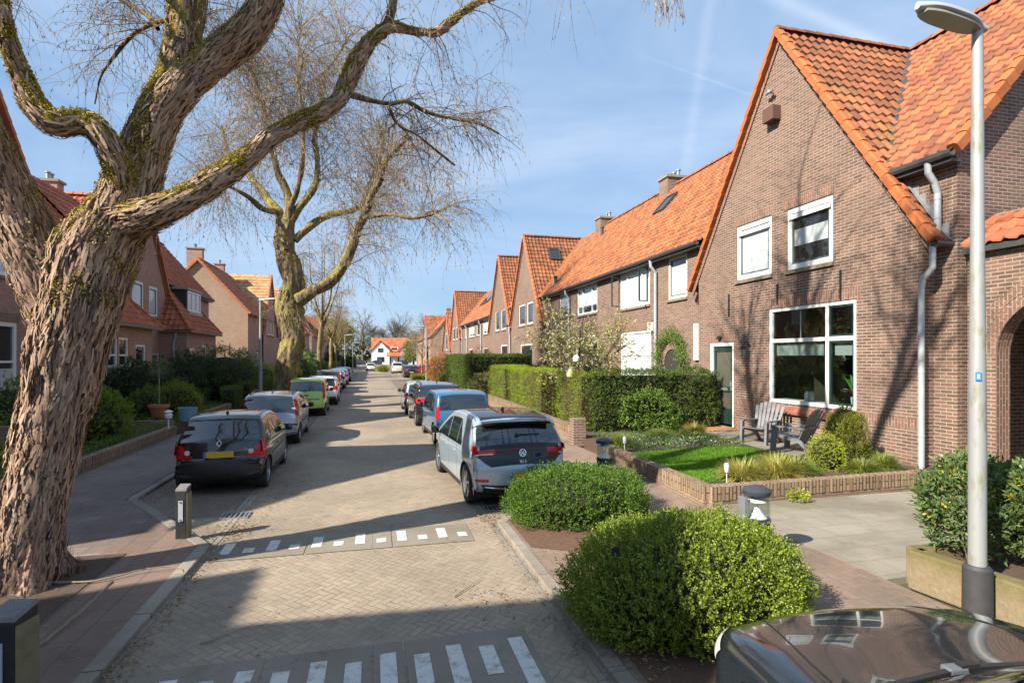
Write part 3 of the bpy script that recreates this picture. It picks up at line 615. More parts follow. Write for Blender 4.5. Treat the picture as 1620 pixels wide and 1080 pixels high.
def hip_bay(root, y0, y1, xo=9.7, z0=3.85, z1=5.6, wins=(), mat='tile_red', xw=11.0, near_hip=True, far_hip=True, ov=.28):
    """projecting ground floor bay on the left side with a hipped lean-to roof"""
    wall_sheet(-xo, y0, y1, 0, [(y0, z0+.05), (y1, z0+.05)], list(wins), 1).build('bay_wall', M['brick_left'], root)
    for yq in (y0, y1): mb = MB(); mb.poly([(-xw, yq, 0), (-xo, yq, 0), (-xo, yq, z0+.05), (-xw, yq, z0+.05)]); mb.build('bay_side_wall', M['brick_left'], root)
    for o in wins: window(root, -xo, 1, *o, fw=.10, rec=.03, lintel=False, hbars=(.66,), cover=(.05, .5), sill='white')
    run = xw-xo+ov; L = math.hypot(run, z1-z0); a = (-run/L, 0, (z1-z0)/L); hd = run
    def mk(u, v):
        t = v/L; 
        return (u > hd*t*(1 if near_hip else 0)) and (u < (y1-y0+2*ov)-hd*t*(1 if far_hip else 0))
    sp = [dict(O=(-xo+ov, y0-ov, z0), U=(0, 1, 0), V=a, lenU=y1-y0+2*ov, lenV=L, seg=4, mask=mk)]
    if near_hip: sp.append(dict(O=(-xo+ov, y0-ov, z0), U=(-1, 0, 0), V=(0, run/L, (z1-z0)/L), lenU=run, lenV=L, seg=4, mask=lambda u, v: u > hd*v/L))
    roof_obj('bay_roof', sp, M[mat], root, 3)
    if near_hip: verge_obj('hip_tiles', (-xo+ov, y0-ov, z0+.06), (-xw, y0-ov+hd, z1+.06), M['verge_red'], root, w=.2, h=.06)
    if far_hip: verge_obj('hip_tiles', (-xo+ov, y1+ov, z0+.06), (-xw, y1+ov-hd, z1+.06), M['verge_red'], root, w=.2, h=.06)
    mb = MB(); mb.box(-xo+ov-.02, y0-ov, z0-.12, -xo+ov+.05, y1+ov, z0-.0); mb.box(-xw, y0-ov+.03, z0-.10, -xo+ov-.02, y1+ov-.03, z0-.04); mb.build('fascia', M['stone'], root)
hip_bay(L3, 22.6, 28.4, z1=5.75, wins=[(23.8, 24.9, 1.2, 3.3), (25.0, 25.9, 1.2, 3.3), (26.6, 27.7, .3, 3.05)], near_hip=False)
L4 = mid_house(-1, 35.3, 43.5, 'left terraced house with a flat dormer on a hipped red tile roof', seg=4, brick='brick_left', mat='tile_red', wins=[], ends=(False, True))
hip_bay(L4, 33.2, 38.9, z1=6.55, z0=3.95, xw=11.3, wins=[(33.7, 34.7, 1.4, 3.0), (36.0, 36.9, 1.5, 3.2), (37.6, 38.4, 1.5, 3.1)])
pipe(L4, [(-10.2, 33.12, 3.8), (-10.2, 33.12, 3.5), (-10.3, 33.12, 3.3), (-10.3, 33.12, .1)], .06)
D = MB(); D.box(-11.6, 35.1, 4.95, -10.25, 37.6, 6.35); dm = D.build('dormer', simple('dormer_slate', (.035, .038, .036), .85, var=.4, nscale=12, bump=.6), L4)
D = MB(); D.box(-11.7, 35.0, 6.352, -10.15, 37.7, 6.45); D.build('dormer_roof', M['lead'], dm)
window(L4, -10.2, 1, 35.15, 37.55, 5.15, 6.3, vbars=(.33, .66), cover=(.05, .95), fw=.09, rec=-.01, sill=None, lintel=False)
D = MB(); D.box(-10.25, 35.05, 4.75, -10.1, 37.65, 5.12); D.build('dormer_apron', M['lead'], L4)
chimney(L3, -15.2, 31.6, 10.1, h=.85)
USE_LOW[0] = False
L5 = end_block(-1, 56.3, 96, 'left end house with a large sunlit blank gable wall and chimney', gables=(66.2, 79), mat='tile_red', wins=[(60.0, 61.2, 2.2, 3.0)])
chimney(L5, -15.9, 56.9, RZ-.1, h=1.0, w=1.3); chimney(L5, -15.7, 64.5, RZ, h=.7)
L6 = end_block(-1, 112, 150, 'far left end house with lit side wall, beyond the left street lamps', gables=(128,), groof='tile_orange', mat='tile_orange', brick='brick_left')
L7 = end_block(-1, 101, 108, 'small far left brick house between the trees', mat='tile_orange')
# ---- white houses closing the street
def white_house(cx, cy, label, half=7.5, twin=False):
    root = empty('white_house', (cx, cy, 0)); tag(root, label, 'house', 'white houses closing the street')
    mb = MB(); mb.box(cx-half, cy, 0, cx+half, cy+9, 4.6); mb.build('wall', M['white_far'], root)
    rf = MB(); rf.prism([(cx-half-.3, cy-.4, 4.5), (cx-half-.3, cy+4.5, 9.4), (cx-half-.3, cy+9.4, 4.5)], (2*half+.6, 0, 0)); rf.build('roof', M['tile_red'], root)
    for gx in (cx-half*.62, cx+half*.62):
        g = MB(); g.prism([(gx-3.0, cy-.6, 0), (gx+3.0, cy-.6, 0), (gx+3.0, cy-.6, 4.7), (gx, cy-.6, 7.9), (gx-3.0, cy-.6, 4.7)], (0, 2, 0)); gw = g.build('gable_wall', M['white_far'], root)
        r2 = MB()
        for q in (-1, 1): r2.prism([(gx+q*3.4, cy-.9, 4.45), (gx, cy-.9, 8.15), (gx, cy-.9, 8.45), (gx+q*3.7, cy-.9, 4.5)], (0, 5, 0))
        r2.build('gable_roof', M['tile_red'], root)
        w = MB(); w.box(gx-.9, cy-.66, 4.2, gx+.9, cy-.55, 5.6); w.build('window', M['glass'], root)
        w = MB(); w.box(gx-1.2, cy-.66, .9, gx+1.2, cy-.55, 2.6); w.build('window', M['glass'], root)
    p = MB(); p.prism([(cx-2.6, cy-2.0, 3.0), (cx+2.6, cy-2.0, 3.0), (cx+2.6, cy, 4.6), (cx-2.6, cy, 4.6)], (0, 0, -.2)); p.build('porch_roof', M['tile_red'], root)
    for dx in (-1.8, 1.8):
        w = MB(); w.box(cx+dx-.6, cy-.06, .2, cx+dx+.6, cy+.05, 2.5); w.build('door', M['glass'], root)
    w = MB(); w.box(cx-1.3, cy+.3, 5.0, cx+1.3, cy+2.0, 6.0); d = w.build('dormer', M['white_far'], root); w = MB(); w.box(cx-1.0, cy+.27, 5.2, cx+1.0, cy+.32, 5.8); w.build('window', M['glass'], d)
    for q in (-.8, .8): chimney(root, cx+q*half, cy+4.5, 9.2, h=.9, w=1.2, pots=0)
    return root
white_house(7.2, 196, 'white rendered house with red roof closing the street, directly behind the parked cars')
white_house(24.0, 198, 'white rendered house at the street end, right of the first, partly behind trees')
# ------------------------------------------------------------------ ground, road, pavements
def flat(name, pts, z, mat, kind='structure', uv=True, thick=0):
    o = MB()
    if thick: o.prism([(x, y, z-thick) for x, y in pts], (0, 0, thick))
    else: o.poly([(x, y, z) for x, y in pts])
    ob = o.build(name, mat, None); ob['kind'] = kind; return ob
def herring(name, w, stops, mortar, ang=45, dirt=(.10, .085, .07), rough=.9):
    t = NT(name); p = t.pos(); mp = t.t.nodes.new('ShaderNodeMapping'); t.set(mp.inputs[0], p); mp.inputs['Rotation'].default_value = (0, 0, R(ang)); mp.inputs['Scale'].default_value = (1/w, 1/w, 1)
    sp = t.n('SeparateXYZ', {0: mp.outputs[0]}); X, Y = sp.outputs[0], sp.outputs[1]; m = t.math
    i = m('FLOOR', X); j = m('FLOOR', Y); fx = m('FRACT', X); fy = m('FRACT', Y)
    k = m('FLOORED_MODULO', m('SUBTRACT', i, j), 4.0)
    k1 = m('COMPARE', k, 1.0, .1); k2 = m('COMPARE', k, 2.0, .1); hor = m('LESS_THAN', k, 1.5)
    lx = m('ADD', fx, k1); dh = m('MINIMUM', m('MINIMUM', lx, m('SUBTRACT', 2.0, lx)), m('MINIMUM', fy, m('SUBTRACT', 1.0, fy)))
    ly = m('ADD', fy, k2); dv = m('MINIMUM', m('MINIMUM', ly, m('SUBTRACT', 2.0, ly)), m('MINIMUM', fx, m('SUBTRACT', 1.0, fx)))
    d = m('ADD', m('MULTIPLY', hor, dh), m('MULTIPLY', m('SUBTRACT', 1.0, hor), dv))
    cid = t.n('CombineXYZ', {0: m('SUBTRACT', i, k1), 1: m('SUBTRACT', j, k2), 2: hor}).outputs[0]
    wn = t.n('TexWhiteNoise', {'Vector': cid}, noise_dimensions='3D').outputs[0]
    joint = t.rng(d, .03, .10, 1, 0); col = t.ramp(wn, stops)
    g = t.noise(60, p, detail=6, rough=.7); col = t.mix(.5, col, t.mix(g, tuple(x*.6 for x in stops[0][1]), tuple(x*1.4 for x in stops[-1][1])))
    b1 = t.noise(.45, p, detail=8, rough=.65)
    col = t.mix(m('MULTIPLY', t.rng(b1, .42, .66), .5), col, dirt); col = t.mix(m('MULTIPLY', t.rng(t.noise(3.3, p, detail=9, rough=.8), .52, .75), .5), col, tuple(x*.7 for x in dirt)); col = t.mix(m('MULTIPLY', t.rng(t.noise(.9, p, detail=9, rough=.7), .55, .7), .3), col, tuple(min(1, x*1.35) for x in stops[-1][1]))
    edge = t.rng(m('ABSOLUTE', t.n('SeparateXYZ', {0: p}).outputs[0]), 1.2, 2.2)       # grime gathers along the kerbs
    col = t.mix(m('MULTIPLY', m('MULTIPLY', edge, t.rng(t.noise(1.3, p, detail=6), .35, .6)), .45), col, dirt)
    jf = m('MULTIPLY', joint, t.rng(t.noise(1.1, p, detail=4), .35, .65, .12, .95))
    col = t.mix(jf, col, mortar)
    h = m('SUBTRACT', m('MULTIPLY', g, .4), joint)
    return t.prin(col, rough, normal=t.bump(h, .6, .006), Specular_IOR_Level=.25)
def slab_mat(name, bw, bh, c1, c2, mortar, rot=0, offset=.5, dirt=(.12, .10, .08), ms=.006):
    t = NT(name); mp = t.t.nodes.new('ShaderNodeMapping'); t.set(mp.inputs[0], t.pos()); mp.inputs['Rotation'].default_value = (0, 0, R(rot))
    b = t.n('TexBrick', {'Vector': mp.outputs[0], 'Scale': 1.0, 'Mortar Size': ms, 'Mortar Smooth': .3, 'Brick Width': bw, 'Row Height': bh, 'Color1': c1, 'Color2': c2, 'Mortar': mortar}, offset=offset)
    g = t.noise(40, t.pos(), detail=6, rough=.7); big = t.noise(.7, t.pos(), detail=8, rough=.6)
    col = t.mix(.35, b.outputs['Color'], t.mix(g, tuple(x*.5 for x in c1), tuple(x*1.4 for x in c2)))
    col = t.mix(t.math('MULTIPLY', t.rng(big, .42, .62), .6), col, dirt)
    col = t.mix(t.math('MULTIPLY', t.rng(t.noise(2.7, t.pos(), detail=7, rough=.75), .55, .7), .4), col, (.07, .075, .035))
    return t.prin(col, .9, normal=t.bump(t.math('SUBTRACT', t.math('MULTIPLY', g, .5), b.outputs['Fac']), .6, .006), Specular_IOR_Level=.25)
M['road'] = herring('road_brick', .085, [(0, (.28, .22, .16)), (.5, (.33, .265, .195)), (1, (.37, .30, .22))], (.19, .15, .11))
M['bay'] = herring('bay_brick', .105, [(0, (.19, .15, .12)), (.5, (.23, .18, .145)), (1, (.26, .21, .165))], (.11, .088, .07), ang=0)
M['pave_l'] = slab_mat('pavement_slabs', .32, .32, (.19, .15, .125), (.245, .195, .16), (.07, .055, .045), dirt=(.13, .095, .09))
M['pave_r'] = slab_mat('pavement_red_brick', .22, .11, (.245, .17, .125), (.31, .22, .165), (.19, .14, .105), rot=90)
M['drive'] = slab_mat('driveway_slabs', .62, .42, (.26, .235, .185), (.32, .29, .235), (.17, .15, .10), rot=0, dirt=(.14, .125, .085))
M['kerb'] = slab_mat('kerb_stone', 1.0, 1.0, (.27, .235, .19), (.32, .28, .23), (.10, .08, .06), offset=0, ms=.008)
M['mat'] = slab_mat('hump_slab', 50, 50, (.255, .22, .17), (.255, .22, .17), (.2, .17, .15), offset=0, dirt=(.17, .145, .11))
def paint_mat():
    t = NT('white_road_paint'); n = t.noise(9, t.pos(), detail=8, rough=.75); col = t.mix(t.rng(n, .50, .68), (.58, .56, .51), (.25, .215, .17)); return t.prin(col, .7)
M['paint'] = paint_mat()
flat('ground', [(-700, -300), (700, -300), (700, 900), (-700, 900)], -.02, slab_mat('ground_earth', 80, 80, (.11, .09, .055), (.12, .095, .06), (.11, .09, .055), dirt=(.07, .08, .03)))
flat('road', [(-4.0, -20), (3.75, -20), (3.75, 190), (-4.0, 190)], 0, M['road'])
flat('road', [(-80, 184), (90, 184), (90, 193), (-80, 193)], .004, M['road'])
flat('parking_bay', [(-3.95, 9.6), (-2.05, 9.6), (-2.05, 90), (-3.95, 90)], .004, M['bay'])
flat('parking_bay', [(1.85, 8.7), (3.72, 8.7), (3.72, 60), (1.85, 60)], .004, M['bay'])
for x in (-2.05, 1.80, -2.13, 1.72):
    flat('gutter_strip', [(x-.035, -20), (x+.035, -20), (x+.035, 110), (x-.035, 110)], .007, M['kerb'])
PH = .05
flat('pavement_left', [(-6.0, -20), (-2.2, -20), (-2.2, 8.05), (-3.98, 10.9), (-4.15, 10.9), (-4.15, 190), (-6.0, 190)], PH, M['pave_l'], thick=.12)
flat('pavement_right', [(1.95, -20), (5.5, -20), (5.5, 190), (3.9, 190), (3.9, 8.9), (2.6, 8.9), (1.95, 8.2)], PH, M['pave_r'], thick=.12)
# brown brick edging of the left build-out
flat('pavement_edge', [(-3.3, -20), (-2.2, -20), (-2.2, 8.02), (-3.3, 9.75)], PH+.004, slab_mat('edge_slabs', .62, .31, (.185, .13, .10), (.235, .165, .13), (.06, .05, .04), rot=90, dirt=(.12, .085, .07)))
def kerb(pts, w=.15, h=.060):
    mb = MB()
    for (a, b) in zip(pts, pts[1:]):
        A = Vector((*a, 0)); B = Vector((*b, 0)); L = (B-A).length; n = max(1, round(L/1.0)); 
        for i in range(n):
            p = A.lerp(B, i/n); q = A.lerp(B, (i+1)/n); g = (q-p).normalized()*.004; mb.beam(p+g+Vector((0, 0, h/2-.02)), q-g+Vector((0, 0, h/2-.02)), w, h+.04)
    o = mb.build('kerb', M['kerb'], None, bevel=.012); o['kind'] = 'structure'; return o
kerb([(-2.13, -12), (-2.13, 8.0), (-4.05, 10.95), (-4.05, 90)])
kerb([(1.87, -12), (1.87, 8.1), (2.5, 8.95), (3.8, 8.95), (3.8, 90)])
kerb([(-3.38, 4.4), (-2.95, 4.4), (-2.95, 8.0), (-4.4, 8.0)], .05, .054)
flat('tree_pit', [(-4.6, 5.2), (-2.98, 5.2), (-2.98, 7.9), (-4.6, 7.9)], PH+.012, M['soil'])
M['bedsoil'] = simple('bed_soil', (.12, .065, .04), 1, var=.5, nscale=14, bump=1.0)
flat('bush_bed', [(1.98, 3.2), (3.9, 3.2), (4.1, 8.7), (2.7, 8.85), (1.98, 8.1), (1.98, 6.9), (2.5, 6.6), (2.5, 6.0), (2.1, 5.6)], PH+.006, M['bedsoil'])
# speed hump slabs and their white blocks
def hump(y0, y1, name, stripes, x0=-1.95, x1=1.36):
    w = (x1-x0)/3
    for i in range(3): flat(name, [(x0+i*w+.012, y0), (x0+(i+1)*w-.012, y0), (x0+(i+1)*w-.012, y1), (x0+i*w+.012, y1)], .008, M['mat'])
    mb = MB()
    for a, b, c_, d_ in stripes: mb.poly([(a, c_, .0120), (b, c_, .0120), (b, d_, .0120), (a, d_, .0120)])
    o = mb.build('road_marking', M['paint'], None); o['kind'] = 'structure'
n = 12; st = []
for i in range(n):
    x = -1.84+i*(3.06/(n-1)); longer = i % 2 == 0
    st.append((x-.06, x+.07, 7.70, 8.13) if longer else (x-.06, x+.07, 7.70, 7.88))
hump(7.48, 8.27, 'hump_slab', st)
st = []
for i in range(n):
    x = -1.80+i*(3.02/(n-1)); st.append((x-.065, x+.065, 3.6, 4.80) if i % 2 else (x-.065, x+.065, 4.28, 4.72))
hump(3.2, 4.98, 'hump_slab', st)
hump(44.6, 45.4, 'hump_slab', [(x-.07, x+.07, 44.7, 45.2) for x in np.linspace(-1.8, 1.2, 12)])
def manhole(x, y, r, label, z=.010):
    root = empty('manhole_cover', (x, y, 0)); tag(root, label, 'manhole cover'); mb = MB(); mb.lathe([(r, -.01), (r, z)], 32, (x, y, 0)); mb.build('rim', M['zinc'], root); mb = MB(); mb.lathe([(r*.86, 0), (r*.86, z+.003)], 32, (x, y, 0)); mb.build('lid', simple('cast_iron', (.06, .055, .05), .7, var=.4, nscale=30, bump=.8), root)
# kerbside drains
def drain(x, y, w=.42, d=.34):
    root = empty('drain_grate', (x, y, 0)); tag(root, None, 'drain')
    mb = MB(); z = .012
    for a, b, c_, e in ((x-w/2, x+w/2, y-d/2, y-d/2+.03), (x-w/2, x+w/2, y+d/2-.03, y+d/2), (x-w/2, x-w/2+.03, y-d/2+.03, y+d/2-.03), (x+w/2-.03, x+w/2, y-d/2+.03, y+d/2-.03)): mb.box(a, c_, .0, b, e, z+.01)
    for i in range(5): q = x-w/2+.07+i*(w-.14)/4; mb.box(q-.014, y-d/2+.03, 0, q+.014, y+d/2-.03, z+.008)
    mb.build('grate', M['zinc'], root); p = MB(); p.box(x-w/2+.03, y-d/2+.03, .002, x+w/2-.03, y+d/2-.03, .009); p.build('pit', M['black'], root); return root
drain(-2.10, 9.55)['label'] = 'square steel drain grate by the left kerb, behind the black hatchback'
drain(1.98, 9.0)['label'] = 'rusty drain grate at the right kerb under the pale blue hatchback rear'
# ---- right-hand gardens
flat('driveway', [(5.5, 4.95), (11.4, 4.95), (11.4, 8.1), (5.45, 8.1)], PH+.006, M['drive'], thick=.1)
GZ0 = .22
flat('garden_soil', [(5.75, 8.32), (11.0, 8.45), (11.0, 16.6), (5.75, 16.6)], GZ0, M['soil'], thick=.3)
flat('garden_path', [(9.2, 10.4), (11.0, 10.4), (11.0, 15.2), (9.6, 15.2)], GZ0+.02, M['drive'])
flat('garden_soil', [(5.9, 17.0), (11.3, 17.0), (11.3, 60), (5.9, 60)], .12, M['soil'], thick=.2)
def low_wall(name, pts, h, w, label, zb=0, soldier=.23, group=None, mat='brick_low'):
    root = empty(name, (*pts[0], 0)); tag(root, label, 'low wall', group); mb = MB(); ms = MB()
    for a, b in zip(pts, pts[1:]):
        A = Vector((*a, 0)); B = Vector((*b, 0)); d = (B-A).normalized()*.0
        mb.beam(A+Vector((0, 0, (h-soldier)/2+zb)), B+Vector((0, 0, (h-soldier)/2+zb)), w, h-soldier)
        L = (B-A).length; n = max(1, round(L/.078))
        for i in range(n):
            p = A.lerp(B, (i+.06)/n); q = A.lerp(B, (i+.94)/n); j = random.uniform(-.006, .006); z = h-soldier/2+zb+random.uniform(-.004, .004)
            nn = (B-A).normalized().cross(Vector((0, 0, 1)))*j
            ms.beam(p+nn+Vector((0, 0, z)), q+nn+Vector((0, 0, z)), w+.02, soldier)
    mb.build('base_course', M[mat], root); ms.build('soldier_course', M['brick_low_s'], root, bevel=0)
    return root
low_wall('planter_wall', [(5.55, 12.6), (5.42, 8.18), (10.55, 8.32)], .36, .20, 'low brick garden wall with upright bricks around the lawn in front of the big gable')
def conc_planter(name, pts, h, w, label, mat):
    mb = MB()
    for a, b in zip(pts, pts[1:]): mb.beam((*a, h/2), (*b, h/2), w, h)
    o = mb.build(name, mat, None, bevel=.02); tag(o, label, 'low wall'); return o
mw = (lambda: (lambda t: t.prin(t.mix(t.rng(t.math('ADD', t.math('MULTIPLY', t.noise(3.5, t.pos(), detail=8, rough=.7), .5), t.math('MULTIPLY', t.n('SeparateXYZ', {0: t.pos()}).outputs[2], .9)), .42, .66), t.mix(t.noise(22, t.pos(), detail=6), (.15, .115, .065), (.33, .26, .16)), (.13, .115, .03)), .95, normal=t.bump(t.noise(24, t.pos(), detail=8, rough=.75), .9, .012)))(NT('mossy_wall')))() or slab_mat('mossy_render', 50, 50, (.25, .19, .11), (.25, .19, .11), (.3, .3, .2), dirt=(.11, .085, .035))
conc_planter('planter_wall', [(9.8, 4.78), (5.72, 4.82), (5.98, 2.2)], .42, .20, 'mossy low planter wall beside the lamp post at the right edge', M['brick_low'] if False else mw)
flat('planter_soil', [(5.8, 2.3), (9.8, 2.3), (9.8, 4.7), (5.8, 4.7)], .34, M['soil'])
# pillar and brown wall along the pavement
mb = MB(); mb.box(5.42, 14.62, 0, 5.80, 14.95, .78); pl = mb.build('brick_pillar', M['brick'], None, bevel=.01); tag(pl, 'short brick pillar at the garden entrance, right of the pale blue hatchback', 'pillar')
low_wall('planter_wall', [(5.6, 14.98), (5.95, 28.5)], .55, .2, 'low brick wall under the clipped bright green hedge', mat='brick_low')
mb = MB(); mb.box(9.9, 15.0, 0, 10.94, 17.0, .27); st = mb.build('door_step', simple('step_tiles', (.42, .20, .09), .7, var=.25, nscale=6), None, bevel=.02); tag(st, 'raised orange tiled doorstep in front of the dark green door', 'doorstep')
mb = MB(); mb.box(9.84, 14.94, 0, 10.93, 14.998, .26); mb.box(9.84, 14.998, 0, 9.898, 17.0, .26); mb.build('step_edge', M['brick_low_s'], st)
# ---- left-hand gardens
flat('garden_soil', [(-11.0, -8), (-6.15, -8), (-6.15, 58), (-11.0, 58)], .16, M['soil'], thick=.2)
low_wall('planter_wall', [(-6.0, 6.0), (-6.12, 19.6)], .34, .2, 'low brown brick wall edging the left front garden beside the pavement')
low_wall('planter_wall', [(-6.15, 19.7), (-7.6, 19.9)], .5, .2, 'short brick wall return at the end of the left garden wall', soldier=.12)
low_wall('planter_wall', [(-6.2, 21.6), (-6.25, 30)], .45, .2, 'low brick wall of the left garden beyond the opening with the terracotta pot', soldier=.12)
mb = MB(); mb.box(-9.6, 14.8, .1, -6.9, 15.05, .95); mb.build('x', M['brick_low'], None); o = bpy.data.objects['x']; o.name = 'garden_wall'; tag(o, 'dark brick wall across the left garden behind the shrubs', 'low wall')
# white band posts: two black bollards with reflector, left
def post(x, y, label, rz=0, h=.9, w=.1):
    root = empty('bollard', (x, y, PH), R(rz)); tag(root, label, 'bollard', 'black timber bollards with reflectors')
    mb = MB(); mb.hexa([(-w, -w, -.05), (w, -w, -.05), (w, w, -.05), (-w, w, -.05), (-w*.96, -w*.96, h-.05), (w*.96, -w*.96, h-.05), (w*.96, w*.96, h-.0), (-w*.96, w*.96, h-.0)])
    t = NT('bollard_black_'+label[:4]); sx = t.n('SeparateXYZ', {0: t.n('NewGeometry').outputs['Normal']}).outputs[0]
    n1 = t.noise(6, t.objc(), detail=7, rough=.7); t.prin(t.mix(t.rng(n1, .52, .70), (.012, .013, .015), (.04, .042, .03)), .6)
    b = mb.build('post', t.m, root, local=True, bevel=.012)
    s = MB(); s.box(w-.002, -w*.9, .0, w+.004, w*.9, h-.08); s.build('weathered_face', simple('mossy_wood', (.17, .15, .08), .9, var=.45, nscale=14), root, local=True)
    r = MB(); r.box(-.03, -w-.008, h-.46, .03, -w+.0, h-.18); rf = r.build('reflector', simple('reflector', (.42, .44, .48), .35, .2), root, local=True)
    for z in (h-.44, h-.20): q = MB(); q.lathe([(.009, 0), (.009, .012)], 8, (0, 0, 0)); o = q.build('screw', M['black'], rf, local=True); o.location = (0, -w-.008, z); o.rotation_euler = (R(90), 0, 0)
    c = MB(); c.hexa([(-w*.99, -w*.99, h-.05), (w*.99, -w*.99, h-.05), (w*.99, w*.99, h), (-w*.99, w*.99, h), (-w*.9, -w*.9, h-.02), (w*.9, -w*.9, h-.02), (w*.9, w*.9, h+.02), (-w*.9, w*.9, h+.02)]); c.build('top', simple('bollard_top', (.16, .15, .15), .7, var=.3), root, local=True)
post(-2.50, 8.42, 'black square bollard with a white reflector on the pavement behind the black hatchback', -8, .70, .074)
post(-2.27, 4.28, 'black square bollard in the bottom left corner, in front of the big trunk', -12, .83, .10)
# ---- lamp bollards
def lamp_bollard(x, y, label, box=False, h=.92):
    root = empty('lamp_bollard', (x, y, PH)); tag(root, label, 'bollard lamp', 'round bollard lamps in the shrub beds'); r = .155; h -= PH
    mb = MB(); mb.lathe([(r*.96, 0), (r*.96, h-.44), (r*1.03, h-.43), (r*1.03, h-.40), (r*.9, h-.39)], 28); mb.build('post', simple('bollard_graphite', (.035, .038, .042), .5), root, smooth=True, local=True)
    mb = MB(); mb.lathe([(r*.99, h-.40), (r*.97, h-.11)], 28, cap=False); mb.build('lens', M['clear'], root, smooth=True, local=True)
    mb = MB(); mb.lathe([(r*.78, h-.39), (r*.38, h-.32), (r*.14, h-.26), (.02, h-.255)], 24); mb.lathe([(r*.3, h-.12), (r*.75, h-.17), (r*.80, h-.19), (r*.3, h-.20)], 24); mb.build('reflector_cone', simple('white_reflector', (.88, .89, .9), .35, 0, var=.02), root, smooth=True, local=True)
    mb = MB(); mb.lathe([(r*1.05, h-.11), (r*1.09, h-.10), (r*1.09, h-.055), (r*1.0, h-.04), (r*.55, h-.006), (.01, h)], 28); mb.build('cap', simple('cap_graphite', (.045, .05, .06), .35), root, smooth=True, local=True)
    if box: mb = MB(); mb.box(-r-.06, -.05, h-.42, -r-.0, .07, h-.13); mb.build('cable_box', M['zinc'], root, local=True, bevel=.006)
lamp_bollard(4.43, 10.2, 'dark capped bollard lamp behind the first box bush, in front of the lawn corner')
lamp_bollard(4.60, 5.93, 'dark capped bollard lamp with a grey box on its side, rising behind the nearest bush', True)
# ---- street lamps
def street_lamp(x, y, H, label, arm=.75, r=.075, d=-1, detail=False):
    root = empty('street_lamp', (x, y, 0)); tag(root, label, 'street lamp', 'street lamps')
    t = NT('lamp_metal'); n1 = t.noise(5, t.scale(t.objc(), (1, 1, .35)), detail=6, rough=.7); col = t.mix(t.rng(n1, .52, .66), (.36, .37, .365), (.24, .235, .12)); t.prin(col, .5, .3)
    mb = MB(); mb.lathe([(r*.95, .0), (r*.92, H*.3), (r*.72, H*.62), (r*.60, H*.97), (r*.55, H)], 20); mb.build('pole', t.m, root, smooth=True, local=True)
    if detail:
        mb = MB(); mb.lathe([(r*1.55, -.02), (r*1.5, .50), (r*1.2, .53)], 24); c = mb.build('base_sleeve', simple('base_sleeve', (.045, .045, .047), .6, var=.4, nscale=10), root, smooth=True, local=True)
        mb = MB(); ang = R(222); s = r*1.0
        def on(a0, zz, k=1.012): return (math.cos(a0)*r*k, math.sin(a0)*r*k, zz)
        for (da0, da1, z0_, z1_, mt, nm, kk) in ((-.30, .30, 2.28, 2.36, simple('sticker_blue', (.03, .20, .55), .4), 'sticker', 1.012), (-.12, .12, 2.30, 2.34, M['white'], 'sticker_mark', 1.03)):
            m2 = MB(); N = 6
            for i in range(N):
                a0 = ang+da0+(da1-da0)*i/N; a1 = ang+da0+(da1-da0)*(i+1)/N; m2.poly([on(a0, z0_, kk), on(a1, z0_, kk), on(a1, z1_, kk), on(a0, z1_, kk)])
            m2.build(nm, mt, root, local=True)
    # long flat lantern head, tilted slightly up
    L = arm+.12; n = 14; V = []; F = []; prof = []
    hd = MB(); rings = []
    for i in range(n+1):
        f = i/n; xx = .10-L*f; wdt = .105*math.sin(math.pi*min(1, .16+f*.84)**.7)**.45 if 0 < f < 1 else .035; wdt = max(.03, .115*(1-abs(2*f-1.08)**3.2)); hgt = .05+.035*math.sin(math.pi*f); zc = H+.02+(.10+0)*f*1.0
        rings.append([(d*-xx if d > 0 else xx, math.cos(t_)*wdt, zc+(math.sin(t_)*hgt if math.sin(t_) > 0 else math.sin(t_)*.02)) for t_ in [2*math.pi*k/16 for k in range(16)]])
    for i in range(n): 
        for k in range(16): F.append((i*16+k, i*16+(k+1) % 16, (i+1)*16+(k+1) % 16, (i+1)*16+k))
    hd.add([p for r_ in rings for p in r_], F+[tuple(range(16)), tuple(range(n*16, n*16+16))])
    h = hd.build('lamp_head', simple('lamp_head_grey', (.42, .44, .46), .5, .2), root, smooth=True, local=True)
    g = MB(); P = [(rings[i][0][0], rings[i][0][1]*.82, rings[i][8][2]-.022) for i in range(2, n)]+[(rings[i][8][0], rings[i][8][1]*.82, rings[i][8][2]-.022) for i in range(n-1, 1, -1)]
    g.prism(P, (0, 0, -.02)); g.build('lens', simple('lamp_lens', (.30, .29, .25), .25), h, local=True)
street_lamp(5.58, 4.06, 5.60, 'tall grey street lamp with a sleeve at its foot, in the right foreground', arm=.70, r=.078, detail=True)
street_lamp(-5.3, 29.2, 5.25, 'street lamp on the left pavement in front of the second tree', d=1, arm=1.1, r=.09)
street_lamp(5.0, 54, 5.4, 'street lamp on the right beside the orange shrub', arm=1.5, r=.09)
street_lamp(-3.6, 77, 5.4, 'far street lamp on the left behind the row of blue cars', d=1, arm=1.6, r=.09)
street_lamp(-4.0, 118, 5.4, 'farthest street lamp on the left side of the street', d=1, arm=1.6, r=.1)
street_lamp(7.6, 100, 5.4, 'far street lamp on the right near the red parked car', arm=1.6, r=.1)
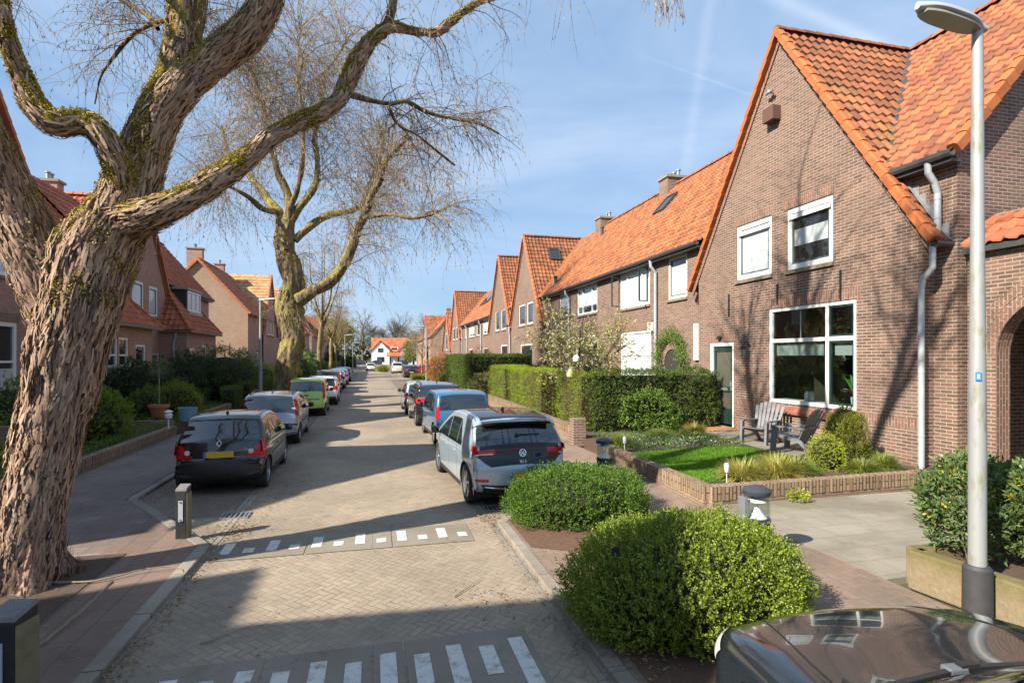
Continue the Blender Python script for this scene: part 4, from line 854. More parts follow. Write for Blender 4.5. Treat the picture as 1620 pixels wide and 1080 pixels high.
# ---- plastic garden chairs
def adirondack(loc, rz, label):
    root = empty('garden_chair', loc, R(rz)); tag(root, label, 'garden chair', 'grey slatted garden chairs')
    k = 1.08                                   # local: faces +x
    b = MB()
    for i in range(7):
        f = (i-3)/3; y = f*.25*k; ht = (.98-.10*f*f)*k; yt = f*.33*k
        b.hexa([(-.16, y-.034, .26), (-.135, y-.034, .25), (-.135, y+.034, .25), (-.16, y+.034, .26), (-.48, yt-.041, ht), (-.455, yt-.041, ht), (-.455, yt+.041, ht), (-.48, yt+.041, ht)])
    b.box(-.34, -.26, .56, -.30, .26, .62); b.build('backrest', M['chair'], root, local=True)
    s = MB()
    for i in range(6): x = -.12+i*.105; z = .30+i*.022; s.hexa([(x, -.27, z-.02), (x+.088, -.27, z), (x+.088, .27, z), (x, .27, z-.02), (x, -.27, z), (x+.088, -.27, z+.02), (x+.088, .27, z+.02), (x, .27, z)])
    s.build('seat', M['chair'], root, local=True)
    for q in (-1, 1):
        a = MB(); a.hexa([(-.36, q*.30-.05, .56), (.46, q*.34-.07, .58), (.46, q*.34+.07, .58), (-.36, q*.30+.05, .56), (-.36, q*.30-.05, .59), (.46, q*.34-.07, .61), (.46, q*.34+.07, .61), (-.36, q*.30+.05, .59)]); a.build('armrest', M['chair'], root, local=True)
        l = MB(); l.hexa([(.38, q*.33-.03, 0), (.50, q*.33-.03, 0), (.50, q*.33+.03, 0), (.38, q*.33+.03, 0), (.34, q*.33-.03, .58), (.46, q*.33-.03, .58), (.46, q*.33+.03, .58), (.34, q*.33+.03, .58)]); l.build('leg', M['chair'], root, local=True)
        l = MB(); l.hexa([(-.52, q*.29-.025, 0), (-.42, q*.29-.025, 0), (-.42, q*.29+.025, 0), (-.52, q*.29+.025, 0), (-.24, q*.29-.025, .28), (-.10, q*.29-.025, .30), (-.10, q*.29+.025, .30), (-.24, q*.29+.025, .28)]); l.hexa([(-.24, q*.29-.025, .22), (.44, q*.31-.025, .36), (.44, q*.31+.025, .36), (-.24, q*.29+.025, .22), (-.24, q*.29-.025, .30), (.44, q*.31-.025, .43), (.44, q*.31+.025, .43), (-.24, q*.29+.025, .30)]); l.build('leg', M['chair'], root, local=True)
adirondack((10.05, 12.75, GZ0+.02), 205, 'grey slatted garden chair facing the street, left of the pair under the big window')
adirondack((9.95, 11.35, GZ0+.02), 112, 'grey slatted garden chair seen side-on, right of the pair beside the conifer')
# wall lantern by the door
wl = empty('wall_lantern', (11, 14.5, 2.7)); tag(wl, 'small dark wall lantern between the green door and the big window', 'wall lamp')
mb = MB(); mb.lathe([(.01, .0), (.055, .02), (.075, .20), (.02, .20)], 6, (10.76, 14.5, 2.55)); mb.build('lantern_body', M['zinc'], wl); mb = MB(); mb.lathe([(.12, .20), (.11, .22), (.02, .30)], 12, (10.76, 14.5, 2.55)); mb.build('lantern_roof', M['black'], wl, smooth=True)
mb = MB(); mb.tube([(11.0, 14.5, 2.86), (10.88, 14.5, 2.98), (10.76, 14.5, 2.86)], .014, 8); mb.lathe([(.06, -.01), (.06, .01)], 12, (10.98, 14.5, 2.86)); mb.build('bracket', M['black'], wl)
# things behind the big window
for y, lb in ((12.55, 'white vase on the window sill of the big window, left one'), (12.40, 'white vase on the window sill of the big window, right one')):
    mb = MB(); mb.lathe([(.04, 0), (.07, .05), (.065, .2), (.045, .24), (.045, .26)], 16, (11.30, y, 1.33)); tag(mb.build('vase', M['white'], None, smooth=True), lb, 'vase')
mb = MB(); mb.box(11.2, 10.8, 1.24, 11.5, 13.6, 1.33); mb.build('window_shelf', M['white'], HA)
pt = empty('potted_plant', (11.35, 11.05, 1.33)); tag(pt, 'green plant in a white pot behind the right pane of the big window', 'plant')
mb = MB(); mb.lathe([(.09, 0), (.12, .2)], 16, (11.35, 11.05, 1.33)); mb.build('pot', M['white'], pt, smooth=True)
mb = MB()
for k in range(7):
    a = k*.9; d_ = Vector((math.cos(a)*.3, math.sin(a)*.5, 0)); p = Vector((11.35, 11.05, 1.5)); q = p+d_*.35+Vector((0, 0, .35+.05*(k % 3))); e = p+d_*.8+Vector((0, 0, .5+.08*(k % 2))); sd = Vector((-math.sin(a), math.cos(a), 0))*.06
    mb.add([p, q+sd, e, q-sd], [(0, 1, 2, 3)])
mb.build('leaves', simple('houseplant', (.10, .28, .05), .5), pt)
# terracotta pot with standard tree, left
def pot_tree(x, y, z):
    root = empty('potted_tree', (x, y, z)); tag(root, 'slim standard olive tree in a terracotta pot on the left garden wall', 'potted tree')
    mb = MB(); mb.lathe([(.20, 0), (.29, .34), (.33, .35), (.33, .44), (.29, .44), (.27, .36)], 24, (x, y, z)); mb.build('pot', M['terracotta'], root, smooth=True)
    mb = MB(); mb.tube([(x, y, z+.3), (x+.01, y, z+1.0), (x-.01, y, z+1.75)], .022, 8); mb.build('trunk', simple('olive_bark', (.25, .21, .15), .9), root)
    return root
POT = pot_tree(-7.2, 21.7, .42)
for nm, pts, lab, cat in (('water_tub', [(.26, 0), (.30, .45), (.27, .45), (.24, .1)], 'pale blue tub standing beyond the pot, above the black car roof', 'tub'),):
    mb = MB(); mb.lathe(pts, 20, (-6.1, 21.0, .35)); tag(mb.build(nm, simple('pale_blue', (.18, .30, .36), .5), None, smooth=True), lab, cat)
mb = MB(); mb.box(-9.6, 27.5, .16, -8.9, 28.2, 1.15); mb.prism([(-9.65, 27.45, 1.15), (-8.85, 27.45, 1.15), (-8.85, 28.25, 1.15), (-9.65, 28.25, 1.15)], (0, .05, .12)); tag(mb.build('wheeled_bin', simple('bin_green', (.05, .14, .07), .5), None, bevel=.03), 'green lidded waste bin among the left garden shrubs', 'bin')
mb = MB(); mb.lathe([(.02, -.3), (.02, 0), (.09, .02), (.11, .12), (.07, .2), (.13, .22), (.02, .27)], 14, (-5.95, 18.7, .65)); tag(mb.build('globe_light', M['white'], None, smooth=True), 'small white globe light on the end of the left garden wall', 'garden light')
for (x, y, lb) in ((5.72, 12.0, 'clear stake light at the far corner of the lawn'), (6.02, 8.55, 'clear stake light at the near corner of the lawn, above the nearest bollard lamp')):
    mb = MB(); mb.lathe([(.01, 0), (.01, .22), (.035, .24), (.05, .36), (.03, .40), (.02, .40)], 10, (x, y, .25)); tag(mb.build('stake_light', simple('stake_clear', (.55, .58, .6), .15), None, smooth=True), lb, 'garden light', 'stake lights on the lawn edge')
# ------------------------------------------------------------------ cars
def paint(name, col, rough=.28, metal=.25, coat=1.0):
    t = NT(name); nz = t.noise(260, t.objc(), detail=2); d = t.noise(3, t.objc(), detail=5)
    c = t.mix(.10, col, t.mix(nz, tuple(x*.6 for x in col), tuple(min(1, x*1.6+.01) for x in col)))
    c = t.mix(t.math('MULTIPLY', t.rng(d, .5, .8), .03), c, (.25, .22, .18))
    return t.prin(c, rough, metal, Coat_Weight=coat, Coat_Roughness=.025)
M['carglass'] = glass_mat('car_glass', (.012, .016, .018), .01, .9)
M['tyre'] = simple('tyre_rubber', (.022, .022, .022), .85, bump=.3)
M['rim'] = simple('alloy', (.45, .46, .47), .28, .8)
M['trim'] = simple('black_trim', (.018, .018, .018), .5)
M['gloss_black'] = simple('gloss_black', (.008, .008, .010), .06)
M['tail'] = simple('tail_light', (.50, .012, .015), .12, var=.25, nscale=14)
M['tail_dark'] = simple('tail_light_dark', (.16, .008, .01), .1)
M['lamp_w'] = simple('clear_lamp', (.62, .60, .60), .1)
M['plate'] = simple('number_plate_yellow', (.62, .38, .03), .45, var=.12, nscale=6)
M['chrome'] = simple('chrome', (.75, .76, .78), .15, 1.0)
M['under'] = simple('underbody', (.008, .008, .008), .9)
def cr(P, t):
    P = np.asarray(P, float); n = len(P); t = np.atleast_1d(t); i = np.clip(np.floor(t).astype(int), 0, n-2); f = (t-i)[:, None]
    p0 = P[np.clip(i-1, 0, n-1)]; p1 = P[i]; p2 = P[i+1]; p3 = P[np.clip(i+2, 0, n-1)]
    a = .42; m1 = a*(p2-p0); m2 = a*(p3-p1)
    return (2*f**3-3*f**2+1)*p1+(f**3-2*f**2+f)*m1+(-2*f**3+3*f**2)*p2+(f**3-f**2)*m2
class Car:
    def __init__(s, sil, W, L, H, belt, wheels, wr, tumble=.2, sill=.2, rr=.09, plan_r=.10, plan_f=.16, facer=.10):
        s.sil = sil; s.W = W/2; s.L = L; s.H = H; s.belt = belt; s.wheels = wheels; s.wr = wr; s.tumble = tumble; s.sill = sill; s.rr = rr; s.pr = plan_r; s.pf = plan_f; s.facer = facer
    def hw(s, y, z):
        y = np.asarray(y, float); z = np.asarray(z, float)
        w = s.W*(1-s.pr*np.clip(1-y/.9, 0, 1)**2-s.pf*np.clip((y-(s.L-1.1))/1.1, 0, 1)**2)
        w = w*(1-s.tumble*np.clip((z-s.belt)/(s.H-s.belt), 0, 1)**1.25)
        w = w-.035*np.clip((.5-z)/.35, 0, 1)**1.5+.012*np.exp(-((z-s.belt+.10)/.05)**2)
        return w
    def curve(s, t):
        P = cr(s.sil, t); e = .02; D = cr(s.sil, np.clip(np.atleast_1d(t)+e, 0, len(s.sil)-1))-cr(s.sil, np.clip(np.atleast_1d(t)-e, 0, len(s.sil)-1))
        D /= np.linalg.norm(D, axis=1)[:, None]+1e-9; N = np.stack([-D[:, 1], D[:, 0]], 1)   # outward (path runs rear-bottom -> over the roof -> front)
        return P, N
    def insets(s, t):
        P, N = s.curve(t); crown = .025+s.facer*np.abs(N[:, 0])**1.5; r = s.rr+.03*np.abs(N[:, 0]); return P, N, crown, r
    def edge(s, t):
        P, N, c, r = s.insets(t); return P-N*(c+r)[:, None]
    def surf(s, T, U, off=0):
        """points for arrays T (k) and U (m) -> (k,m,3)"""
        P, N, cw, r = s.insets(T); E = P-N*(cw+r)[:, None]; w = s.hw(E[:, 0], E[:, 1]); k = len(P)
        out = np.empty((k, len(U), 3))
        for j, u in enumerate(U):
            a = abs(u); sg = 1 if u >= 0 else -1
            if a < .85: x = (w-r)*(a/.85); ins = cw*(x/np.maximum(w-r, .01))**2
            else:
                ph = (a-.85)/.15*math.pi/2; x = (w-r)+r*math.sin(ph); ins = cw+r*(1-math.cos(ph))
            ins = ins-off*(1 if a < .9 else .5); q = P-N*np.asarray(ins)[:, None]; out[:, j] = np.stack([sg*(x+(off if a > .85 else 0)), q[:, 0], q[:, 1]], 1)
        return out
    def patch(s, t0, t1, u0, u1, off=.004, nt=10, nu=12, shape=None):
        T = np.linspace(t0, t1, nt+1); U = np.linspace(u0, u1, nu+1); G = s.surf(T, U, off)
        if shape:                             # shape(f) -> (ua,ub) bounds as function of the fraction along t
            for i in range(nt+1):
                a, b = shape(i/nt); G[i] = s.surf(T[i:i+1], np.linspace(a, b, nu+1), off)[0]
        i = np.arange(nt)[:, None]*(nu+1); j = np.arange(nu)[None]; F = np.stack([i+j, i+j+1, i+nu+2+j, i+nu+1+j], -1).reshape(-1, 4)
        mb = MB(); mb.add(G.reshape(-1, 3).tolist(), F.tolist()); return mb
    def env(s):
        n = len(s.sil)-1; T = np.linspace(0, n, n*12+1); E = s.edge(T); kr = int(np.argmin(E[:len(E)//3, 0])); kf = int(np.argmax(E[:, 0]))
        up = E[kr:kf+1]; lo1 = E[:kr+1][::-1]; lo2 = E[kf:]
        return up, lo1, lo2
    def upper(s, y):
        up = s.env_c[0]; o = np.maximum.accumulate(up[:, 0]); return np.interp(y, o, up[:, 1])
    def side_pts(s, ys, zlo, zhi, m, off=0):
        V = []
        for y, a, b in zip(ys, zlo, zhi):
            z = np.linspace(a, b, m+1); x = s.hw(np.full(m+1, y), z)+off; V.append(np.stack([x, np.full(m+1, y), z], 1))
        return np.array(V)
    def side(s):
        s.env_c = s.env(); up, lo1, lo2 = s.env_c; y0 = up[0, 0]; y1 = up[-1, 0]
        ys = list(np.linspace(y0, y1, 90)); R_ = s.wr*1.14
        for yw in s.wheels: ys += list(yw+R_*np.cos(np.linspace(0, math.pi, 17)))
        ys = np.array(sorted(ys)); zhi = s.upper(ys); zlo = np.full(len(ys), s.sill)
        yl = lo1[:, 0]; zlo = np.where(ys < yl.max(), np.interp(ys, np.maximum.accumulate(yl), lo1[:, 1]), zlo)
        yf = lo2[::-1]; zlo = np.where(ys > yf[0, 0], np.interp(ys, np.maximum.accumulate(yf[:, 0]), yf[:, 1]), zlo)
        for yw in s.wheels:
            d = R_**2-(ys-yw)**2; zlo = np.where(d > 0, np.maximum(zlo, s.wr+np.sqrt(np.maximum(d, 0))), zlo)
        zlo = np.minimum(zlo, zhi); return ys, zlo, zhi
    def body(s):
        n = len(s.sil)-1; T = np.linspace(0, n, n*8+1); U = np.r_[np.linspace(-1, -.85, 6), np.linspace(-.85, .85, 13)[1:-1], np.linspace(.85, 1, 6)]
        G = s.surf(T, U); k, m = G.shape[:2]; i = np.arange(k-1)[:, None]*m; j = np.arange(m-1)[None]
        mb = MB(); mb.add(G.reshape(-1, 3).tolist(), np.stack([i+j, i+j+1, i+m+j+1, i+m+j], -1).reshape(-1, 4).tolist())
        ys, zl, zh = s.side(); P = s.side_pts(ys, zl, zh, 12); k, m = P.shape[:2]; i = np.arange(k-1)[:, None]*m; j = np.arange(m-1)[None]; F = np.stack([i+j, i+m+j, i+m+j+1, i+j+1], -1).reshape(-1, 4)
        mb.add(P.reshape(-1, 3).tolist(), F.tolist()); Q = P*[-1, 1, 1]; mb.add(Q.reshape(-1, 3).tolist(), F[:, ::-1].tolist())
        # arch lips
        return mb
    def side_patch(s, ya, yb, zlof, zhif, sg, off=.004, n=16, m=6):
        ys = np.linspace(ya, yb, n+1); lo = np.array([zlof(y) for y in ys]); hi = np.array([zhif(y) for y in ys]); hi = np.maximum(hi, lo+.001)
        P = s.side_pts(ys, lo, hi, m, off); k, mm = P.shape[:2]; i = np.arange(k-1)[:, None]*mm; j = np.arange(mm-1)[None]; F = np.stack([i+j, i+mm+j, i+mm+j+1, i+j+1], -1).reshape(-1, 4)
        mb = MB(); mb.add((P*[sg, 1, 1]).reshape(-1, 3).tolist(), F.tolist()); return mb
def wheel(root, x, y, r, sg, spokes=5, wd=.2, mat='rim', rimname='rim'):
    """axis along x, outer face towards sg"""
    def lath(prof, n=36):
        V = []; F = []
        for rr, xx in prof:
            for i in range(n): t = 2*math.pi*i/n; V.append((x+sg*xx, y+rr*math.cos(t), r+rr*math.sin(t)))
        for k in range(len(prof)-1):
            for i in range(n): j = (i+1) % n; F.append((k*n+i, k*n+j, (k+1)*n+j, (k+1)*n+i))
        return V, F
    mb = MB(); mb.add(*lath([(r*.66, -wd), (r*.95, -wd), (r, -wd*.85), (r, -wd*.15), (r*.96, -.01), (r*.85, .0), (r*.68, -.012), (r*.655, -.03)])); w = mb.build('wheel', M['tyre'], root, smooth=True, local=True)
    q = MB(); q.add(*lath([(r*.67, -.02), (r*.62, -.012), (r*.60, -.05), (r*.58, -.12)])); q.add(*lath([(r*.14, -.03), (r*.12, -.015), (0.001, -.012)], 16))
    for i in range(spokes):
        a = 2*math.pi*i/spokes+.3; ca, sa = math.cos(a), math.sin(a); h0, h1 = r*.10, r*.13 if spokes < 7 else r*.06
        V = []
        for rr, hh, xx in ((r*.08, h0*.8, -.02), (r*.61, h1, -.022)):
            for k, dd in ((-1, 0), (1, 0), (1, -.03), (-1, -.03)): V.append((x+sg*(xx+dd), y+ca*rr-sa*hh*k*.6, r+sa*rr+ca*hh*k*.6))
        q.add(V, [(0, 1, 5, 4), (1, 2, 6, 5), (2, 3, 7, 6), (3, 0, 4, 7), (4, 5, 6, 7)])
    q.build(rimname, M[mat], w, smooth=True, local=True, sharp=30)
    d = MB(); d.add(*lath([(r*.6, -.12), (.001, -.12)], 20)); d.build('brake_disc', M['under'], w, local=True)
    return w
def put_on(s, t, x, z_off=.006):
    P, N, c, r = s.insets(t); w = s.hw(P[:, 0], P[:, 1]); ins = c[0]*(x/max(.01, (w[0]-r[0])))**2; p = P[0]-N[0]*(ins-z_off)
    return Vector((x, p[0], p[1])), Vector((0, N[0][0], N[0][1]))
def decal(s, root, t, x, shapes, mat, name, off=.008, thick=.004):
    """flat shapes [(polygon in (u,v) metres)] put on the rear face"""
    o, n = put_on(s, np.array([t]), x, off); ux = Vector((1, 0, 0)); vz = ux.cross(n)*1.0
    if vz.z < 0: vz = -vz
    mb = MB()
    for P in shapes: mb.prism([o+ux*a+vz*b for a, b in P], n*thick)
    return mb.build(name, M[mat] if isinstance(mat, str) else mat, root, local=True)
def ring(r0, r1, n=28, cx=0, cz=0):
    out = []
    for i in range(n):
        a, b = 2*math.pi*i/n, 2*math.pi*(i+1)/n; out.append([(cx+math.cos(a)*r0, cz+math.sin(a)*r0), (cx+math.cos(a)*r1, cz+math.sin(a)*r1), (cx+math.cos(b)*r1, cz+math.sin(b)*r1), (cx+math.cos(b)*r0, cz+math.sin(b)*r0)])
    return out
def bar2(a, b, w):
    a = Vector(a); b = Vector(b); d = (b-a).normalized(); p = Vector((-d.y, d.x))*w/2; return [tuple(a-p), tuple(b-p), tuple(b+p), tuple(a+p)]
def text_decal(s, root, t, x, txt, size, mat, name='badge'):
    cu = bpy.data.curves.new('txt', 'FONT'); cu.body = txt; cu.size = size; cu.align_x = 'CENTER'; cu.align_y = 'CENTER'; cu.extrude = .001
    to = bpy.data.objects.new('txt', cu); COL.objects.link(to); dg = bpy.context.evaluated_depsgraph_get(); me = bpy.data.meshes.new_from_object(to.evaluated_get(dg)); bpy.data.objects.remove(to)
    o_, n = put_on(s, np.array([t]), x, .012); ux = Vector((1, 0, 0)); vz = ux.cross(n); vz = vz if vz.z > 0 else -vz
    for v in me.vertices: c_ = v.co.copy(); v.co = o_+ux*c_.x+vz*c_.y+n*(c_.z)
    me.materials.clear(); me.materials.append(M[mat]); o = bpy.data.objects.new(name, me); COL.objects.link(o); o.parent = root; return o
def make_car(label, loc, rz, sp):
    root = empty(sp.get('name', 'parked_car'), loc, R(rz)); tag(root, label, 'car', 'cars parked along the street')
    c = Car(sp['sil'], sp['W'], sp['L'], sp['H'], sp['belt'], sp['wheels'], sp['wr'], **sp.get('kw', {}))
    pm = sp['paint']; b = c.body(); b.build('body', pm, root, smooth=True, local=True, sharp=50)
    u = MB(); u.box(-c.W*.86, .25, .17, c.W*.86, c.L-.25, .6); u.build('underbody', M['under'], root, local=True)
    # wheel arch linings
    for yw in c.wheels:
        for sg in (-1, 1):
            mb = MB(); n_ = 12; Rr = c.wr*1.15; V = []
            for i in range(n_+1):
                a = math.pi*i/n_; yy, zz = yw+Rr*math.cos(a), c.wr+Rr*math.sin(a); V += [(sg*(c.W-.02), yy, zz), (sg*(c.W*.55), yy, zz)]
            mb.add(V, [(2*i, 2*i+1, 2*i+3, 2*i+2) for i in range(n_)]); mb.add([(sg*c.W*.55, yw-Rr, .15), (sg*c.W*.55, yw+Rr, .15), (sg*c.W*.55, yw+Rr, c.wr+Rr), (sg*c.W*.55, yw-Rr, c.wr+Rr)], [(0, 1, 2, 3)])
            mb.build('arch_lining', M['under'], root, local=True)
            w = wheel(root, sg*(c.W-.015), yw, c.wr, sg, sp.get('spokes', 7), mat=sp.get('rim', 'rim'))
    # glass
    g0, g1 = sp['rear_t']; ru = sp.get('rear_u', (.80, .78)); gr = c.patch(g0, g1, -1, 1, .004, shape=lambda f: (-(ru[0]*(1-f)+ru[1]*f), ru[0]*(1-f)+ru[1]*f)); gr.build('rear_window', M['carglass'], root, smooth=True, local=True)
    f0, f1 = sp['front_t']; gf = c.patch(f0, f1, -1, 1, .004, shape=lambda f: (-.90-.04*f, .90+.04*f)); gf.build('windscreen', M['carglass'], root, smooth=True, local=True)
    belt = sp.get('belt_line', lambda y: c.belt+.02)
    def top(y): return c.upper(y)-.035
    for sg in (-1, 1):
        for wi, (ya, yb, sla, slb) in enumerate(sp['swin']):
            # slanted pillar lines: at y inside window z limited
            def hi(y, ya=ya, yb=yb, sla=sla, slb=slb):
                z = top(y); b0 = belt(y)
                if sla: z = min(z, b0+max(0, (y-ya))*sla)
                if slb: z = min(z, b0+max(0, (yb-y))*slb)
                return z
            c.side_patch(ya, yb, belt, hi, sg, .004, n=30).build('side_window', M['carglass'], root, smooth=True, local=True)
        # dark window surround strip and door lines
        for yd in sp.get('doors', ()):
            c.side_patch(yd-.004, yd+.004, lambda y: .30, lambda y: c.belt+.02, sg, .0015, n=1, m=10).build('door_gap', M['under'], root, local=True)
        for yd in sp.get('handles', ()):
            y0_ = yd; mb = MB(); xw = float(c.hw(yd, c.belt-.13)); mb.box(sg*(xw-.01), yd-.09, c.belt-.145, sg*(xw+.022), yd+.09, c.belt-.115); mb.build('handle', sp.get('handle_mat', pm), root, local=True, bevel=.008)
        if sp.get('sill_trim', True):
            c.side_patch(c.wheels[0]+c.wr*1.2, c.wheels[1]-c.wr*1.2, lambda y: c.sill+.0, lambda y: c.sill+.09, sg, .006, n=2, m=2).build('sill', M['trim'], root, local=True)
        if sp.get('rub'):
            c.side_patch(c.wheels[0]+c.wr*1.3, c.wheels[1]-c.wr*1.3, lambda y: .56, lambda y: .61, sg, .010, n=2, m=2).build('side_moulding', M[sp['rub']], root, local=True)
        # mirror
        ym = sp['mirror']; xm = float(c.hw(ym, c.belt)); mb = MB(); Vv = []
        mb.lathe([(.005, -.075), (.05, -.068), (.07, -.02), (.072, .03), (.055, .07), (.005, .08)], 14, (0, 0, 0)); mb.v = [(sg*(xm+.115+p[0]*1.15), ym+p[1]*.75, c.belt+.07+p[2]) for p in mb.v]
        mb.box(sg*(xm-.05), ym-.02, c.belt+.0, sg*(xm+.08), ym+.03, c.belt+.035)
        mb.build('mirror', sp.get('mirror_mat', M['trim']), root, smooth=True, local=True)
    for nm, args, mt in sp.get('patches', ()):
        c.patch(*args[:4], **args[4]).build(nm, M[mt] if isinstance(mt, str) else mt, root, smooth=True, local=True)
    for nm, ya, yb, za, zb, mt in sp.get('sides', ()):
        for sg in (-1, 1):
            f1_ = za if callable(za) else (lambda y, v=za: v); f2_ = zb if callable(zb) else (lambda y, v=zb: v); c.side_patch(ya, yb, f1_, f2_, sg, .005, n=8).build(nm, M[mt] if isinstance(mt, str) else mt, root, smooth=True, local=True)
    if 'plate' in sp:
        t_, wd, ht = sp['plate']; pl = decal(c, root, t_, 0, [[(-wd/2, -ht/2), (wd/2, -ht/2), (wd/2, ht/2), (-wd/2, ht/2)]], 'plate', 'number_plate', off=.012+sp.get('plate_off', 0), thick=.008)
        decal(c, pl, t_, 0, [[(-wd/2, -ht/2), (-wd/2+.045, -ht/2), (-wd/2+.045, ht/2), (-wd/2, ht/2)]], simple('plate_blue', (.05, .16, .42), .5), 'plate_band', off=.0215+sp.get('plate_off', 0), thick=.001)
    if 'extra' in sp: sp['extra'](c, root, sp)
    return root, c
def antenna(c, root, t, ln=.2, lean=.4):
    o, n = put_on(c, np.array([t]), 0, 0); mb = MB(); mb.tube([o, o+Vector((0, -ln*lean, ln))], .006, 6); mb.lathe([(.03, 0), (.022, .03), (.005, .05)], 10, tuple(o)); mb.build('antenna', M['trim'], root, smooth=True, local=True)
def fin(c, root, t):
    o, n = put_on(c, np.array([t]), 0, 0); mb = MB(); mb.hexa([(o.x-.02, o.y-.05, o.z-.01), (o.x+.02, o.y-.05, o.z-.01), (o.x+.02, o.y+.09, o.z-.01), (o.x-.02, o.y+.09, o.z-.01), (o.x-.005, o.y-.07, o.z+.07), (o.x+.005, o.y-.07, o.z+.07), (o.x+.005, o.y-.03, o.z+.07), (o.x-.005, o.y-.03, o.z+.07)]); mb.build('antenna', M['trim'], root, local=True)
def wiper(c, root, t, x0, x1, mat='trim'):
    o, n = put_on(c, np.array([t]), x0, .02); p, _ = put_on(c, np.array([t+.08]), x1, .02); mb = MB(); mb.beam(o, p, .022, .016, n); mb.beam(o-n*.02, o+n*.02, .05, .05); mb.build('wiper', M[mat], root, local=True)
def spoiler(c, root, t, w, d=.16, th=.035, mat=None, drop=.0):
    P, N, _, _ = c.insets(np.array([t])); y, z = P[0]; mb = MB(); n_ = 8; V = []
    rows = []
    for i in range(n_+1):
        f = -1+2*i/n_; x = f*w/2; yy = .07*f*f; zz = -.022*f*f
        rows.append([(x, y+.10+yy, z+zz+.012), (x, y-d+yy, z+zz-.02-drop), (x, y-d+yy+.01, z+zz-.02-th-drop), (x, y+.05+yy, z+zz-th-.02)])
    V = [p for r_ in rows for p in r_]; F = []
    for i in range(n_):
        for k in range(4): F.append((i*4+k, i*4+(k+1) % 4, i*4+4+(k+1) % 4, i*4+4+k))
    F += [(0, 1, 2, 3), (n_*4+3, n_*4+2, n_*4+1, n_*4)]; mb.add(V, F); mb.build('spoiler', mat or M['trim'], root, local=True, smooth=True, sharp=30)
def rails(c, root, ta, tb):
    for sg in (-1, 1):
        pts = []
        for t_ in np.linspace(ta, tb, 8): G = c.surf(np.array([t_]), np.array([.80*sg]))[0, 0]; pts.append((G[0], G[1], G[2]+.045))
        pts[0] = (pts[0][0], pts[0][1], pts[0][2]-.045); pts[-1] = (pts[-1][0], pts[-1][1], pts[-1][2]-.045); mb = MB(); mb.tube(pts, .018, 8); mb.build('roof_rail', M['trim'], root, smooth=True, local=True)
def std(L, H, scale_belt=None, **k): return k
# --- pale blue electric hatchback
SIL_A = [(.16, .22), (.03, .34), (-.0, .52), (.0, .68), (.07, .80), (.10, .95), (.20, 1.12), (.36, 1.30), (.44, 1.41), (.62, 1.475), (1.1, 1.51), (1.7, 1.515), (2.3, 1.47), (2.85, 1.26), (3.35, 1.02), (3.8, .88), (4.1, .72), (4.19, .5), (4.1, .22)]
pA = paint('pale_blue_paint', (.33, .41, .47), .3, .2)
def exA(c, root, sp):
    sil = c
    # VW style roundel
    R0 = .062; sh = ring(R0*.86, R0, 32); g = lambda a, b: bar2(a, b, .0085)
    sh += [g((-.030, .043), (-.008, .002)), g((-.008, .002), (.008, .002)) if False else g((.030, .043), (.008, .002)), g((-.049, .022), (-.024, -.042)), g((-.024, -.042), (0, .004)), g((0, .004), (.024, -.042)), g((.024, -.042), (.049, .022)), g((-.010, .004), (.010, .004))]
    decal(c, root, 4.75, 0, sh, 'chrome', 'emblem', off=.014)
    text_decal(c, root, 3.75, 0, 'ID.3', .07, 'chrome')
    wiper(c, root, 6.35, -.05, .36); fin(c, root, 10.3); spoiler(c, root, 8.25, 1.22, .16, .04, M['gloss_black'])
    for sg in (-1, 1):
        mb = c.patch(3.0, 3.25, .0, 1, .02); 
    c.patch(1.6, 1.85, -.95, -.72, .006, nt=3, nu=6).build('reflector', M['tail'], root, smooth=True, local=True)
    c.patch(1.6, 1.85, .72, .95, .006, nt=3, nu=6).build('reflector', M['tail'], root, smooth=True, local=True)
spA = dict(sil=SIL_A, W=1.70, L=4.19, H=1.52, belt=.92, wheels=[.70, 3.42], wr=.335, paint=pA, spokes=5, mirror=2.95, mirror_mat=M['gloss_black'],
    rear_t=(5.7, 7.7), rear_u=(.90, .88), front_t=(12.15, 13.9), belt_line=lambda y: .95+.03*(2.9-y)/2.0,
    swin=[(.95, 1.32, 1.1, 0), (1.36, 2.08, 0, 0), (2.14, 3.12, 0, 1.6)], doors=(1.33, 2.11, 3.05), handles=(1.5, 2.3),
    patches=[('tailgate_panel', (3.45, 8.1, -.94, .94, dict(off=.0035, nt=22, nu=16, shape=lambda f: (-(.66+.29*min(1, f*3.5)), .66+.29*min(1, f*3.5)))), 'gloss_black'),
             ('tail_light', (4.72, 5.35, -1.0, -.56, dict(off=.006)), 'tail'), ('tail_light', (4.72, 5.35, .56, 1.0, dict(off=.006)), 'tail'), ('light_bar', (5.12, 5.24, -.56, .56, dict(off=.008, nt=2)), 'tail_dark'),
             ('lamp_clear', (4.70, 4.86, -.92, -.60, dict(off=.012, nt=2)), 'lamp_w'), ('roof_panel', (8.6, 12.0, -.9, .9, dict(off=.003, nt=20)), 'gloss_black'),
             ('diffuser', (.15, 1.35, -.92, .92, dict(off=.004)), 'trim'), ('diffuser_trim', (.95, 1.1, -.80, .80, dict(off=.012, nt=2)), 'chrome')],
    sides=[('tail_light', .12, .36, .93, 1.03, 'tail'), ('pillar_trim', .98, 3.15, lambda y: 0.92+.03*(2.9-y)/2.0, lambda y: .95+.03*(2.9-y)/2.0, 'gloss_black')],
    plate=(2.25, .48, .105), extra=exA, kw=dict(plan_r=.12, rr=.08, facer=.10))
make_car('pale blue hatchback with black tailgate, nearest car on the right kerb', (2.42, 8.85, 0), 3.6, spA)
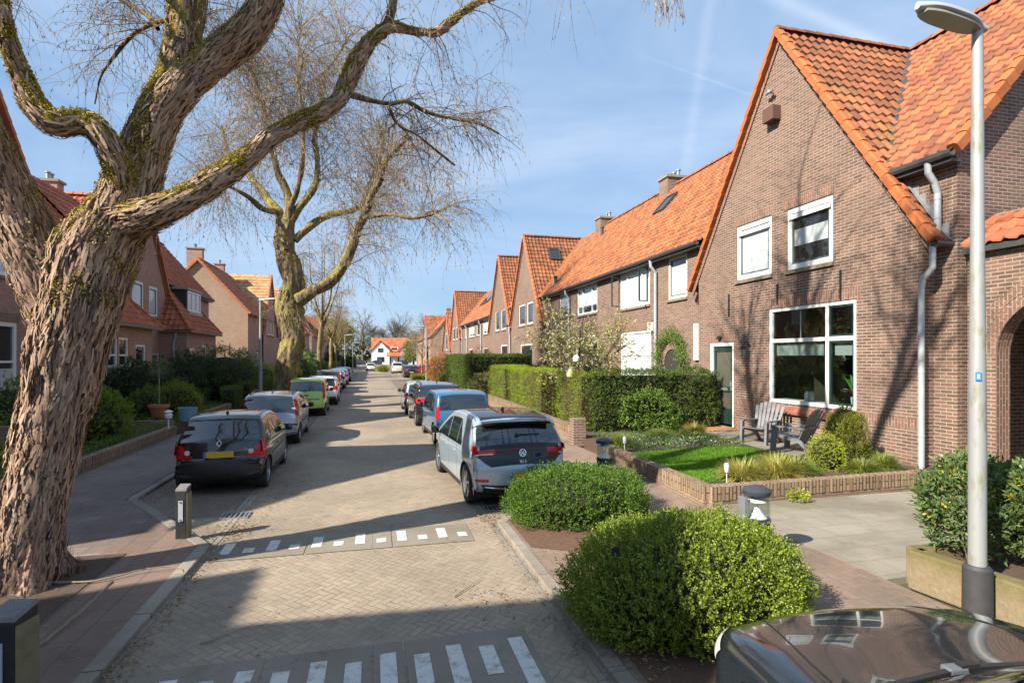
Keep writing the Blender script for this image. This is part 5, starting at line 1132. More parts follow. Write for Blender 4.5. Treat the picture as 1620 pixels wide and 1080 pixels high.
# --- black three-door hatchback, left
SIL_B = [(.12, .22), (.02, .32), (.0, .46), (.02, .60), (.09, .66), (.10, .80), (.16, .97), (.30, 1.16), (.44, 1.33), (.62, 1.40), (1.1, 1.43), (1.7, 1.42), (2.2, 1.34), (2.65, 1.10), (3.05, .93), (3.5, .82), (3.75, .64), (3.8, .45), (3.72, .22)]
pB = paint('black_paint', (.006, .006, .008), .22, .0)
def exB(c, root, sp):
    r = .062; d = [[(0, -r*1.2), (r*.85, 0), (r*.5, 0), (0, -r*.72)], [(r*.85, 0), (0, r*1.2), (0, r*.72), (r*.5, 0)], [(0, r*1.2), (-r*.85, 0), (-r*.5, 0), (0, r*.72)], [(-r*.85, 0), (0, -r*1.2), (0, -r*.72), (-r*.5, 0)]]
    decal(c, root, 5.72, 0, d, 'chrome', 'emblem', off=.012); text_decal(c, root, 5.15, .42, 'Clio', .085, 'chrome')
    antenna(c, root, 9.4, .22, .25); spoiler(c, root, 8.35, .98, .07, .03, M['gloss_black'])
spB = dict(sil=SIL_B, W=1.58, L=3.8, H=1.43, belt=.86, wheels=[.60, 3.06], wr=.29, paint=pB, spokes=9, mirror=2.5, mirror_mat=pB, rub='chrome', rear_t=(6.15, 8.0), rear_u=(.88, .86), front_t=(11.7, 13.8),
    belt_line=lambda y: .90+.03*(2.4-y)/2, swin=[(.78, 1.40, 1.6, 0), (1.46, 2.75, 0, 1.3)], doors=(1.43, 2.7), handles=(1.62,), handle_mat=pB,
    patches=[('tail_light', (4.15, 5.9, .66, 1.0, dict(off=.008, nt=12, shape=lambda f: (.58+.30*f, 1.0))), 'tail'), ('tail_light', (4.15, 5.9, -1.0, -.66, dict(off=.008, nt=12, shape=lambda f: (-1.0, -.58-.30*f))), 'tail'),
             ('bumper', (.1, 3.75, -1, 1, dict(off=.010, nt=10, nu=20)), simple('bumper_black', (.014, .014, .016), .45)), ('lower_grille', (.5, 1.3, -.3, .3, dict(off=.016)), 'under')],
    sides=[('tail_light', .14, .30, .72, lambda y: .98, 'tail')], plate=(4.55, .50, .11), extra=exB, kw=dict(plan_r=.12, rr=.10, facer=.10, tumble=.24))
rB, cB = make_car('black three-door hatchback with yellow plate parked on the left, closest to the camera there', (-2.72, 11.02, 0), 1.0, spB)
for sx in (-1, 1):
    o, n = put_on(cB, np.array([4.85]), sx*.53, .0); mb = MB(); mb.lathe([(.001, .0), (.045, .0), (.045, .018), (.001, .02)], 20, (0, 0, 0)); mb.v = [(o.x+a, o.y-zz-.014-.02, o.z+b_) for a, b_, zz in mb.v]; mb.build('lamp_clear', M['lamp_w'], rB, smooth=True, local=True)
# --- generic estate / van / suv silhouettes
SIL_W = [(.14, .24), (.02, .36), (.0, .52), (.03, .68), (.08, .86), (.16, 1.04), (.30, 1.24), (.40, 1.38), (.58, 1.45), (1.1, 1.50), (1.8, 1.51), (2.5, 1.44), (3.0, 1.20), (3.4, 1.0), (3.85, .88), (4.12, .70), (4.2, .5), (4.1, .24)]
def stretch(S, sy, sz, tail=0): return [(y*sy+(tail*max(0, z-.7)*max(0, 1-y) if False else 0), z*sz) for y, z in S]
def basic(sil, W, L, H, belt, wheels, wr, pm, rear_t, front_t, swin, mirror, lights, plate=(3.0, .48, .105), doors=(), handles=(), spokes=7, extra=None, patches=(), mirror_mat=None, rub=None, kw=None, sides=(), rear_u=(.86, .84), light_mat='tail', belt_line=None):
    d = dict(sil=sil, W=W, L=L, H=H, belt=belt, wheels=wheels, wr=wr, paint=pm, rear_t=rear_t, rear_u=rear_u, front_t=front_t, swin=swin, mirror=mirror, plate=plate, doors=doors, handles=handles, spokes=spokes, mirror_mat=mirror_mat or M['trim'],
        patches=[('tail_light', (lights[0], lights[1], lights[2], 1.0, dict(off=.009)), light_mat), ('tail_light', (lights[0], lights[1], -1.0, -lights[2], dict(off=.009)), light_mat)]+list(patches), sides=list(sides), kw=kw or {})
    if extra: d['extra'] = extra
    if rub: d['rub'] = rub
    if belt_line: d['belt_line'] = belt_line
    return d
def exs(*fs):
    def f(c, root, sp):
        for g in fs: g(c, root)
    return f
# silver hatchback behind the black one
spC = basic(stretch(SIL_W, .95, .98), 1.62, 3.99, 1.48, .88, [.62, 3.1], .29, paint('silver_paint', (.30, .31, .34), .3, .5), (4.6, 7.6), (11.7, 13.7), [(.80, 1.35, 1.6, 0), (1.42, 2.05, 0, 0), (2.11, 2.95, 0, 1.3)], 2.7, (4.3, 7.0, .86), doors=(1.38, 2.08, 2.8), handles=(1.6, 2.25), light_mat='tail_dark', rub='trim',
    patches=[('bumper_strip', (2.55, 2.85, -1, 1, dict(off=.014, nt=3, nu=20)), 'trim')], sides=[('tail_light', .15, .36, .95, 1.25, 'tail')], extra=exs(lambda c, r: rails(c, r, 8.3, 11.2), lambda c, r: antenna(c, r, 8.6, .08, .5)))
make_car('silver hatchback with roof rails parked on the left behind the black hatchback', (-2.85, 16.7, 0), 1.0, spC)
# lime green tall hatchback
SIL_T = [(.10, .24), (.01, .36), (.0, .52), (.02, .72), (.05, .92), (.10, 1.12), (.18, 1.34), (.26, 1.50), (.45, 1.56), (1.0, 1.60), (1.7, 1.60), (2.2, 1.52), (2.65, 1.25), (2.95, 1.06), (3.3, .95), (3.5, .72), (3.55, .5), (3.48, .24)]
spD = basic(SIL_T, 1.56, 3.55, 1.60, .95, [.50, 2.9], .28, paint('lime_paint', (.42, .60, .10), .35, .0), (4.75, 6.9), (11.2, 13.0), [(.55, 1.15, 2.5, 0), (1.2, 1.75, 0, 0), (1.82, 2.62, 0, 1.6)], 2.5, (3.3, 7.0, .86), plate=(2.7, .40, .11), doors=(1.18, 1.8, 2.5), handles=(1.35, 1.95),
    patches=[('tailgate_handle', (3.75, 4.0, -.12, .12, dict(off=.012, nt=2)), 'trim'), ('bumper_line', (3.02, 3.18, -.72, .72, dict(off=.006, nt=2)), 'trim'), ('lower_bumper', (.1, .9, -1, 1, dict(off=.008, nu=20)), 'trim')], extra=exs(lambda c, r: wiper(c, r, 4.8, .0, -.3)), kw=dict(tumble=.14, facer=.06, rr=.08))
make_car('lime green tall hatchback parked on the left in front of the second tree', (-2.72, 24.7, 0), 1.0, spD)
spE = basic(stretch(SIL_W, .95, 1.0), 1.66, 3.99, 1.51, .92, [.62, 3.1], .30, paint('white_paint_car', (.72, .73, .74), .3, .0), (4.9, 7.5), (11.7, 13.7), [(.85, 1.35, 1.6, 0), (1.42, 2.05, 0, 0), (2.11, 2.95, 0, 1.3)], 2.7, (4.0, 5.2, .72), plate=(2.9, .46, .105), doors=(1.38, 2.08, 2.8),
    patches=[('lower_bumper', (.1, 1.6, -1, 1, dict(off=.008, nu=20)), 'trim')], sides=[('tail_light', .12, .42, .84, .98, 'tail')], extra=exs(lambda c, r: rails(c, r, 8.3, 11.2)))
make_car('white hatchback parked on the left beyond the lime green car', (-2.60, 30.2, 0), 1.0, spE)
spF = basic(stretch(SIL_T, 1.16, 1.02), 1.72, 4.12, 1.63, .95, [.7, 3.3], .31, paint('grey_paint', (.17, .165, .155), .3, .4), (4.75, 6.9), (11.2, 13.0), [(.75, 1.35, 2.5, 0), (1.42, 2.05, 0, 0), (2.11, 3.0, 0, 1.6)], 2.85, (3.6, 7.2, .86), plate=(3.2, .48, .11), doors=(1.38, 2.08), extra=None, kw=dict(tumble=.16, facer=.07))
make_car('dark grey family car with tall red tail lights heading the far left row', (-3.0, 39.7, 0), 1.0, spF)
pal = [('pale blue car second in the far left row behind the dark grey one', (.22, .34, .46), 45.2), ('light blue car third in the far left row', (.25, .38, .52), 51.5), ('dark car at the far end of the left row', (.03, .035, .04), 58.5)]
for k, (lb, cl, y) in enumerate(pal):
    s2 = dict(spE); s2['paint'] = paint('far_paint_%d' % k, cl, .3, .3); make_car(lb, (-2.95-.02*k, y, 0), 1.0, s2)
# right row: blue van-like car, black estate, silver saloon
SIL_V = [(.10, .24), (.01, .36), (.0, .50), (.02, .68), (.05, .88), (.10, 1.06), (.17, 1.27), (.26, 1.43), (.46, 1.49), (1.0, 1.52), (1.8, 1.52), (2.35, 1.43), (2.8, 1.18), (3.05, 1.02), (3.4, .93), (3.62, .74), (3.68, .5), (3.6, .24)]
def exV(c, r):
    text_decal(c, r, 4.3, -.45, 'MEGA', .07, 'chrome')
    for sx in (-.32, .36): mb = MB(); mb.lathe([(.02, -.14), (.11, -.12), (.13, .0), (.10, .12), (.02, .14)], 12, (sx, .45, 1.22)); mb.build('headrest', M['trim'], r, smooth=True, local=True)
spG = basic(SIL_V, 1.66, 3.70, 1.52, .92, [.56, 3.0], .30, paint('blue_paint', (.035, .15, .31), .28, .3), (4.85, 6.95), (11.2, 13.0), [(.5, 1.2, 3.5, 0), (1.28, 1.85, 0, 0), (1.92, 2.75, 0, 1.6)], 2.6, (3.4, 5.3, .86), plate=(2.7, .48, .11), doors=(1.24, 1.9), kw=dict(tumble=.13, facer=.05, rr=.07),
    patches=[('window_seal', (4.72, 7.08, -.90, .90, dict(off=.002)), 'trim'), ('roof_panel', (8.2, 10.8, -.8, .8, dict(off=.002)), paint('blue_roof', (.05, .17, .33), .3, .2))], extra=exs(exV))
make_car('bright blue boxy car parked on the right between pale blue hatchback and black estate', (2.52, 15.6, 0), 2.0, spG)
spH = basic(stretch(SIL_W, 1.02, 1.03), 1.72, 4.28, 1.56, .94, [.72, 3.35], .33, paint('black_estate_paint', (.010, .010, .012), .22, .1), (5.0, 7.6), (11.7, 13.7), [(.85, 1.5, 1.6, 0), (1.58, 2.25, 0, 0), (2.32, 3.15, 0, 1.3)], 2.9, (4.2, 5.1, .55), doors=(1.54, 2.28), spokes=10,
    patches=[('chrome_strip', (5.12, 5.2, -.9, .9, dict(off=.012, nt=2)), 'chrome'), ('roof_panel', (8.3, 11.3, -.85, .85, dict(off=.002)), paint('estate_roof', (.16, .19, .23), .2, .5))], sides=[('tail_light', .14, .4, .92, 1.04, 'tail')], extra=exs(lambda c, r: rails(c, r, 8.3, 11.2), lambda c, r: fin(c, r, 9.0)))
make_car('black estate car with roof rails parked on the right ahead of the bright blue car', (2.36, 19.9, 0), 1.5, spH)
spI = basic(SIL_B, 1.66, 3.8, 1.44, .88, [.60, 3.0], .30, paint('silver_blue_paint', (.42, .47, .50), .3, .4), (6.15, 8.0), (11.7, 13.8), [(.8, 1.4, 1.6, 0), (1.46, 2.1, 0, 0), (2.16, 2.75, 0, 1.3)], 2.5, (4.4, 5.5, .8), doors=(1.43, 2.12), spokes=7, mirror_mat=M['trim'])
make_car('silver car parked on the right, farthest ahead in the near row', (2.20, 24.35, 0), 1.0, spI)
s2 = dict(spH); s2['H'] = 1.56; s2['paint'] = paint('black_far', (.012, .012, .014), .22, .1)
make_car('black tall estate parked far ahead on the right beside a young tree', (4.5, 67.5, 0), 1.0, s2)
s3 = dict(spG); s3['paint'] = paint('white_van_paint', (.70, .70, .68), .35, 0); s3.pop('extra'); s3['sil'] = stretch(SIL_V, 1.25, 1.15); s3['L'] = 4.6; s3['H'] = 1.89; s3['belt'] = 1.1; s3['wheels'] = [.8, 3.7]; s3['swin'] = [(2.6, 3.4, 0, 1.6)]; s3['doors'] = (2.5,); s3['patches'] = s3['patches'][:2]
make_car('white van parked beyond the far black estate on the right', (3.7, 88, 0), 1.0, s3)
s4 = dict(spE); make_car('white car parked in the middle distance at the far street bend', (-.4, 101, 0), 0, s4)
s5 = dict(spE); s5['paint'] = paint('red_paint', (.35, .02, .03), .3, 0); make_car('red car partly hidden behind the orange shrub on the far right', (9.3, 84, 0), 80, s5)
for k, (x, lb) in enumerate(((-2.2, 'dark car before the white houses, leftmost of three'), (3.0, 'dark car before the white houses, middle of three'), (11.5, 'dark car before the white houses, rightmost of three'))):
    s6 = dict(spH); s6['paint'] = paint('dark_far_%d' % k, (.03, .035, .05), .25, .2); make_car(lb, (x, 186.5, 0), 88, s6)
# --- dark car in the foreground, bonnet and foot of the windscreen
SIL_Z = [(.12, .24), (.0, .40), (.0, .62), (.05, .85), (.2, 1.1), (.45, 1.34), (.9, 1.44), (1.7, 1.47), (2.4, 1.36), (2.90, 1.06), (3.12, .925), (3.6, .90), (3.97, .84), (4.17, .73), (4.25, .54), (4.2, .3), (4.1, .22)]
pZ = paint('dark_metallic', (.030, .037, .043), .12, .45)
def exZ(c, root, sp):
    mb = MB(); n_ = 14; 
    for k, (t0, t1, dx) in enumerate(((9.55, 9.62, 0), )):
        c.patch(9.68, 9.98, -.88, .88, .006, nt=3, nu=24).build('scuttle', M['trim'], root, smooth=True, local=True)
    for x0, x1, tt in ((.55, -.1, 9.72), (-.08, -.68, 9.74)):
        a = c.surf(np.array([tt]), np.array([x0/c.W]), .03)[0, 0]; b = c.surf(np.array([tt-.05]), np.array([x1/c.W]), .03)[0, 0]; mb = MB(); mb.beam(a, b, .03, .015); mb.beam(Vector(b), Vector(b)+Vector((0, .10, 0)), .02, .02); mb.box(a[0]-.05, a[1]-.02, a[2]-.01, a[0]+.05, a[1]+.02, a[2]+.02); mb.build('wiper', M['trim'], root, local=True)
    mb = MB(); a = c.surf(np.array([9.8]), np.array([-.15]), .02)[0, 0]; mb.box(a[0]-.06, a[1]-.03, a[2]-.01, a[0]+.05, a[1]+.03, a[2]+.025); mb.build('wiper_cover', simple('grey_plastic', (.12, .13, .145), .5), root, local=True, bevel=.01)
    for sg in (-1, 1):
        c.patch(12.1, 12.9, sg*.86, sg*1.0, .006, nt=8, nu=8).build('headlamp', M['lamp_w'], root, smooth=True, local=True)
        for uu in (.62,):
            pts = [tuple(c.surf(np.array([t_]), np.array([sg*(uu+.14*f)]), .002)[0, 0]) for f, t_ in zip(np.linspace(0, 1, 10), np.linspace(12.2, 10.0, 10))]
            mm = MB(); mm.tube(pts, .004, 6); mm.build('bonnet_gap', M['under'], root, local=True)
        c.side_patch(3.25, 4.0, lambda y: .80, lambda y: .806, sg, .001, n=8, m=1).build('wing_gap', M['under'], root, local=True)
spZ = dict(sil=SIL_Z, W=1.82, L=4.25, H=1.47, belt=.86, wheels=[.75, 3.45], wr=.33, paint=pZ, mirror=2.75, rear_t=(3.6, 5.6), front_t=(8.2, 9.68), swin=[(.9, 1.6, 1.2, 0), (1.66, 2.9, 0, 1.2)], doors=(1.63, 2.8), handles=(1.8,), extra=exZ, kw=dict(plan_f=.14, rr=.11, facer=.12, tumble=.24))
make_car('dark glossy car bonnet cut off by the bottom right corner', (2.62, -1.02, .05), -4, spZ)
# ------------------------------------------------------------------ vegetation
def unit(v): return v/(np.linalg.norm(v, axis=-1, keepdims=True)+1e-9)
def leaves(P, A, L, Wd, rng=RNG, fold=.25):
    """n leaves at P pointing along A, length L, width Wd (arrays) -> V,F"""
    n = len(P); A = unit(A); B = unit(np.cross(A, rng.normal(size=(n, 3)))); Nn = np.cross(A, B); L = np.broadcast_to(L, n)[:, None]; Wd = np.broadcast_to(Wd, n)[:, None]
    V = np.stack([P, P+A*L*.5+B*Wd*.5+Nn*Wd*fold, P+A*L, P+A*L*.5-B*Wd*.5+Nn*Wd*fold], 1).reshape(-1, 3); F = np.arange(4*n).reshape(n, 4); return V, F
def sprigs(C, D, ln, k, leafL, leafW, rng=RNG, spread=.9):
    """leaf sprigs: centres C, directions D"""
    n = len(C); D = unit(D); f = (np.arange(k)+.5)/k; P = (C[:, None]+D[:, None]*(f[None, :, None]*np.broadcast_to(ln, n)[:, None, None])).reshape(-1, 3)
    A = np.repeat(D, k, 0)*.7+rng.normal(size=(n*k, 3))*spread*.6; return leaves(P+rng.normal(size=P.shape)*leafL*.2, A, leafL*rng.uniform(.6, 1.15, n*k), leafW*rng.uniform(.7, 1.1, n*k))
def lump(P, c, amp, sc):
    return np.array([noise.fractal(Vector(((p[0]-c[0])*sc, (p[1]-c[1])*sc, (p[2]-c[2])*sc)), .7, 2.0, 3) for p in P])*amp
def bush(name, label, c, r, mat, n=2500, leaf=(.03, .018), k=9, ln=.09, power=2.6, cat='bush', group=None, amp=.12, flat_top=0, core=True, zmin=None, up=.35, coremat=None, seed=0, lsc=1.6, trunk=None):
    rng = np.random.default_rng(int(abs(c[0]*31+c[1]*17)*7)+seed); c = np.array(c, float); r = np.array(r, float)
    root = empty(name, (c[0], c[1], max(0, c[2]-r[2]))); tag(root, label, cat, group)
    d = unit(rng.normal(size=(int(n*1.5), 3))); q = (np.abs(d)**power).sum(1)**(-1/power); S = d*q[:, None]
    keep = S[:, 2] > -.85; S = S[keep][:n]; lu = lump(S*r, (0, 0, 0), amp, lsc); dep = 1-rng.random(len(S))**2*.22+(rng.random(len(S)) < .05)*rng.uniform(0, .10, len(S))
    P = c+S*r*(dep*(1+lu))[:, None]; N = unit(np.sign(S)*np.abs(S)**(power-1)/r); D = N+np.array([0, 0, up])+rng.normal(size=S.shape)*.35
    V, F = sprigs(P, D, ln*rng.uniform(.6, 1.3, len(P)), k, leaf[0], leaf[1], rng)
    V[:, 2] = np.maximum(V[:, 2], .09 if zmin is None else zmin)
    mesh_obj('foliage', V, F, mat, root)
    if core:  # added solid dark body, blocks the view through the leaves
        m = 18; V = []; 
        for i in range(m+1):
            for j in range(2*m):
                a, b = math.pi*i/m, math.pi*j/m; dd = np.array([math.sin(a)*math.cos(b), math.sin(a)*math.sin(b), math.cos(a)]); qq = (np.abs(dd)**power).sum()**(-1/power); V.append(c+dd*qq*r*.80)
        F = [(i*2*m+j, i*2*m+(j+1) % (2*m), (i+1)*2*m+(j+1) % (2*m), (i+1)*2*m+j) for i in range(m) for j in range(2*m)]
        mesh_obj('dark_core', V, F, coremat or M['coregreen'], root)
    if trunk:
        mb = MB(); 
        for t_ in trunk: mb.tube(*t_)
        mb.build('trunk', M['twig_bark'], root, smooth=True)
    return root
def hedge(label, x0, y0, x1, y1, z0, z1, mat, dens=260, leaf=(.04, .022), k=8, ln=.08, faces='all', cat='hedge', group='clipped hedges', coremat=None, rough=.05):
    rng = np.random.default_rng(int(abs(x0*31+y0*17)*3)); root = empty('hedge', ((x0+x1)/2, (y0+y1)/2, z0)); tag(root, label, cat, group); Ps = []; Ns = []
    for ax, sg in ((0, -1), (0, 1), (1, -1), (1, 1), (2, 1)):
        if faces != 'all' and (ax, sg) not in faces: continue
        lo = np.array([x0, y0, z0]); hi = np.array([x1, y1, z1]); e = [i for i in range(3) if i != ax]; area = (hi-lo)[e[0]]*(hi-lo)[e[1]]; n = int(area*dens)
        P = lo+rng.random((n, 3))*(hi-lo); P[:, ax] = hi[ax] if sg > 0 else lo[ax]; N = np.zeros((n, 3)); N[:, ax] = sg
        P -= N*(rng.random(n)**2*.16)[:, None]; P += N*lump(P, (0, 0, 0), rough, 1.1)[:, None]; Ps.append(P); Ns.append(N)
    P = np.concatenate(Ps); N = np.concatenate(Ns)
    V, F = sprigs(P, N+np.array([0, 0, .5])+rng.normal(size=P.shape)*.45, ln, k, leaf[0], leaf[1], rng); mesh_obj('foliage', V, F, mat, root)
    mb = MB(); q = .10; mb.box(x0+q, y0+q, z0, x1-q, y1-q, z1-q); mb.build('dark_core', coremat or M['coregreen'], root); return root  # added solid dark box inside the hedge, blocks the view through
def tufts(name, label, c, n, L, spread, mat, cat='grass tuft', group=None, w=.010, droop=1.0, seed=0):
    rng = np.random.default_rng(seed+int(abs(c[0]*91+c[1]*37))); root_ = None; c = np.array(c, float); az = rng.random(n)*2*math.pi; el = rng.uniform(.25, 1.45, n)
    d = np.stack([np.cos(az)*np.cos(el), np.sin(az)*np.cos(el), np.sin(el)], 1); ll = L*rng.uniform(.55, 1.1, n); p = c+np.stack([np.cos(az), np.sin(az), np.zeros(n)], 1)*(rng.random(n)**.6*spread)[:, None]
    sd = unit(np.cross(d, [0, 0, 1.0])); m = 5; rows = []
    for i in range(m+1):
        wd = w*(1-(i/m)**1.5)*.5+.0008; rows.append(np.stack([p+sd*wd, p-sd*wd], 1)); d = unit(d+np.array([0, 0, -.22*droop])*(i+1)/m*1.6); p = p+d*(ll/m)[:, None]; p[:, 2] = np.maximum(p[:, 2], c[2]+.01)
    V = np.stack(rows, 1)            # n, m+1, 2, 3
    V = V.reshape(-1, 3); b = np.arange(n)[:, None]*(2*(m+1)); i = np.arange(m)[None]*2; F = np.stack([b+i, b+i+1, b+i+3, b+i+2], -1).reshape(-1, 4)
    o = mesh_obj(name, V, F, mat, None); tag(o, label, cat, group); return o
def wander(P0, D0, L, m, grav, jit, rng):
    """many wandering twigs at once -> (n,m+1,3)"""
    n = len(P0); p = P0.copy(); d = unit(D0); out = [p.copy()]; L = np.broadcast_to(L, n)
    for i in range(m): d = unit(d+np.array([0, 0, -1.0])*grav*(i+1)/m+rng.normal(size=(n, 3))*jit); p = p+d*(L/m)[:, None]; out.append(p.copy())
    return np.stack(out, 1)
def twig_mesh(T, r0, r1, sides=3):
    n, m, _ = T.shape; D = unit(np.gradient(T, axis=1)); u = unit(np.cross(D, np.array([.31, .77, .56]))); v = np.cross(D, u); a = np.arange(sides)*2*math.pi/sides
    rr = np.linspace(1, 0, m)[None, :]*(np.broadcast_to(r0, n)[:, None]-r1)+r1
    V = T[:, :, None]+rr[:, :, None, None]*(np.cos(a)[None, None, :, None]*u[:, :, None]+np.sin(a)[None, None, :, None]*v[:, :, None]); V = V.reshape(-1, 3)
    b = np.arange(n)[:, None, None]*m*sides; i = np.arange(m-1)[None, :, None]*sides; j = np.arange(sides)[None, None]; k = (j+1) % sides
    F = np.stack(np.broadcast_arrays(b+i+j, b+i+k, b+i+sides+k, b+i+sides+j), -1).reshape(-1, 4); return V, F
def along(T, n, rng, lo=.2, hi=1.0):
    """n random points on the twig set T with tangents"""
    N, m, _ = T.shape; a = rng.integers(0, N, n); f = rng.uniform(lo, hi, n)*(m-1); i = np.minimum(f.astype(int), m-2); w = (f-i)[:, None]
    return T[a, i]*(1-w)+T[a, i+1]*w, unit(T[a, i+1]-T[a, i])
def bark(name, a, b, mossc=(.22, .20, .03), moss=.6, lich=(.33, .35, .30), groove=(.05, .028, .02), up=-.1, sc=1.0, hmoss=1.0):
    t = NT(name); p = t.objc(); n1 = t.noise(3*sc, t.scale(p, (1, 1, .35)), detail=8, rough=.65); n2 = t.noise(16*sc, t.scale(p, (1, 1, .45)), detail=8, rough=.7); n3 = t.noise(1.2, p, detail=6, rough=.65)
    v = t.n('TexVoronoi', {'Vector': t.mix(.30, t.scale(p, (1, 1, .22)), t.noise(3.5, p, detail=8, rough=.7, out=1)), 'Scale': 15*sc}, feature='DISTANCE_TO_EDGE').outputs[0]
    rg_ = t.math('ABSOLUTE', t.math('SUBTRACT', t.noise(9*sc, t.scale(p, (1, 1, .22)), detail=7, rough=.62, dist=.6), .5))
    vf = t.math('MULTIPLY', t.rng(v, .0, .06, .75, 1), t.rng(rg_, .0, .045, .1, 1))
    col = t.mix(t.rng(n1, .35, .65), a, b); col = t.mix(t.math('MULTIPLY', t.rng(n2, .5, .75), .5), col, tuple(min(1, x*1.5) for x in b)); col = t.mix(t.math('SUBTRACT', 1.0, vf), col, groove)
    nz = t.n('SeparateXYZ', {0: t.n('NewGeometry').outputs['Normal']}).outputs[2]
    hz = t.rng(t.n('SeparateXYZ', {0: t.pos()}).outputs[2], 1.6, 4.2, hmoss, 1.0)
    mf = t.math('MULTIPLY', hz, t.rng(t.math('ADD', nz, t.math('MULTIPLY', t.math('SUBTRACT', n3, .5), 2.4)), up, up+.4)); mf = t.math('MULTIPLY', mf, moss)
    mcol = t.mix(n2, tuple(x*.55 for x in mossc), tuple(x*1.7 for x in mossc)); col = t.mix(mf, col, mcol)
    col = t.mix(t.math('MULTIPLY', t.rng(t.noise(7*sc, p, detail=5, rough=.8), .60, .68), .7), col, lich)
    h = t.math('ADD', t.math('MULTIPLY', vf, .9), t.math('MULTIPLY', n2, .8)); return t.prin(col, .92, normal=t.bump(h, .9, .022), Specular_IOR_Level=.2)
M['bark1'] = bark('bark_trunk', (.21, .115, .085), (.38, .25, .19), moss=.85, mossc=(.26, .20, .03), up=.25, hmoss=.15)
M['bark1c'] = bark('bark_big_limb', (.22, .14, .10), (.38, .27, .20), moss=.75, mossc=(.27, .21, .03), up=.35, sc=1.1)
M['bark1b'] = bark('bark_limb', (.19, .125, .08), (.34, .245, .165), moss=.95, mossc=(.30, .22, .035), up=.0, sc=1.5)
M['bark2'] = bark('bark_second_tree', (.17, .125, .07), (.33, .26, .16), moss=.6, mossc=(.30, .26, .05), up=-.1, sc=.6)
M['moss'] = leaf_mat('moss', (.26, .20, .03), (.45, .35, .05), (.60, .50, .10), trans=.15, patch=4)
M['flake'] = leaf_mat('bark_flake', (.20, .115, .075), (.36, .235, .155), (.50, .37, .26), trans=0, rough=.9, patch=2)
M['twig_bark'] = simple('twig_bark', (.15, .11, .075), .9, var=.4, nscale=5)
M['twig'] = simple('twigs', (.27, .20, .13), .85, var=.35, nscale=3)
M['catkin'] = leaf_mat('catkin', (.22, .15, .08), (.36, .28, .16), (.46, .38, .23), trans=.2)
M['coregreen'] = simple('dark_core_green', (.020, .022, .008), 1, var=.4)
M['corebrown'] = simple('dark_core_brown', (.045, .035, .015), 1, var=.4)
def rough_tube(pts, nsides, step, amp, seed=0, freq=6.0, lumpy=.06, flare=None):
    """pts rows x,y,z,r ; bark ridges along the limb"""
    Q = resample(pts, step); P = Q[:, :3]; rad = Q[:, 3]; V, F = tube_arr(P, rad, nsides); V = V.reshape(len(P), nsides, 3); s = np.r_[0, np.cumsum(np.linalg.norm(np.diff(P, axis=0), axis=1))]
    for i in range(len(P)):
        c = P[i]; r = rad[i]
        for j in range(nsides):
            th = 2*math.pi*j/nsides; cx, cy = math.cos(th)*r, math.sin(th)*r
            a = noise.noise(Vector((cx*freq+seed, cy*freq, s[i]*freq*.20))); b = noise.noise(Vector((cx*freq*2.3+seed, cy*freq*2.3+9, s[i]*freq*.7))); g = noise.noise(Vector((cx*2.2+seed*3, cy*2.2, s[i]*1.3)))
            a2 = noise.noise(Vector((cx*freq*1.7+seed+4, cy*freq*1.7, s[i]*freq*.30+3)))
            d = amp*((.7-2.4*abs(a))*.8+(.5-2.2*abs(a2))*.6+.4*b)+lumpy*g
            if flare: d += flare(P[i], th, r)
            n = V[i, j]-c; V[i, j] = c+n*(1+d/max(np.linalg.norm(n), 1e-3))
    return V.reshape(-1, 3), F
def px_limb(rows): return [(*at(a, b, Z), r*Z/880/math.sqrt(1+((a-810)/880)**2*.9)) for a, b, r, Z in rows]
def limb(root, pts, nsides, step, amp, mat, name='limb', seed=0, lumpy=.04, flare=None, freq=6, moss=0, flakes=0, mz=0):
    V, F = rough_tube(pts, nsides, step, amp, seed, freq, lumpy, flare); o = mesh_obj(name, V, F, mat, root, True)
    if moss or flakes:
        G = V.reshape(-1, nsides, 3); c = G.mean(1, keepdims=True); N = unit(G-c).reshape(-1, 3); T = unit(np.gradient(c[:, 0], axis=0)); T = np.repeat(T, nsides, 0); rg = np.random.default_rng(seed+50); nn = len(V)
        Nn = np.array([noise.fractal(Vector(p*2.6), .6, 2.0, 4) for p in V])
        if moss:
            w_ = np.where((N[:, 2]+Nn*1.3 > -.05) & (V[:, 2] > mz), 1.0, 0.0)
            if w_.sum() > 10: k = rg.choice(nn, moss, p=w_/w_.sum()); P = V[k]+rg.normal(size=(moss, 3))*.008; P = P+N[k]*.006; A = N[k]*.7+rg.normal(size=(moss, 3))*.8; v, f = leaves(P-N[k]*.006, A, .022*rg.uniform(.5, 1.3, moss), .018, rg); mesh_obj('moss', v, f, M['moss'], o)
        if flakes:
            pw = np.where((N[:, 2]+Nn*1.3 > .1) & (V[:, 2] > max(mz, .1)) & (moss > 0), .12, 1.0); k = rg.choice(nn, flakes, p=pw/pw.sum()); A = unit(T[k]+rg.normal(size=(flakes, 3))*.14); B = unit(np.cross(A, N[k])); L_ = rg.uniform(.04, .22, flakes)[:, None]*(1 if nsides < 100 else 1.25); W_ = rg.uniform(.010, .030, flakes)[:, None]; P = V[k]+N[k]*.004; up_ = N[k]*rg.uniform(.006, .024, flakes)[:, None]
            v = np.stack([P-A*L_/2-B*W_*.35, P-A*L_/2+B*W_*.5+up_*.3, P+A*L_*.1+B*W_*.5+up_, P+A*L_/2+B*W_*.2+up_*.5, P+A*L_/2-B*W_*.3+up_*.5, P+A*L_*.1-B*W_*.5+up_], 1).reshape(-1, 3); b_ = np.arange(flakes)[:, None]*6
            f = np.concatenate([b_+np.array([[0, 1, 2, 5]]), b_+np.array([[5, 2, 3, 4]])]); mesh_obj('bark_flakes', v, f, M['flake'], o)
    return o
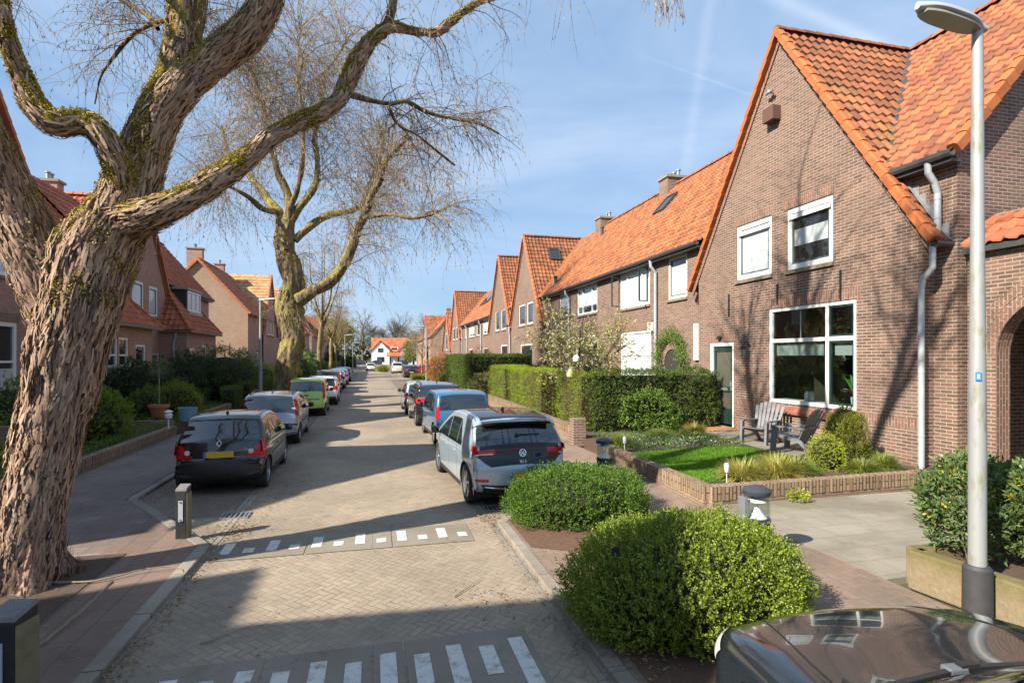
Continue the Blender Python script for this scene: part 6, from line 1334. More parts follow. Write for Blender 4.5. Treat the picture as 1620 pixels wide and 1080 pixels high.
def crown(root, starts, rng, l1=(1.5, 3.2), n2=9, l2=(.7, 1.6), r1=.022, grav1=.12, grav2=.55, ncat=2.0, cat=(.05, .014), up=.2, r2=.006, jit=.16, name='twigs'):
    """starts = (P, D): first branches at these points; then drooping twigs, then catkins"""
    P, D = starts; n = len(P); T1 = wander(P, D, rng.uniform(*l1, n), 8, grav1, jit, rng); V1, F1 = twig_mesh(T1, r1*rng.uniform(.5, 1.2, n), r1*.25, 4)
    N2 = n*n2; P2, D2 = along(T1, N2, rng, .12, 1); D2 = D2*.6+rng.normal(size=(N2, 3))*.7+np.array([0, 0, up]); T2 = wander(P2, D2, rng.uniform(*l2, N2), 7, grav2, .12, rng); V2, F2 = twig_mesh(T2, r2, r2*.4, 3)
    mesh_obj(name, np.concatenate([V1, V2]), np.concatenate([F1, F2+len(V1)]), M['twig'], root)
    if ncat: NC = int(N2*ncat); P3, D3 = along(T2, NC, rng, .35, 1); A = np.array([0, 0, -1.0])+rng.normal(size=(NC, 3))*.18; V, F = leaves(P3, A, cat[0]*rng.uniform(.6, 1.3, NC), cat[1], rng, 0); V4, F4 = leaves(P3, A, cat[0]*rng.uniform(.6, 1.3, NC), cat[1], rng, 0); mesh_obj('catkins', np.concatenate([V, V4]), np.concatenate([F, F4+len(V)]), M['catkin'], root)
    return T1
def spawn(limbs, n, rng, lo=.3, hi=1.0, out=1.0, up=.3):
    Ps = []; Ds = []; tot = sum(len(l) for l in limbs)
    for l in limbs:
        P = resample(np.array(l)[:, :3], .1); m = max(1, int(n*len(l)/tot)); f = rng.uniform(lo, hi, m)*(len(P)-2); i = f.astype(int); Ps.append(P[i]); t = unit(P[i+1]-P[i]); Ds.append(t*.5+rng.normal(size=(m, 3))*out*.6+np.array([0, 0, up]))
    return np.concatenate(Ps), np.concatenate(Ds)
# ---- the big tree in the left foreground
T1r = empty('old_tree', (-3.6, 6.9, 0)); tag(T1r, 'huge leaning old tree in the left foreground with furrowed bark and mossy limbs', 'tree')
def fl(p, th, r): return .22*max(0, 1-p[2]/.75)**2*(.5+.5*math.cos(th*5+1.0))*1.2+.10*max(0, 1-p[2]/.5)
trunk1 = px_limb([(18, 985, 56, 6.05), (28, 930, 55, 6.05), (38, 860, 52, 6.05), (53, 787, 50, 6.05), (73, 700, 52, 6.05), (90, 640, 53, 6.05), (107, 560, 57, 6.05), (123, 500, 60, 6.05), (136, 450, 64, 6.05), (150, 405, 66, 6.1), (174, 355, 54, 6.1), (202, 305, 41, 6.1), (226, 250, 34, 6.15), (245, 200, 35, 6.2), (268, 155, 30, 6.3), (285, 120, 18, 6.4)])
limb(T1r, trunk1, 180, .022, .042, M['bark1'], 'trunk', 3, .06, fl, 9, moss=16000, flakes=7500, mz=2.9)
L = {}
L['a'] = px_limb([(110, 520, 58, 6.1), (62, 420, 52, 6.0), (22, 330, 46, 5.9), (-12, 255, 42, 5.8), (-60, 160, 40, 5.7), (-130, 20, 34, 5.6), (-200, -160, 28, 5.6), (-240, -420, 20, 5.8), (-200, -800, 12, 6.2)])
L['b'] = px_limb([(222, 230, 23.4, 6.15), (252, 178, 30.6, 6.18), (290, 132, 30.6, 6.22), (345, 88, 27.9, 6.3), (390, 52, 26.1, 6.3), (418, 12, 22.5, 6.3), (432, -40, 20.7, 6.3), (440, -150, 18.9, 6.4), (470, -320, 16.2, 6.6), (560, -560, 12.6, 7.0), (640, -850, 7.2, 7.6)])
L['c'] = px_limb([(262, 160, 27.6, 6.25), (272, 110, 24.8, 6.4), (282, 60, 23.0, 6.5), (284, 10, 20.2, 6.6), (280, -60, 18.4, 6.7), (262, -220, 16.6, 6.9), (250, -450, 12.9, 7.2), (230, -800, 8.3, 7.6)])
L['d'] = px_limb([(290, 125, 13, 6.35), (303, 85, 12, 6.6), (312, 40, 11, 6.8), (320, -10, 10, 7), (345, -120, 9, 7.3), (400, -350, 6, 8.0), (430, -600, 4, 8.6)])
L['e'] = px_limb([(205, 320, 26.4, 6.05), (190, 268, 22.0, 5.9), (172, 232, 20.2, 5.8), (150, 202, 19.4, 5.75), (122, 192, 18.5, 5.7), (92, 196, 19.4, 5.6), (62, 174, 18.5, 5.55), (38, 130, 17.6, 5.5), (18, 80, 16.7, 5.4), (4, 30, 15.0, 5.35), (-8, -30, 14.1, 5.3), (-40, -160, 11.4, 5.2), (-90, -400, 7.9, 5.2)])
L['f'] = px_limb([(205, 352, 35.3, 6.05), (248, 338, 27.7, 6.0), (285, 318, 22.7, 6.05), (320, 298, 20.2, 6.15), (352, 276, 17.6, 6.3), (388, 252, 16.0, 6.45), (420, 226, 13.9, 6.55), (448, 205, 12.6, 6.65), (478, 190, 12.2, 6.75), (512, 176, 10.9, 6.85), (536, 158, 10.5, 6.9), (548, 132, 10.1, 7.0), (566, 95, 9.2, 7.1), (588, 62, 8.4, 7.2), (622, 42, 6.7, 7.3), (640, 46, 5.0, 7.4), (690, 50, 4.6, 7.5), (715, 32, 3.8, 7.6), (742, 12, 2.9, 7.7), (790, -6, 2.1, 7.9)])
L['g'] = px_limb([(604, 56, 8, 7.25), (618, 22, 7, 7.3), (624, -15, 6.5, 7.35), (640, -90, 6, 7.5), (670, -220, 5, 7.8), (720, -420, 3, 8.4)])
L['h'] = px_limb([(556, 150, 6, 6.95), (590, 160, 4.5, 7.0), (622, 164, 4, 7.1), (640, 160, 3.6, 7.15), (668, 174, 3, 7.3), (690, 182, 2.6, 7.4), (730, 190, 2, 7.6), (765, 198, 1.4, 7.8), (790, 212, 1, 7.9)])
L['i'] = px_limb([(614, 168, 3, 7.0), (628, 196, 2.8, 7.1), (660, 214, 2.2, 7.3), (690, 238, 1.5, 7.4), (720, 262, 1, 7.5)])
L['j'] = px_limb([(270, 30, 5, 6.5), (236, 40, 4.2, 6.7), (205, 60, 3.4, 6.9), (182, 88, 2.6, 7.0), (160, 120, 1.8, 7.1), (150, 165, 1.2, 7.2)])
L['k'] = px_limb([(250, 46, 4, 6.6), (232, 25, 3.4, 6.8), (208, 10, 2.8, 7.0), (180, -5, 2.2, 7.1)])
L['l'] = px_limb([(312, 78, 4, 6.7), (340, 62, 3.4, 6.9), (370, 32, 2.6, 7.0), (398, 8, 2, 7.2)])
L['m'] = [(-3.9, 6.0, 7.2, .17), (-3.3, 5.0, 9.6, .15), (-2.4, 4.1, 11.6, .12), (-1.6, 3.7, 13.2, .09), (-.8, 3.2, 15, .05)]  # last three limbs: above the view, added to shade the gable wall
L['n'] = [(-2.4, 4.1, 11.6, .09), (-2.7, 3.3, 13.0, .08), (-2.5, 2.6, 14.6, .05)]
L['o'] = [(-3.3, 5.0, 9.6, .10), (-2.2, 5.6, 11.2, .08), (-1.4, 6.6, 13.0, .05), (-1.0, 7.2, 14.6, .03)]
# small roots / knot
for k, (nm, ns, st_, am) in {'a': ('limb', 72, .04, .025), 'b': ('limb', 60, .04, .024), 'c': ('limb', 48, .05, .018), 'd': ('limb', 26, .05, .010), 'e': ('limb', 48, .04, .018), 'f': ('limb', 44, .04, .014), 'g': ('limb', 14, .08, .006), 'h': ('limb', 10, .06, .004), 'i': ('limb', 8, .07, .003), 'j': ('limb', 8, .07, .003), 'k': ('limb', 8, .07, .003), 'l': ('limb', 8, .07, .003), 'm': ('limb', 16, .12, .01), 'n': ('limb', 12, .12, .008), 'o': ('limb', 12, .12, .008)}.items():
    limb(T1r, L[k], ns, st_, am, M['bark1b'] if k not in 'ab' else (M['bark1'] if k in 'ab' else M['bark1c']), nm, ord(k), .045 if ns > 40 else .015, moss={'a': 9000, 'b': 20000, 'c': 16000, 'd': 4000, 'e': 30000, 'f': 30000, 'g': 800}.get(k, 0), flakes={'a': 3500, 'b': 4500, 'c': 900, 'e': 1500, 'f': 2200}.get(k, 0))
rng1 = np.random.default_rng(11)
fine = [L['f'][9:], L['g'], L['h'], L['i'], L['h'], L['h'], L['i'], L['h']]
crown(T1r, spawn([L['f'][12:], L['g'][:4], L['h'][1:], L['i'], L['h'][3:]], 90, rng1, .05, 1, .8, .1), rng1, (.35, 1.0), 9, (.25, .75), .008, .15, .6, 1.6, (.042, .011), r2=.0026)
crown(T1r, spawn([L['j'], L['k'], L['l'], L['e'][8:12], L['d'][1:4]], 95, rng1, .1, 1, .9, .1), rng1, (.3, 1.0), 9, (.25, .8), .007, .15, .6, 1.5, (.042, .011), r2=.0025)
crown(T1r, spawn([L['a'][6:], L['b'][8:], L['c'][5:], L['d'][4:], L['g'][4:], L['e'][10:], L['m'][2:], L['n'], L['o'][1:]], 210, rng1, .25, 1, 1, .9), rng1, (1.5, 3.2), 6, (.7, 1.5), .035, -.05, .05, .4, (.05, .014), r2=.007, up=.5)
hang = np.array([at(px, py, Z) for px, py, Z in ((352, -30, 7), (700, -40, 7.5), (760, -60, 8), (900, -40, 8), (838, -50, 8), (1045, -30, 5.2), (1060, -26, 5.2), (1075, -20, 5.2), (1030, -25, 5.2), (1052, -30, 5.1))])
for gr, ln in ((hang[:1], .9), (hang[1:3], .9), (hang[3:5], 1.05), (hang[5:], .36)):
    n_ = 6*len(gr); T = wander(np.repeat(gr, 6, 0), np.tile([[.1, 0, -1.0]], (n_, 1))+rng1.normal(size=(n_, 3))*.3, ln*rng1.uniform(.8, 1.1, n_), 7, .3, .12, rng1); V, F = twig_mesh(T, .0035, .0015, 3); k_ = n_*5; P3, D3 = along(T, k_, rng1, .3, 1); V2, F2 = leaves(P3, np.tile([[0, 0, -1.0]], (k_, 1))+rng1.normal(size=(k_, 3))*.15, .045, .012, rng1, 0)
    mesh_obj('hanging_twigs', V, F, M['twig'], T1r); mesh_obj('catkins', V2, F2, M['catkin'], T1r)
# ---- second tree
T2r = empty('old_tree', (-3.9, 28, 0)); tag(T2r, 'mossy crooked old tree with drooping bare twigs, behind the lime green car', 'tree')
tr2 = px_limb([(455, 668, 22, 26.2), (450, 630, 17, 26.2), (455, 580, 17, 26.2), (464, 530, 18, 26.2), (458, 490, 21, 26.2), (464, 450, 16, 26.2), (455, 410, 17, 26.2), (450, 380, 15, 26.2), (452, 350, 13, 26.2)])
limb(T2r, tr2, 60, .08, .09, M['bark2'], 'trunk', 5, .10, None, 4, moss=3500, flakes=2500)
K = [px_limb([(474, 474, 12, 26), (495, 460, 10, 25.8), (520, 448, 9, 25.6), (540, 425, 8.5, 25.5), (556, 392, 8, 25.3), (566, 362, 7, 25.2), (578, 338, 6, 25), (590, 305, 5, 24.8), (602, 285, 4, 24.6), (612, 255, 3, 24.5), (650, 215, 2, 24.3)]),
     px_limb([(575, 345, 4, 25), (600, 340, 3.5, 24.8), (630, 341, 3, 24.5), (655, 345, 2.6, 24.2), (690, 336, 1.8, 24), (710, 325, 1.2, 23.8)]),
     px_limb([(466, 380, 7, 26.2), (490, 358, 6, 26.5), (520, 340, 5.5, 26.8), (545, 336, 5, 27), (566, 330, 4, 27.2), (585, 290, 3.4, 27.4), (598, 262, 3, 27.6), (606, 225, 2.4, 27.8), (598, 190, 1.6, 28)]),
     px_limb([(452, 360, 9, 26.3), (440, 335, 8, 26.6), (425, 318, 7.5, 26.9), (412, 300, 6, 27.2), (400, 285, 5, 27.5), (380, 262, 4, 27.8), (362, 240, 3, 28), (350, 200, 2, 28.2)]),
     px_limb([(455, 355, 9, 26.2), (458, 325, 8, 26.2), (452, 300, 6.5, 26.2), (440, 275, 5.5, 26), (432, 240, 4.5, 25.8), (428, 205, 3.4, 25.7), (412, 160, 2.6, 25.5), (400, 110, 1.6, 25.3)]),
     px_limb([(460, 350, 7, 26.2), (472, 330, 6.5, 26.4), (488, 310, 6, 26.6), (500, 290, 5, 26.8), (502, 255, 4.5, 27), (498, 215, 4, 27.2), (510, 170, 3, 27.4), (505, 120, 2, 27.6)]),
     px_limb([(458, 330, 5, 26), (470, 300, 4.5, 25.6), (478, 262, 4, 25.2), (480, 225, 3.2, 25), (478, 180, 2.4, 24.8), (470, 130, 1.5, 24.6)]),
     px_limb([(470, 132, 2.2, 24.6), (478, 95, 1.8, 24.4), (470, 60, 1.2, 24.2), (476, 30, .8, 24)]),
     px_limb([(400, 112, 2.2, 25.3), (388, 80, 1.7, 25.1), (392, 50, 1.1, 25)]),
     px_limb([(505, 122, 2.4, 27.6), (528, 96, 1.8, 27.7), (545, 70, 1.2, 27.8), (552, 45, .8, 27.9)]),
     px_limb([(440, 335, 5, 26.3), (415, 330, 4.4, 25.6), (395, 312, 4, 25), (372, 300, 3.2, 24.5), (350, 290, 2.2, 24), (330, 300, 1.4, 23.5)])]
for i, l in enumerate(K): limb(T2r, l, 14 if i else 20, .22, .03, M['bark2'], 'limb', i*7, .03, None, 3)
rng2 = np.random.default_rng(5)
crown(T2r, spawn([l[3:] for l in K if len(l) > 4]+[K[4][5:], K[5][5:], K[7][1:], K[8][:], K[9][1:]], 560, rng2, .0, 1, 1.0, .1), rng2, (1.2, 3.4), 13, (.9, 2.4), .022, .12, .50, 2.4, (.12, .030), r2=.0065)
crown(T2r, spawn([tr2[3:7]], 26, rng2, .1, 1, 1.2, .0), rng2, (.8, 1.8), 10, (.5, 1.3), .018, .5, .8, .8, (.10, .022), r2=.008, name='trunk_sprouts')
# ---- third, slimmer tree and further street trees on the left
def slim_tree(x, y, label, seed, H=9, lean=.0, cat=1.0, sc=1.0, n=60, mat='bark2', r=.22):
    rg = np.random.default_rng(seed); root = empty('street_tree', (x, y, 0)); tag(root, label, 'tree', 'bare street trees')
    z = lambda f: H*f; base = [(x, y, -.05, r), (x+lean*.3, y, z(.2), r*.78), (x+lean*.5, y+.05, z(.38), r*.7), (x+lean, y, z(.5), r*.55)]
    limb(root, base, 14, .25, .03, M[mat], 'trunk', seed, .03, None, 3); ls = []
    for i in range(6):
        a = i*1.05+rg.uniform(0, .6); rr = rg.uniform(.6, 1.5)*sc; l = [(x+lean*.8, y, z(.42+.02*i), r*.42), (x+lean+math.cos(a)*rr*.5, y+math.sin(a)*rr*.5, z(.58), r*.3), (x+lean+math.cos(a)*rr*1.1, y+math.sin(a)*rr*1.1, z(.76), r*.18), (x+lean+math.cos(a)*rr*1.3, y+math.sin(a)*rr*1.3, z(1.0), r*.06)]
        ls.append(l); limb(root, l, 8, .3, .01, M[mat], 'limb', i, .01, None, 3)
    crown(root, spawn(ls, n, rg, .2, 1, 1.0, .2), rg, (1.0, 2.4), 9, (.6, 1.6), .018, .05, .3, cat, (.12, .03), r2=.010); return root
slim_tree(-3.9, 43, 'slender bare street tree with pale trunk, left of the white hatchback', 21, 10.5, .3)
slim_tree(-4.1, 58, 'bare street tree beyond the slender pale one on the left', 22, 9, .1)
slim_tree(-4.6, 74, 'bare street tree far down the left pavement', 23, 8)
slim_tree(5.6, 66, 'young tree with a bare pale trunk beside the far black estate', 24, 5.5, 0, .5, 1.2, r=.12)
# ---- bushes in the foreground bed
LB = leaf_mat('box_leaf', (.085, .14, .014), (.19, .27, .03), (.38, .43, .06), trans=.25, patch=2.0)
LBd = leaf_mat('box_leaf_dark', (.035, .095, .014), (.085, .175, .02), (.18, .27, .03), trans=.2, patch=2.0)
bush('box_bush', 'large rounded light green bush in the right foreground, nearest the camera', (2.86, 4.70, .38), (1.08, .80, .56), LB, 9500, (.026, .015), 11, .10, 2.15, 'bush', 'clipped bushes in the kerb bed', .15, up=.7, lsc=2.4)
bush('box_bush', 'rounded dark green bush beside the pale blue car, second from the camera', (3.08, 8.15, .30), (1.02, .85, .42), LBd, 5600, (.030, .018), 10, .11, 2.5, 'bush', 'clipped bushes in the kerb bed', .17, up=.6, lsc=2.2)
# laurel shrubs in the right planter
LL = leaf_mat('laurel_leaf', (.05, .10, .035), (.11, .17, .06), (.20, .25, .08), trans=.15, rough=.3)
LY = leaf_mat('laurel_tip', (.40, .40, .05), (.55, .50, .06), (.50, .42, .08), trans=.3)
def laurel(c, r, label, n=230):
    b = bush('laurel_shrub', label, c, r, LL, n*4, (.085, .030), 8, .13, 2.3, 'shrub', 'variegated shrubs in the right planter', .2, core=False, zmin=.36, up=1.0)
    rg = np.random.default_rng(n); d = unit(rg.normal(size=(n//2, 3))+[0, 0, 1.3]); P = np.array(c)+d*np.array(r)*.97; V, F = sprigs(P, d+[0, 0, 1.0], .06, 6, .06, .022, rg); mesh_obj('young_leaves', V, F, LY, b)
    mb = MB()
    for i in range(12): a = i*.7; mb.tube([(c[0]+math.cos(a)*.05, c[1]+math.sin(a)*.05, .33), (c[0]+math.cos(a)*r[0]*.5, c[1]+math.sin(a)*r[1]*.5, c[2]), (c[0]+math.cos(a)*r[0]*.8, c[1]+math.sin(a)*r[1]*.8, c[2]+r[2]*.6)], [.012, .009, .004], 5)
    mb.build('stems', M['twig_bark'], b, smooth=True); return b
laurel((6.28, 4.62, .88), (.45, .38, .46), 'yellow tipped leafy shrub left of the lamp post in the right planter', 200)
laurel((6.75, 4.15, .90), (.50, .45, .46), 'yellow tipped leafy shrub right of the lamp post at the right edge', 230)
# ---- lawn
def grass(name, poly_fn, box, n, h, mat, z, label='short green grass of the front lawn'):
    rg = np.random.default_rng(3); P = np.stack([rg.uniform(box[0], box[1], n), rg.uniform(box[2], box[3], n), np.full(n, z)], 1); P = P[np.array([poly_fn(p[0], p[1]) for p in P])]; m = len(P)
    A = np.array([0, 0, 1.0])+rg.normal(size=(m, 3))*.35; V, F = leaves(P, A, h*rg.uniform(.5, 1.3, m), .012, rg, .1); o = mesh_obj(name, V, F, mat, None); tag(o, label, 'grass', None, 'stuff'); return o
LG = leaf_mat('lawn_grass', (.075, .20, .012), (.13, .31, .02), (.22, .40, .04), trans=.4)
lawn = lambda x, y: 5.62 < x < 9.35-.25*abs(y-10.4) and 8.95+.12*(x-5.6) < y < 12.0+.12*(x-5.6)
flat('lawn_soil', [(5.68, 8.9), (9.3, 9.4), (9.3, 12.3), (5.68, 12.0)], GZ0+.012, simple('lawn_base', (.06, .11, .015), 1, var=.3))
grass('lawn', lawn, (5.6, 9.5, 8.8, 12.6), 60000, .055, LG, GZ0+.01)
CX = leaf_mat('sedge', (.22, .24, .04), (.45, .38, .10), (.60, .50, .18), trans=.3)
CXg = leaf_mat('sedge_green', (.10, .17, .03), (.22, .27, .05), (.42, .40, .12), trans=.3)
for i, (x, y, L_, sp_, m_, lb) in enumerate((
        (6.65, 9.0, .46, .14, CX, 'tawny grass tuft at the near lawn corner behind the nearest bollard lamp'), (7.45, 9.05, .50, .16, CX, 'large tawny grass tuft in the middle of the front bed'), (7.95, 9.15, .42, .14, CXg, 'greener grass tuft right of the large tawny one'),
        (9.35, 8.95, .33, .10, CXg, 'small green tuft in front of the dark conifer'), (10.1, 9.2, .38, .12, CXg, 'bristly tuft near the drainpipe foot'), (9.0, 14.3, .45, .14, CX, 'tawny grass tuft beside the orange doorstep'), (8.5, 13.5, .28, .08, CXg, 'small tuft left of the garden chairs'), (7.7, 14.0, .35, .10, CXg, 'small green tuft near the far lawn edge'), (6.2, 13.2, .38, .12, CXg, 'arching tuft at the far lawn corner by the brick pillar'))):
    tufts('grass_tuft', lb, (x, y, GZ0+.01), 1700, L_*.95, sp_*1.5, m_, group='grass tufts in the front garden', w=.015)
def cone_conifer(label, c, r, h, mat, n=2200, name='conifer_shrub'):
    rg = np.random.default_rng(int(c[1]*7)); root = empty(name, c); tag(root, label, 'conifer'); Ps = []; Ds = []
    for i in range(9):
        a = i*2.4; rr = r*.55*(i/9)**.5; cx, cy = c[0]+math.cos(a)*rr, c[1]+math.sin(a)*rr; hh = h*(1-.35*(rr/r)); q = n//9; f = rg.random(q)**.8; th = rg.random(q)*2*math.pi; rad = r*.45*np.sqrt(np.maximum(0, 1-f**1.6))+.02
        P = np.stack([cx+np.cos(th)*rad, cy+np.sin(th)*rad, c[2]+f*hh], 1); Ps.append(P); Ds.append(np.stack([np.cos(th)*.5, np.sin(th)*.5, np.full(q, 1.1)], 1))
    V, F = sprigs(np.concatenate(Ps), np.concatenate(Ds)+rg.normal(size=(sum(map(len, Ps)), 3))*.2, .10, 8, .035, .014, rg); mesh_obj('foliage', V, F, mat, root)
    mb = MB(); mb.lathe([(r*.62, 0), (r*.66, h*.3), (r*.42, h*.62), (.02, h*.88)], 12, c); mb.build('dark_core', M['coregreen'], root); return root
LC = leaf_mat('conifer_dark', (.07, .085, .012), (.15, .17, .02), (.30, .28, .03), trans=.15)
LCl = leaf_mat('conifer_light', (.16, .22, .02), (.32, .38, .03), (.48, .50, .06), trans=.2)
cone_conifer('dark green pointed conifer against the big gable wall, right of the garden chairs', (9.75, 9.75, GZ0), .52, 1.20, LC, 4200)
bush('golden_conifer', 'bright golden green low conifer in front of the dark pointed one', (8.95, 9.45, .52), (.34, .30, .38), LCl, 800, (.03, .014), 8, .09, 2.0, 'conifer', None, .3)
# little white flowers and leaves at the far edge of the lawn
LW = leaf_mat('white_petal', (.55, .58, .6), (.70, .72, .76), (.45, .5, .6), trans=.2)
rg = np.random.default_rng(8); P = np.stack([rg.uniform(6.3, 9.0, 500), rg.uniform(12.3, 13.6, 500), rg.uniform(.26, .42, 500)], 1); V, F = leaves(P, rg.normal(size=(500, 3)), .035, .03, rg); tag(mesh_obj('white_flowers', V, F, LW, None), 'patch of small white flowers along the far edge of the lawn', 'flowers', None, 'stuff')
LP = leaf_mat('perennial', (.05, .12, .03), (.10, .20, .04), (.20, .30, .06), trans=.3)
P = np.stack([rg.uniform(6.0, 9.2, 1800), rg.uniform(12.1, 14.8, 1800), rg.uniform(.23, .36, 1800)], 1); V, F = sprigs(P, np.tile([[0, 0, 1.0]], (1800, 1))+rg.normal(size=(1800, 3))*.4, .08, 5, .06, .014, rg); tag(mesh_obj('ground_plants', V, F, LP, None), 'low green plants between the lawn and the dark hedge', 'ground cover', None, 'stuff')
for i, (x, y, s_, lb) in enumerate(((6.95, 7.95, .16, 'small green weed at the foot of the low brick garden wall'), (9.75, 7.95, .14, 'small yellow weed by the driveway near the drainpipe'))): bush('weed', lb, (x, y, .16), (s_, s_*.6, .07), LCl, 50, (.05, .03), 5, .05, 2, 'weed', None, .2, core=False, zmin=PH+.01)
# ---- right-hand hedges
LH = leaf_mat('hedge_leaf', (.035, .075, .014), (.08, .14, .022), (.19, .25, .04), trans=.2, patch=.9)
LHb = leaf_mat('thuja_bright', (.15, .24, .012), (.28, .42, .02), (.42, .52, .04), trans=.3, patch=.8, sun=(.22, .15, .05))
hedge('tall dark leafy hedge left of the dark green front door', 6.5, 15.75, 10.85, 16.55, GZ0, 2.02, LH, 340, (.042, .024), 8, .10, [(0, -1), (1, -1), (2, 1)], rough=.22)
hs = [('first bright green clipped hedge block, next to the magnolia trunk', 6.15, 16.0, 6.95, 18.3, 1.98), ('second bright green clipped hedge block beyond the magnolia', 5.85, 19.3, 6.9, 21.9, 2.02), ('third bright green clipped hedge block behind the blue car', 6.05, 22.25, 6.9, 25.0, 1.96), ('fourth bright green clipped hedge block with brown patches, farthest', 5.9, 25.2, 7.2, 28.6, 2.04)]
for lb, a, b, c_, d_, h_ in hs: hedge(lb, a, b, c_, d_, .12, h_, LHb, 230, (.045, .014), 8, .09, [(0, -1), (1, -1), (2, 1)], coremat=M['corebrown'])
hedge('long dark ivy hedge beyond the bright clipped blocks', 6.1, 36.0, 10.4, 47.5, .1, 2.6, LH, 120, (.07, .045), 7, .12, [(0, -1), (1, -1), (2, 1)], rough=.12)
def big_shrub(label, c, r, mat, n, leaf=(.06, .035), name='garden_shrub', cat='shrub', group=None, amp=.3, **k): return bush(name, label, c, r, mat, n, leaf, 7, .14, 2.1, cat, group, amp, **k)
LR = leaf_mat('photinia', (.28, .07, .03), (.48, .18, .07), (.58, .34, .10), trans=.3)
LYg = leaf_mat('yellow_green', (.16, .22, .02), (.34, .38, .04), (.55, .52, .06), trans=.3)
LD = leaf_mat('dark_evergreen', (.014, .036, .014), (.035, .072, .022), (.08, .13, .04), trans=.08, rough=.35)
LM = leaf_mat('mid_green', (.06, .13, .025), (.13, .23, .035), (.25, .36, .06), trans=.25)
big_shrub('orange red leaved shrub at the garden corner beyond the ivy hedge', (6.6, 52, 1.35), (1.7, 2.2, 1.35), LR, 1500, (.12, .07))
big_shrub('yellow green shrub at the foot of the orange red one', (7.0, 48.6, .9), (.6, .6, .9), LYg, 500, (.1, .05))
big_shrub('silvery green low shrub in front of the orange red one', (6.2, 47.8, .6), (.8, .6, .6), LM, 500, (.08, .03))
big_shrub('tangled pale shrub between the clipped hedge and the ivy hedge', (6.6, 32.0, .75), (1.0, 2.6, .75), leaf_mat('pale_tangle', (.12, .13, .04), (.26, .25, .09), (.40, .33, .16), trans=.2), 1100, (.07, .025), core=False)
big_shrub('reddish shrub beneath the third brick gable', (9.6, 50.5, 2.2), (1.2, 1.8, 1.2), leaf_mat('rusty', (.14, .04, .03), (.30, .10, .06), (.36, .16, .08)), 500, (.08, .04), core=False)
big_shrub('loose leafy shrub with yellow tips in front of the dark hedge', (8.2, 15.35, .85), (.85, .42, .62), LM, 700, (.06, .04), core=False)
# climber around the arched porch
iv = empty('climbing_rose', (11.2, 19.4, .2)); tag(iv, 'green climber growing round the arched porch above the dark hedge', 'climber')
rg = np.random.default_rng(4); P = []
for i in range(1500):
    a = rg.uniform(-.25*math.pi, 1.25*math.pi); q = .75+abs(rg.normal())*.22; y = 19.4+math.cos(a)*q; z = 2.35+math.sin(a)*q*1.15
    if a < 0 or a > math.pi: z = rg.uniform(1.2, 2.7); y = 19.4+(1 if a < 0 else -1)*rg.uniform(.6, 1.25)
    P.append((11.25-abs(rg.normal())*.18, y, z))
P = np.array(P); V, F = sprigs(P, rg.normal(size=P.shape)+[-.8, 0, .2], .09, 5, .05, .03, rg); mesh_obj('foliage', V, F, LM, iv)
mb = MB(); mb.tube([(11.2, 18.5, .2), (11.15, 18.55, 1.5), (11.2, 18.7, 2.6), (11.2, 19.3, 3.2)], .02, 6); mb.tube([(11.2, 20.2, .2), (11.15, 20.3, 1.5), (11.2, 20.1, 2.6)], .02, 6); mb.build('stems', M['twig_bark'], iv)
# magnolia
mg = empty('magnolia', (6.55, 17.2, .1)); tag(mg, 'spreading magnolia with pale new leaves rising over the bright hedge, hung with lanterns', 'tree')
rg = np.random.default_rng(9); ml = []
bs = [(6.55, 17.2, .1, .10), (6.5, 17.3, 1.0, .085), (6.6, 17.4, 1.8, .075)]; limb(mg, bs, 12, .15, .012, M['twig_bark'], 'trunk', 2, .01)
for i in range(9):
    a = i*.698+.2; rr = rg.uniform(1.1, 1.9); l = [(6.6, 17.4, 1.55+.05*i, .05), (6.6+math.cos(a)*rr*.4, 17.4+math.sin(a)*rr*.4, 2.1+rg.uniform(-.1, .2), .038), (6.6+math.cos(a)*rr*.8, 17.4+math.sin(a)*rr*.8, 2.7+rg.uniform(-.2, .4), .026), (6.6+math.cos(a)*rr*1.1, 17.4+math.sin(a)*rr*1.1, 3.3+rg.uniform(-.4, .5), .012)]
    ml.append(l); limb(mg, l, 7, .12, .006, M['twig_bark'], 'limb', i, .01)
P, D = spawn(ml, 130, rg, .25, 1, 1, .3); T1_ = wander(P, D, rg.uniform(.4, 1.1, len(P)), 6, -.05, .22, rg); V, F = twig_mesh(T1_, .010, .004, 4); mesh_obj('twigs', V, F, M['twig_bark'], mg)
P2, D2 = along(T1_, 900, rg, .2, 1); T2_ = wander(P2, D2+rg.normal(size=(900, 3))*.8, rg.uniform(.15, .5, 900), 4, -.1, .2, rg); V, F = twig_mesh(T2_, .006, .003, 3); mesh_obj('fine_twigs', V, F, M['twig_bark'], mg)
P3, D3 = along(T2_, 5200, rg, .2, 1); V, F = leaves(P3, D3+rg.normal(size=(5200, 3))*.7+[0, 0, .4], .095*rg.uniform(.5, 1.2, 5200), .045, rg); mesh_obj('leaves', V, F, leaf_mat('magnolia_leaf', (.26, .27, .08), (.50, .46, .18), (.70, .64, .40), trans=.35), mg)
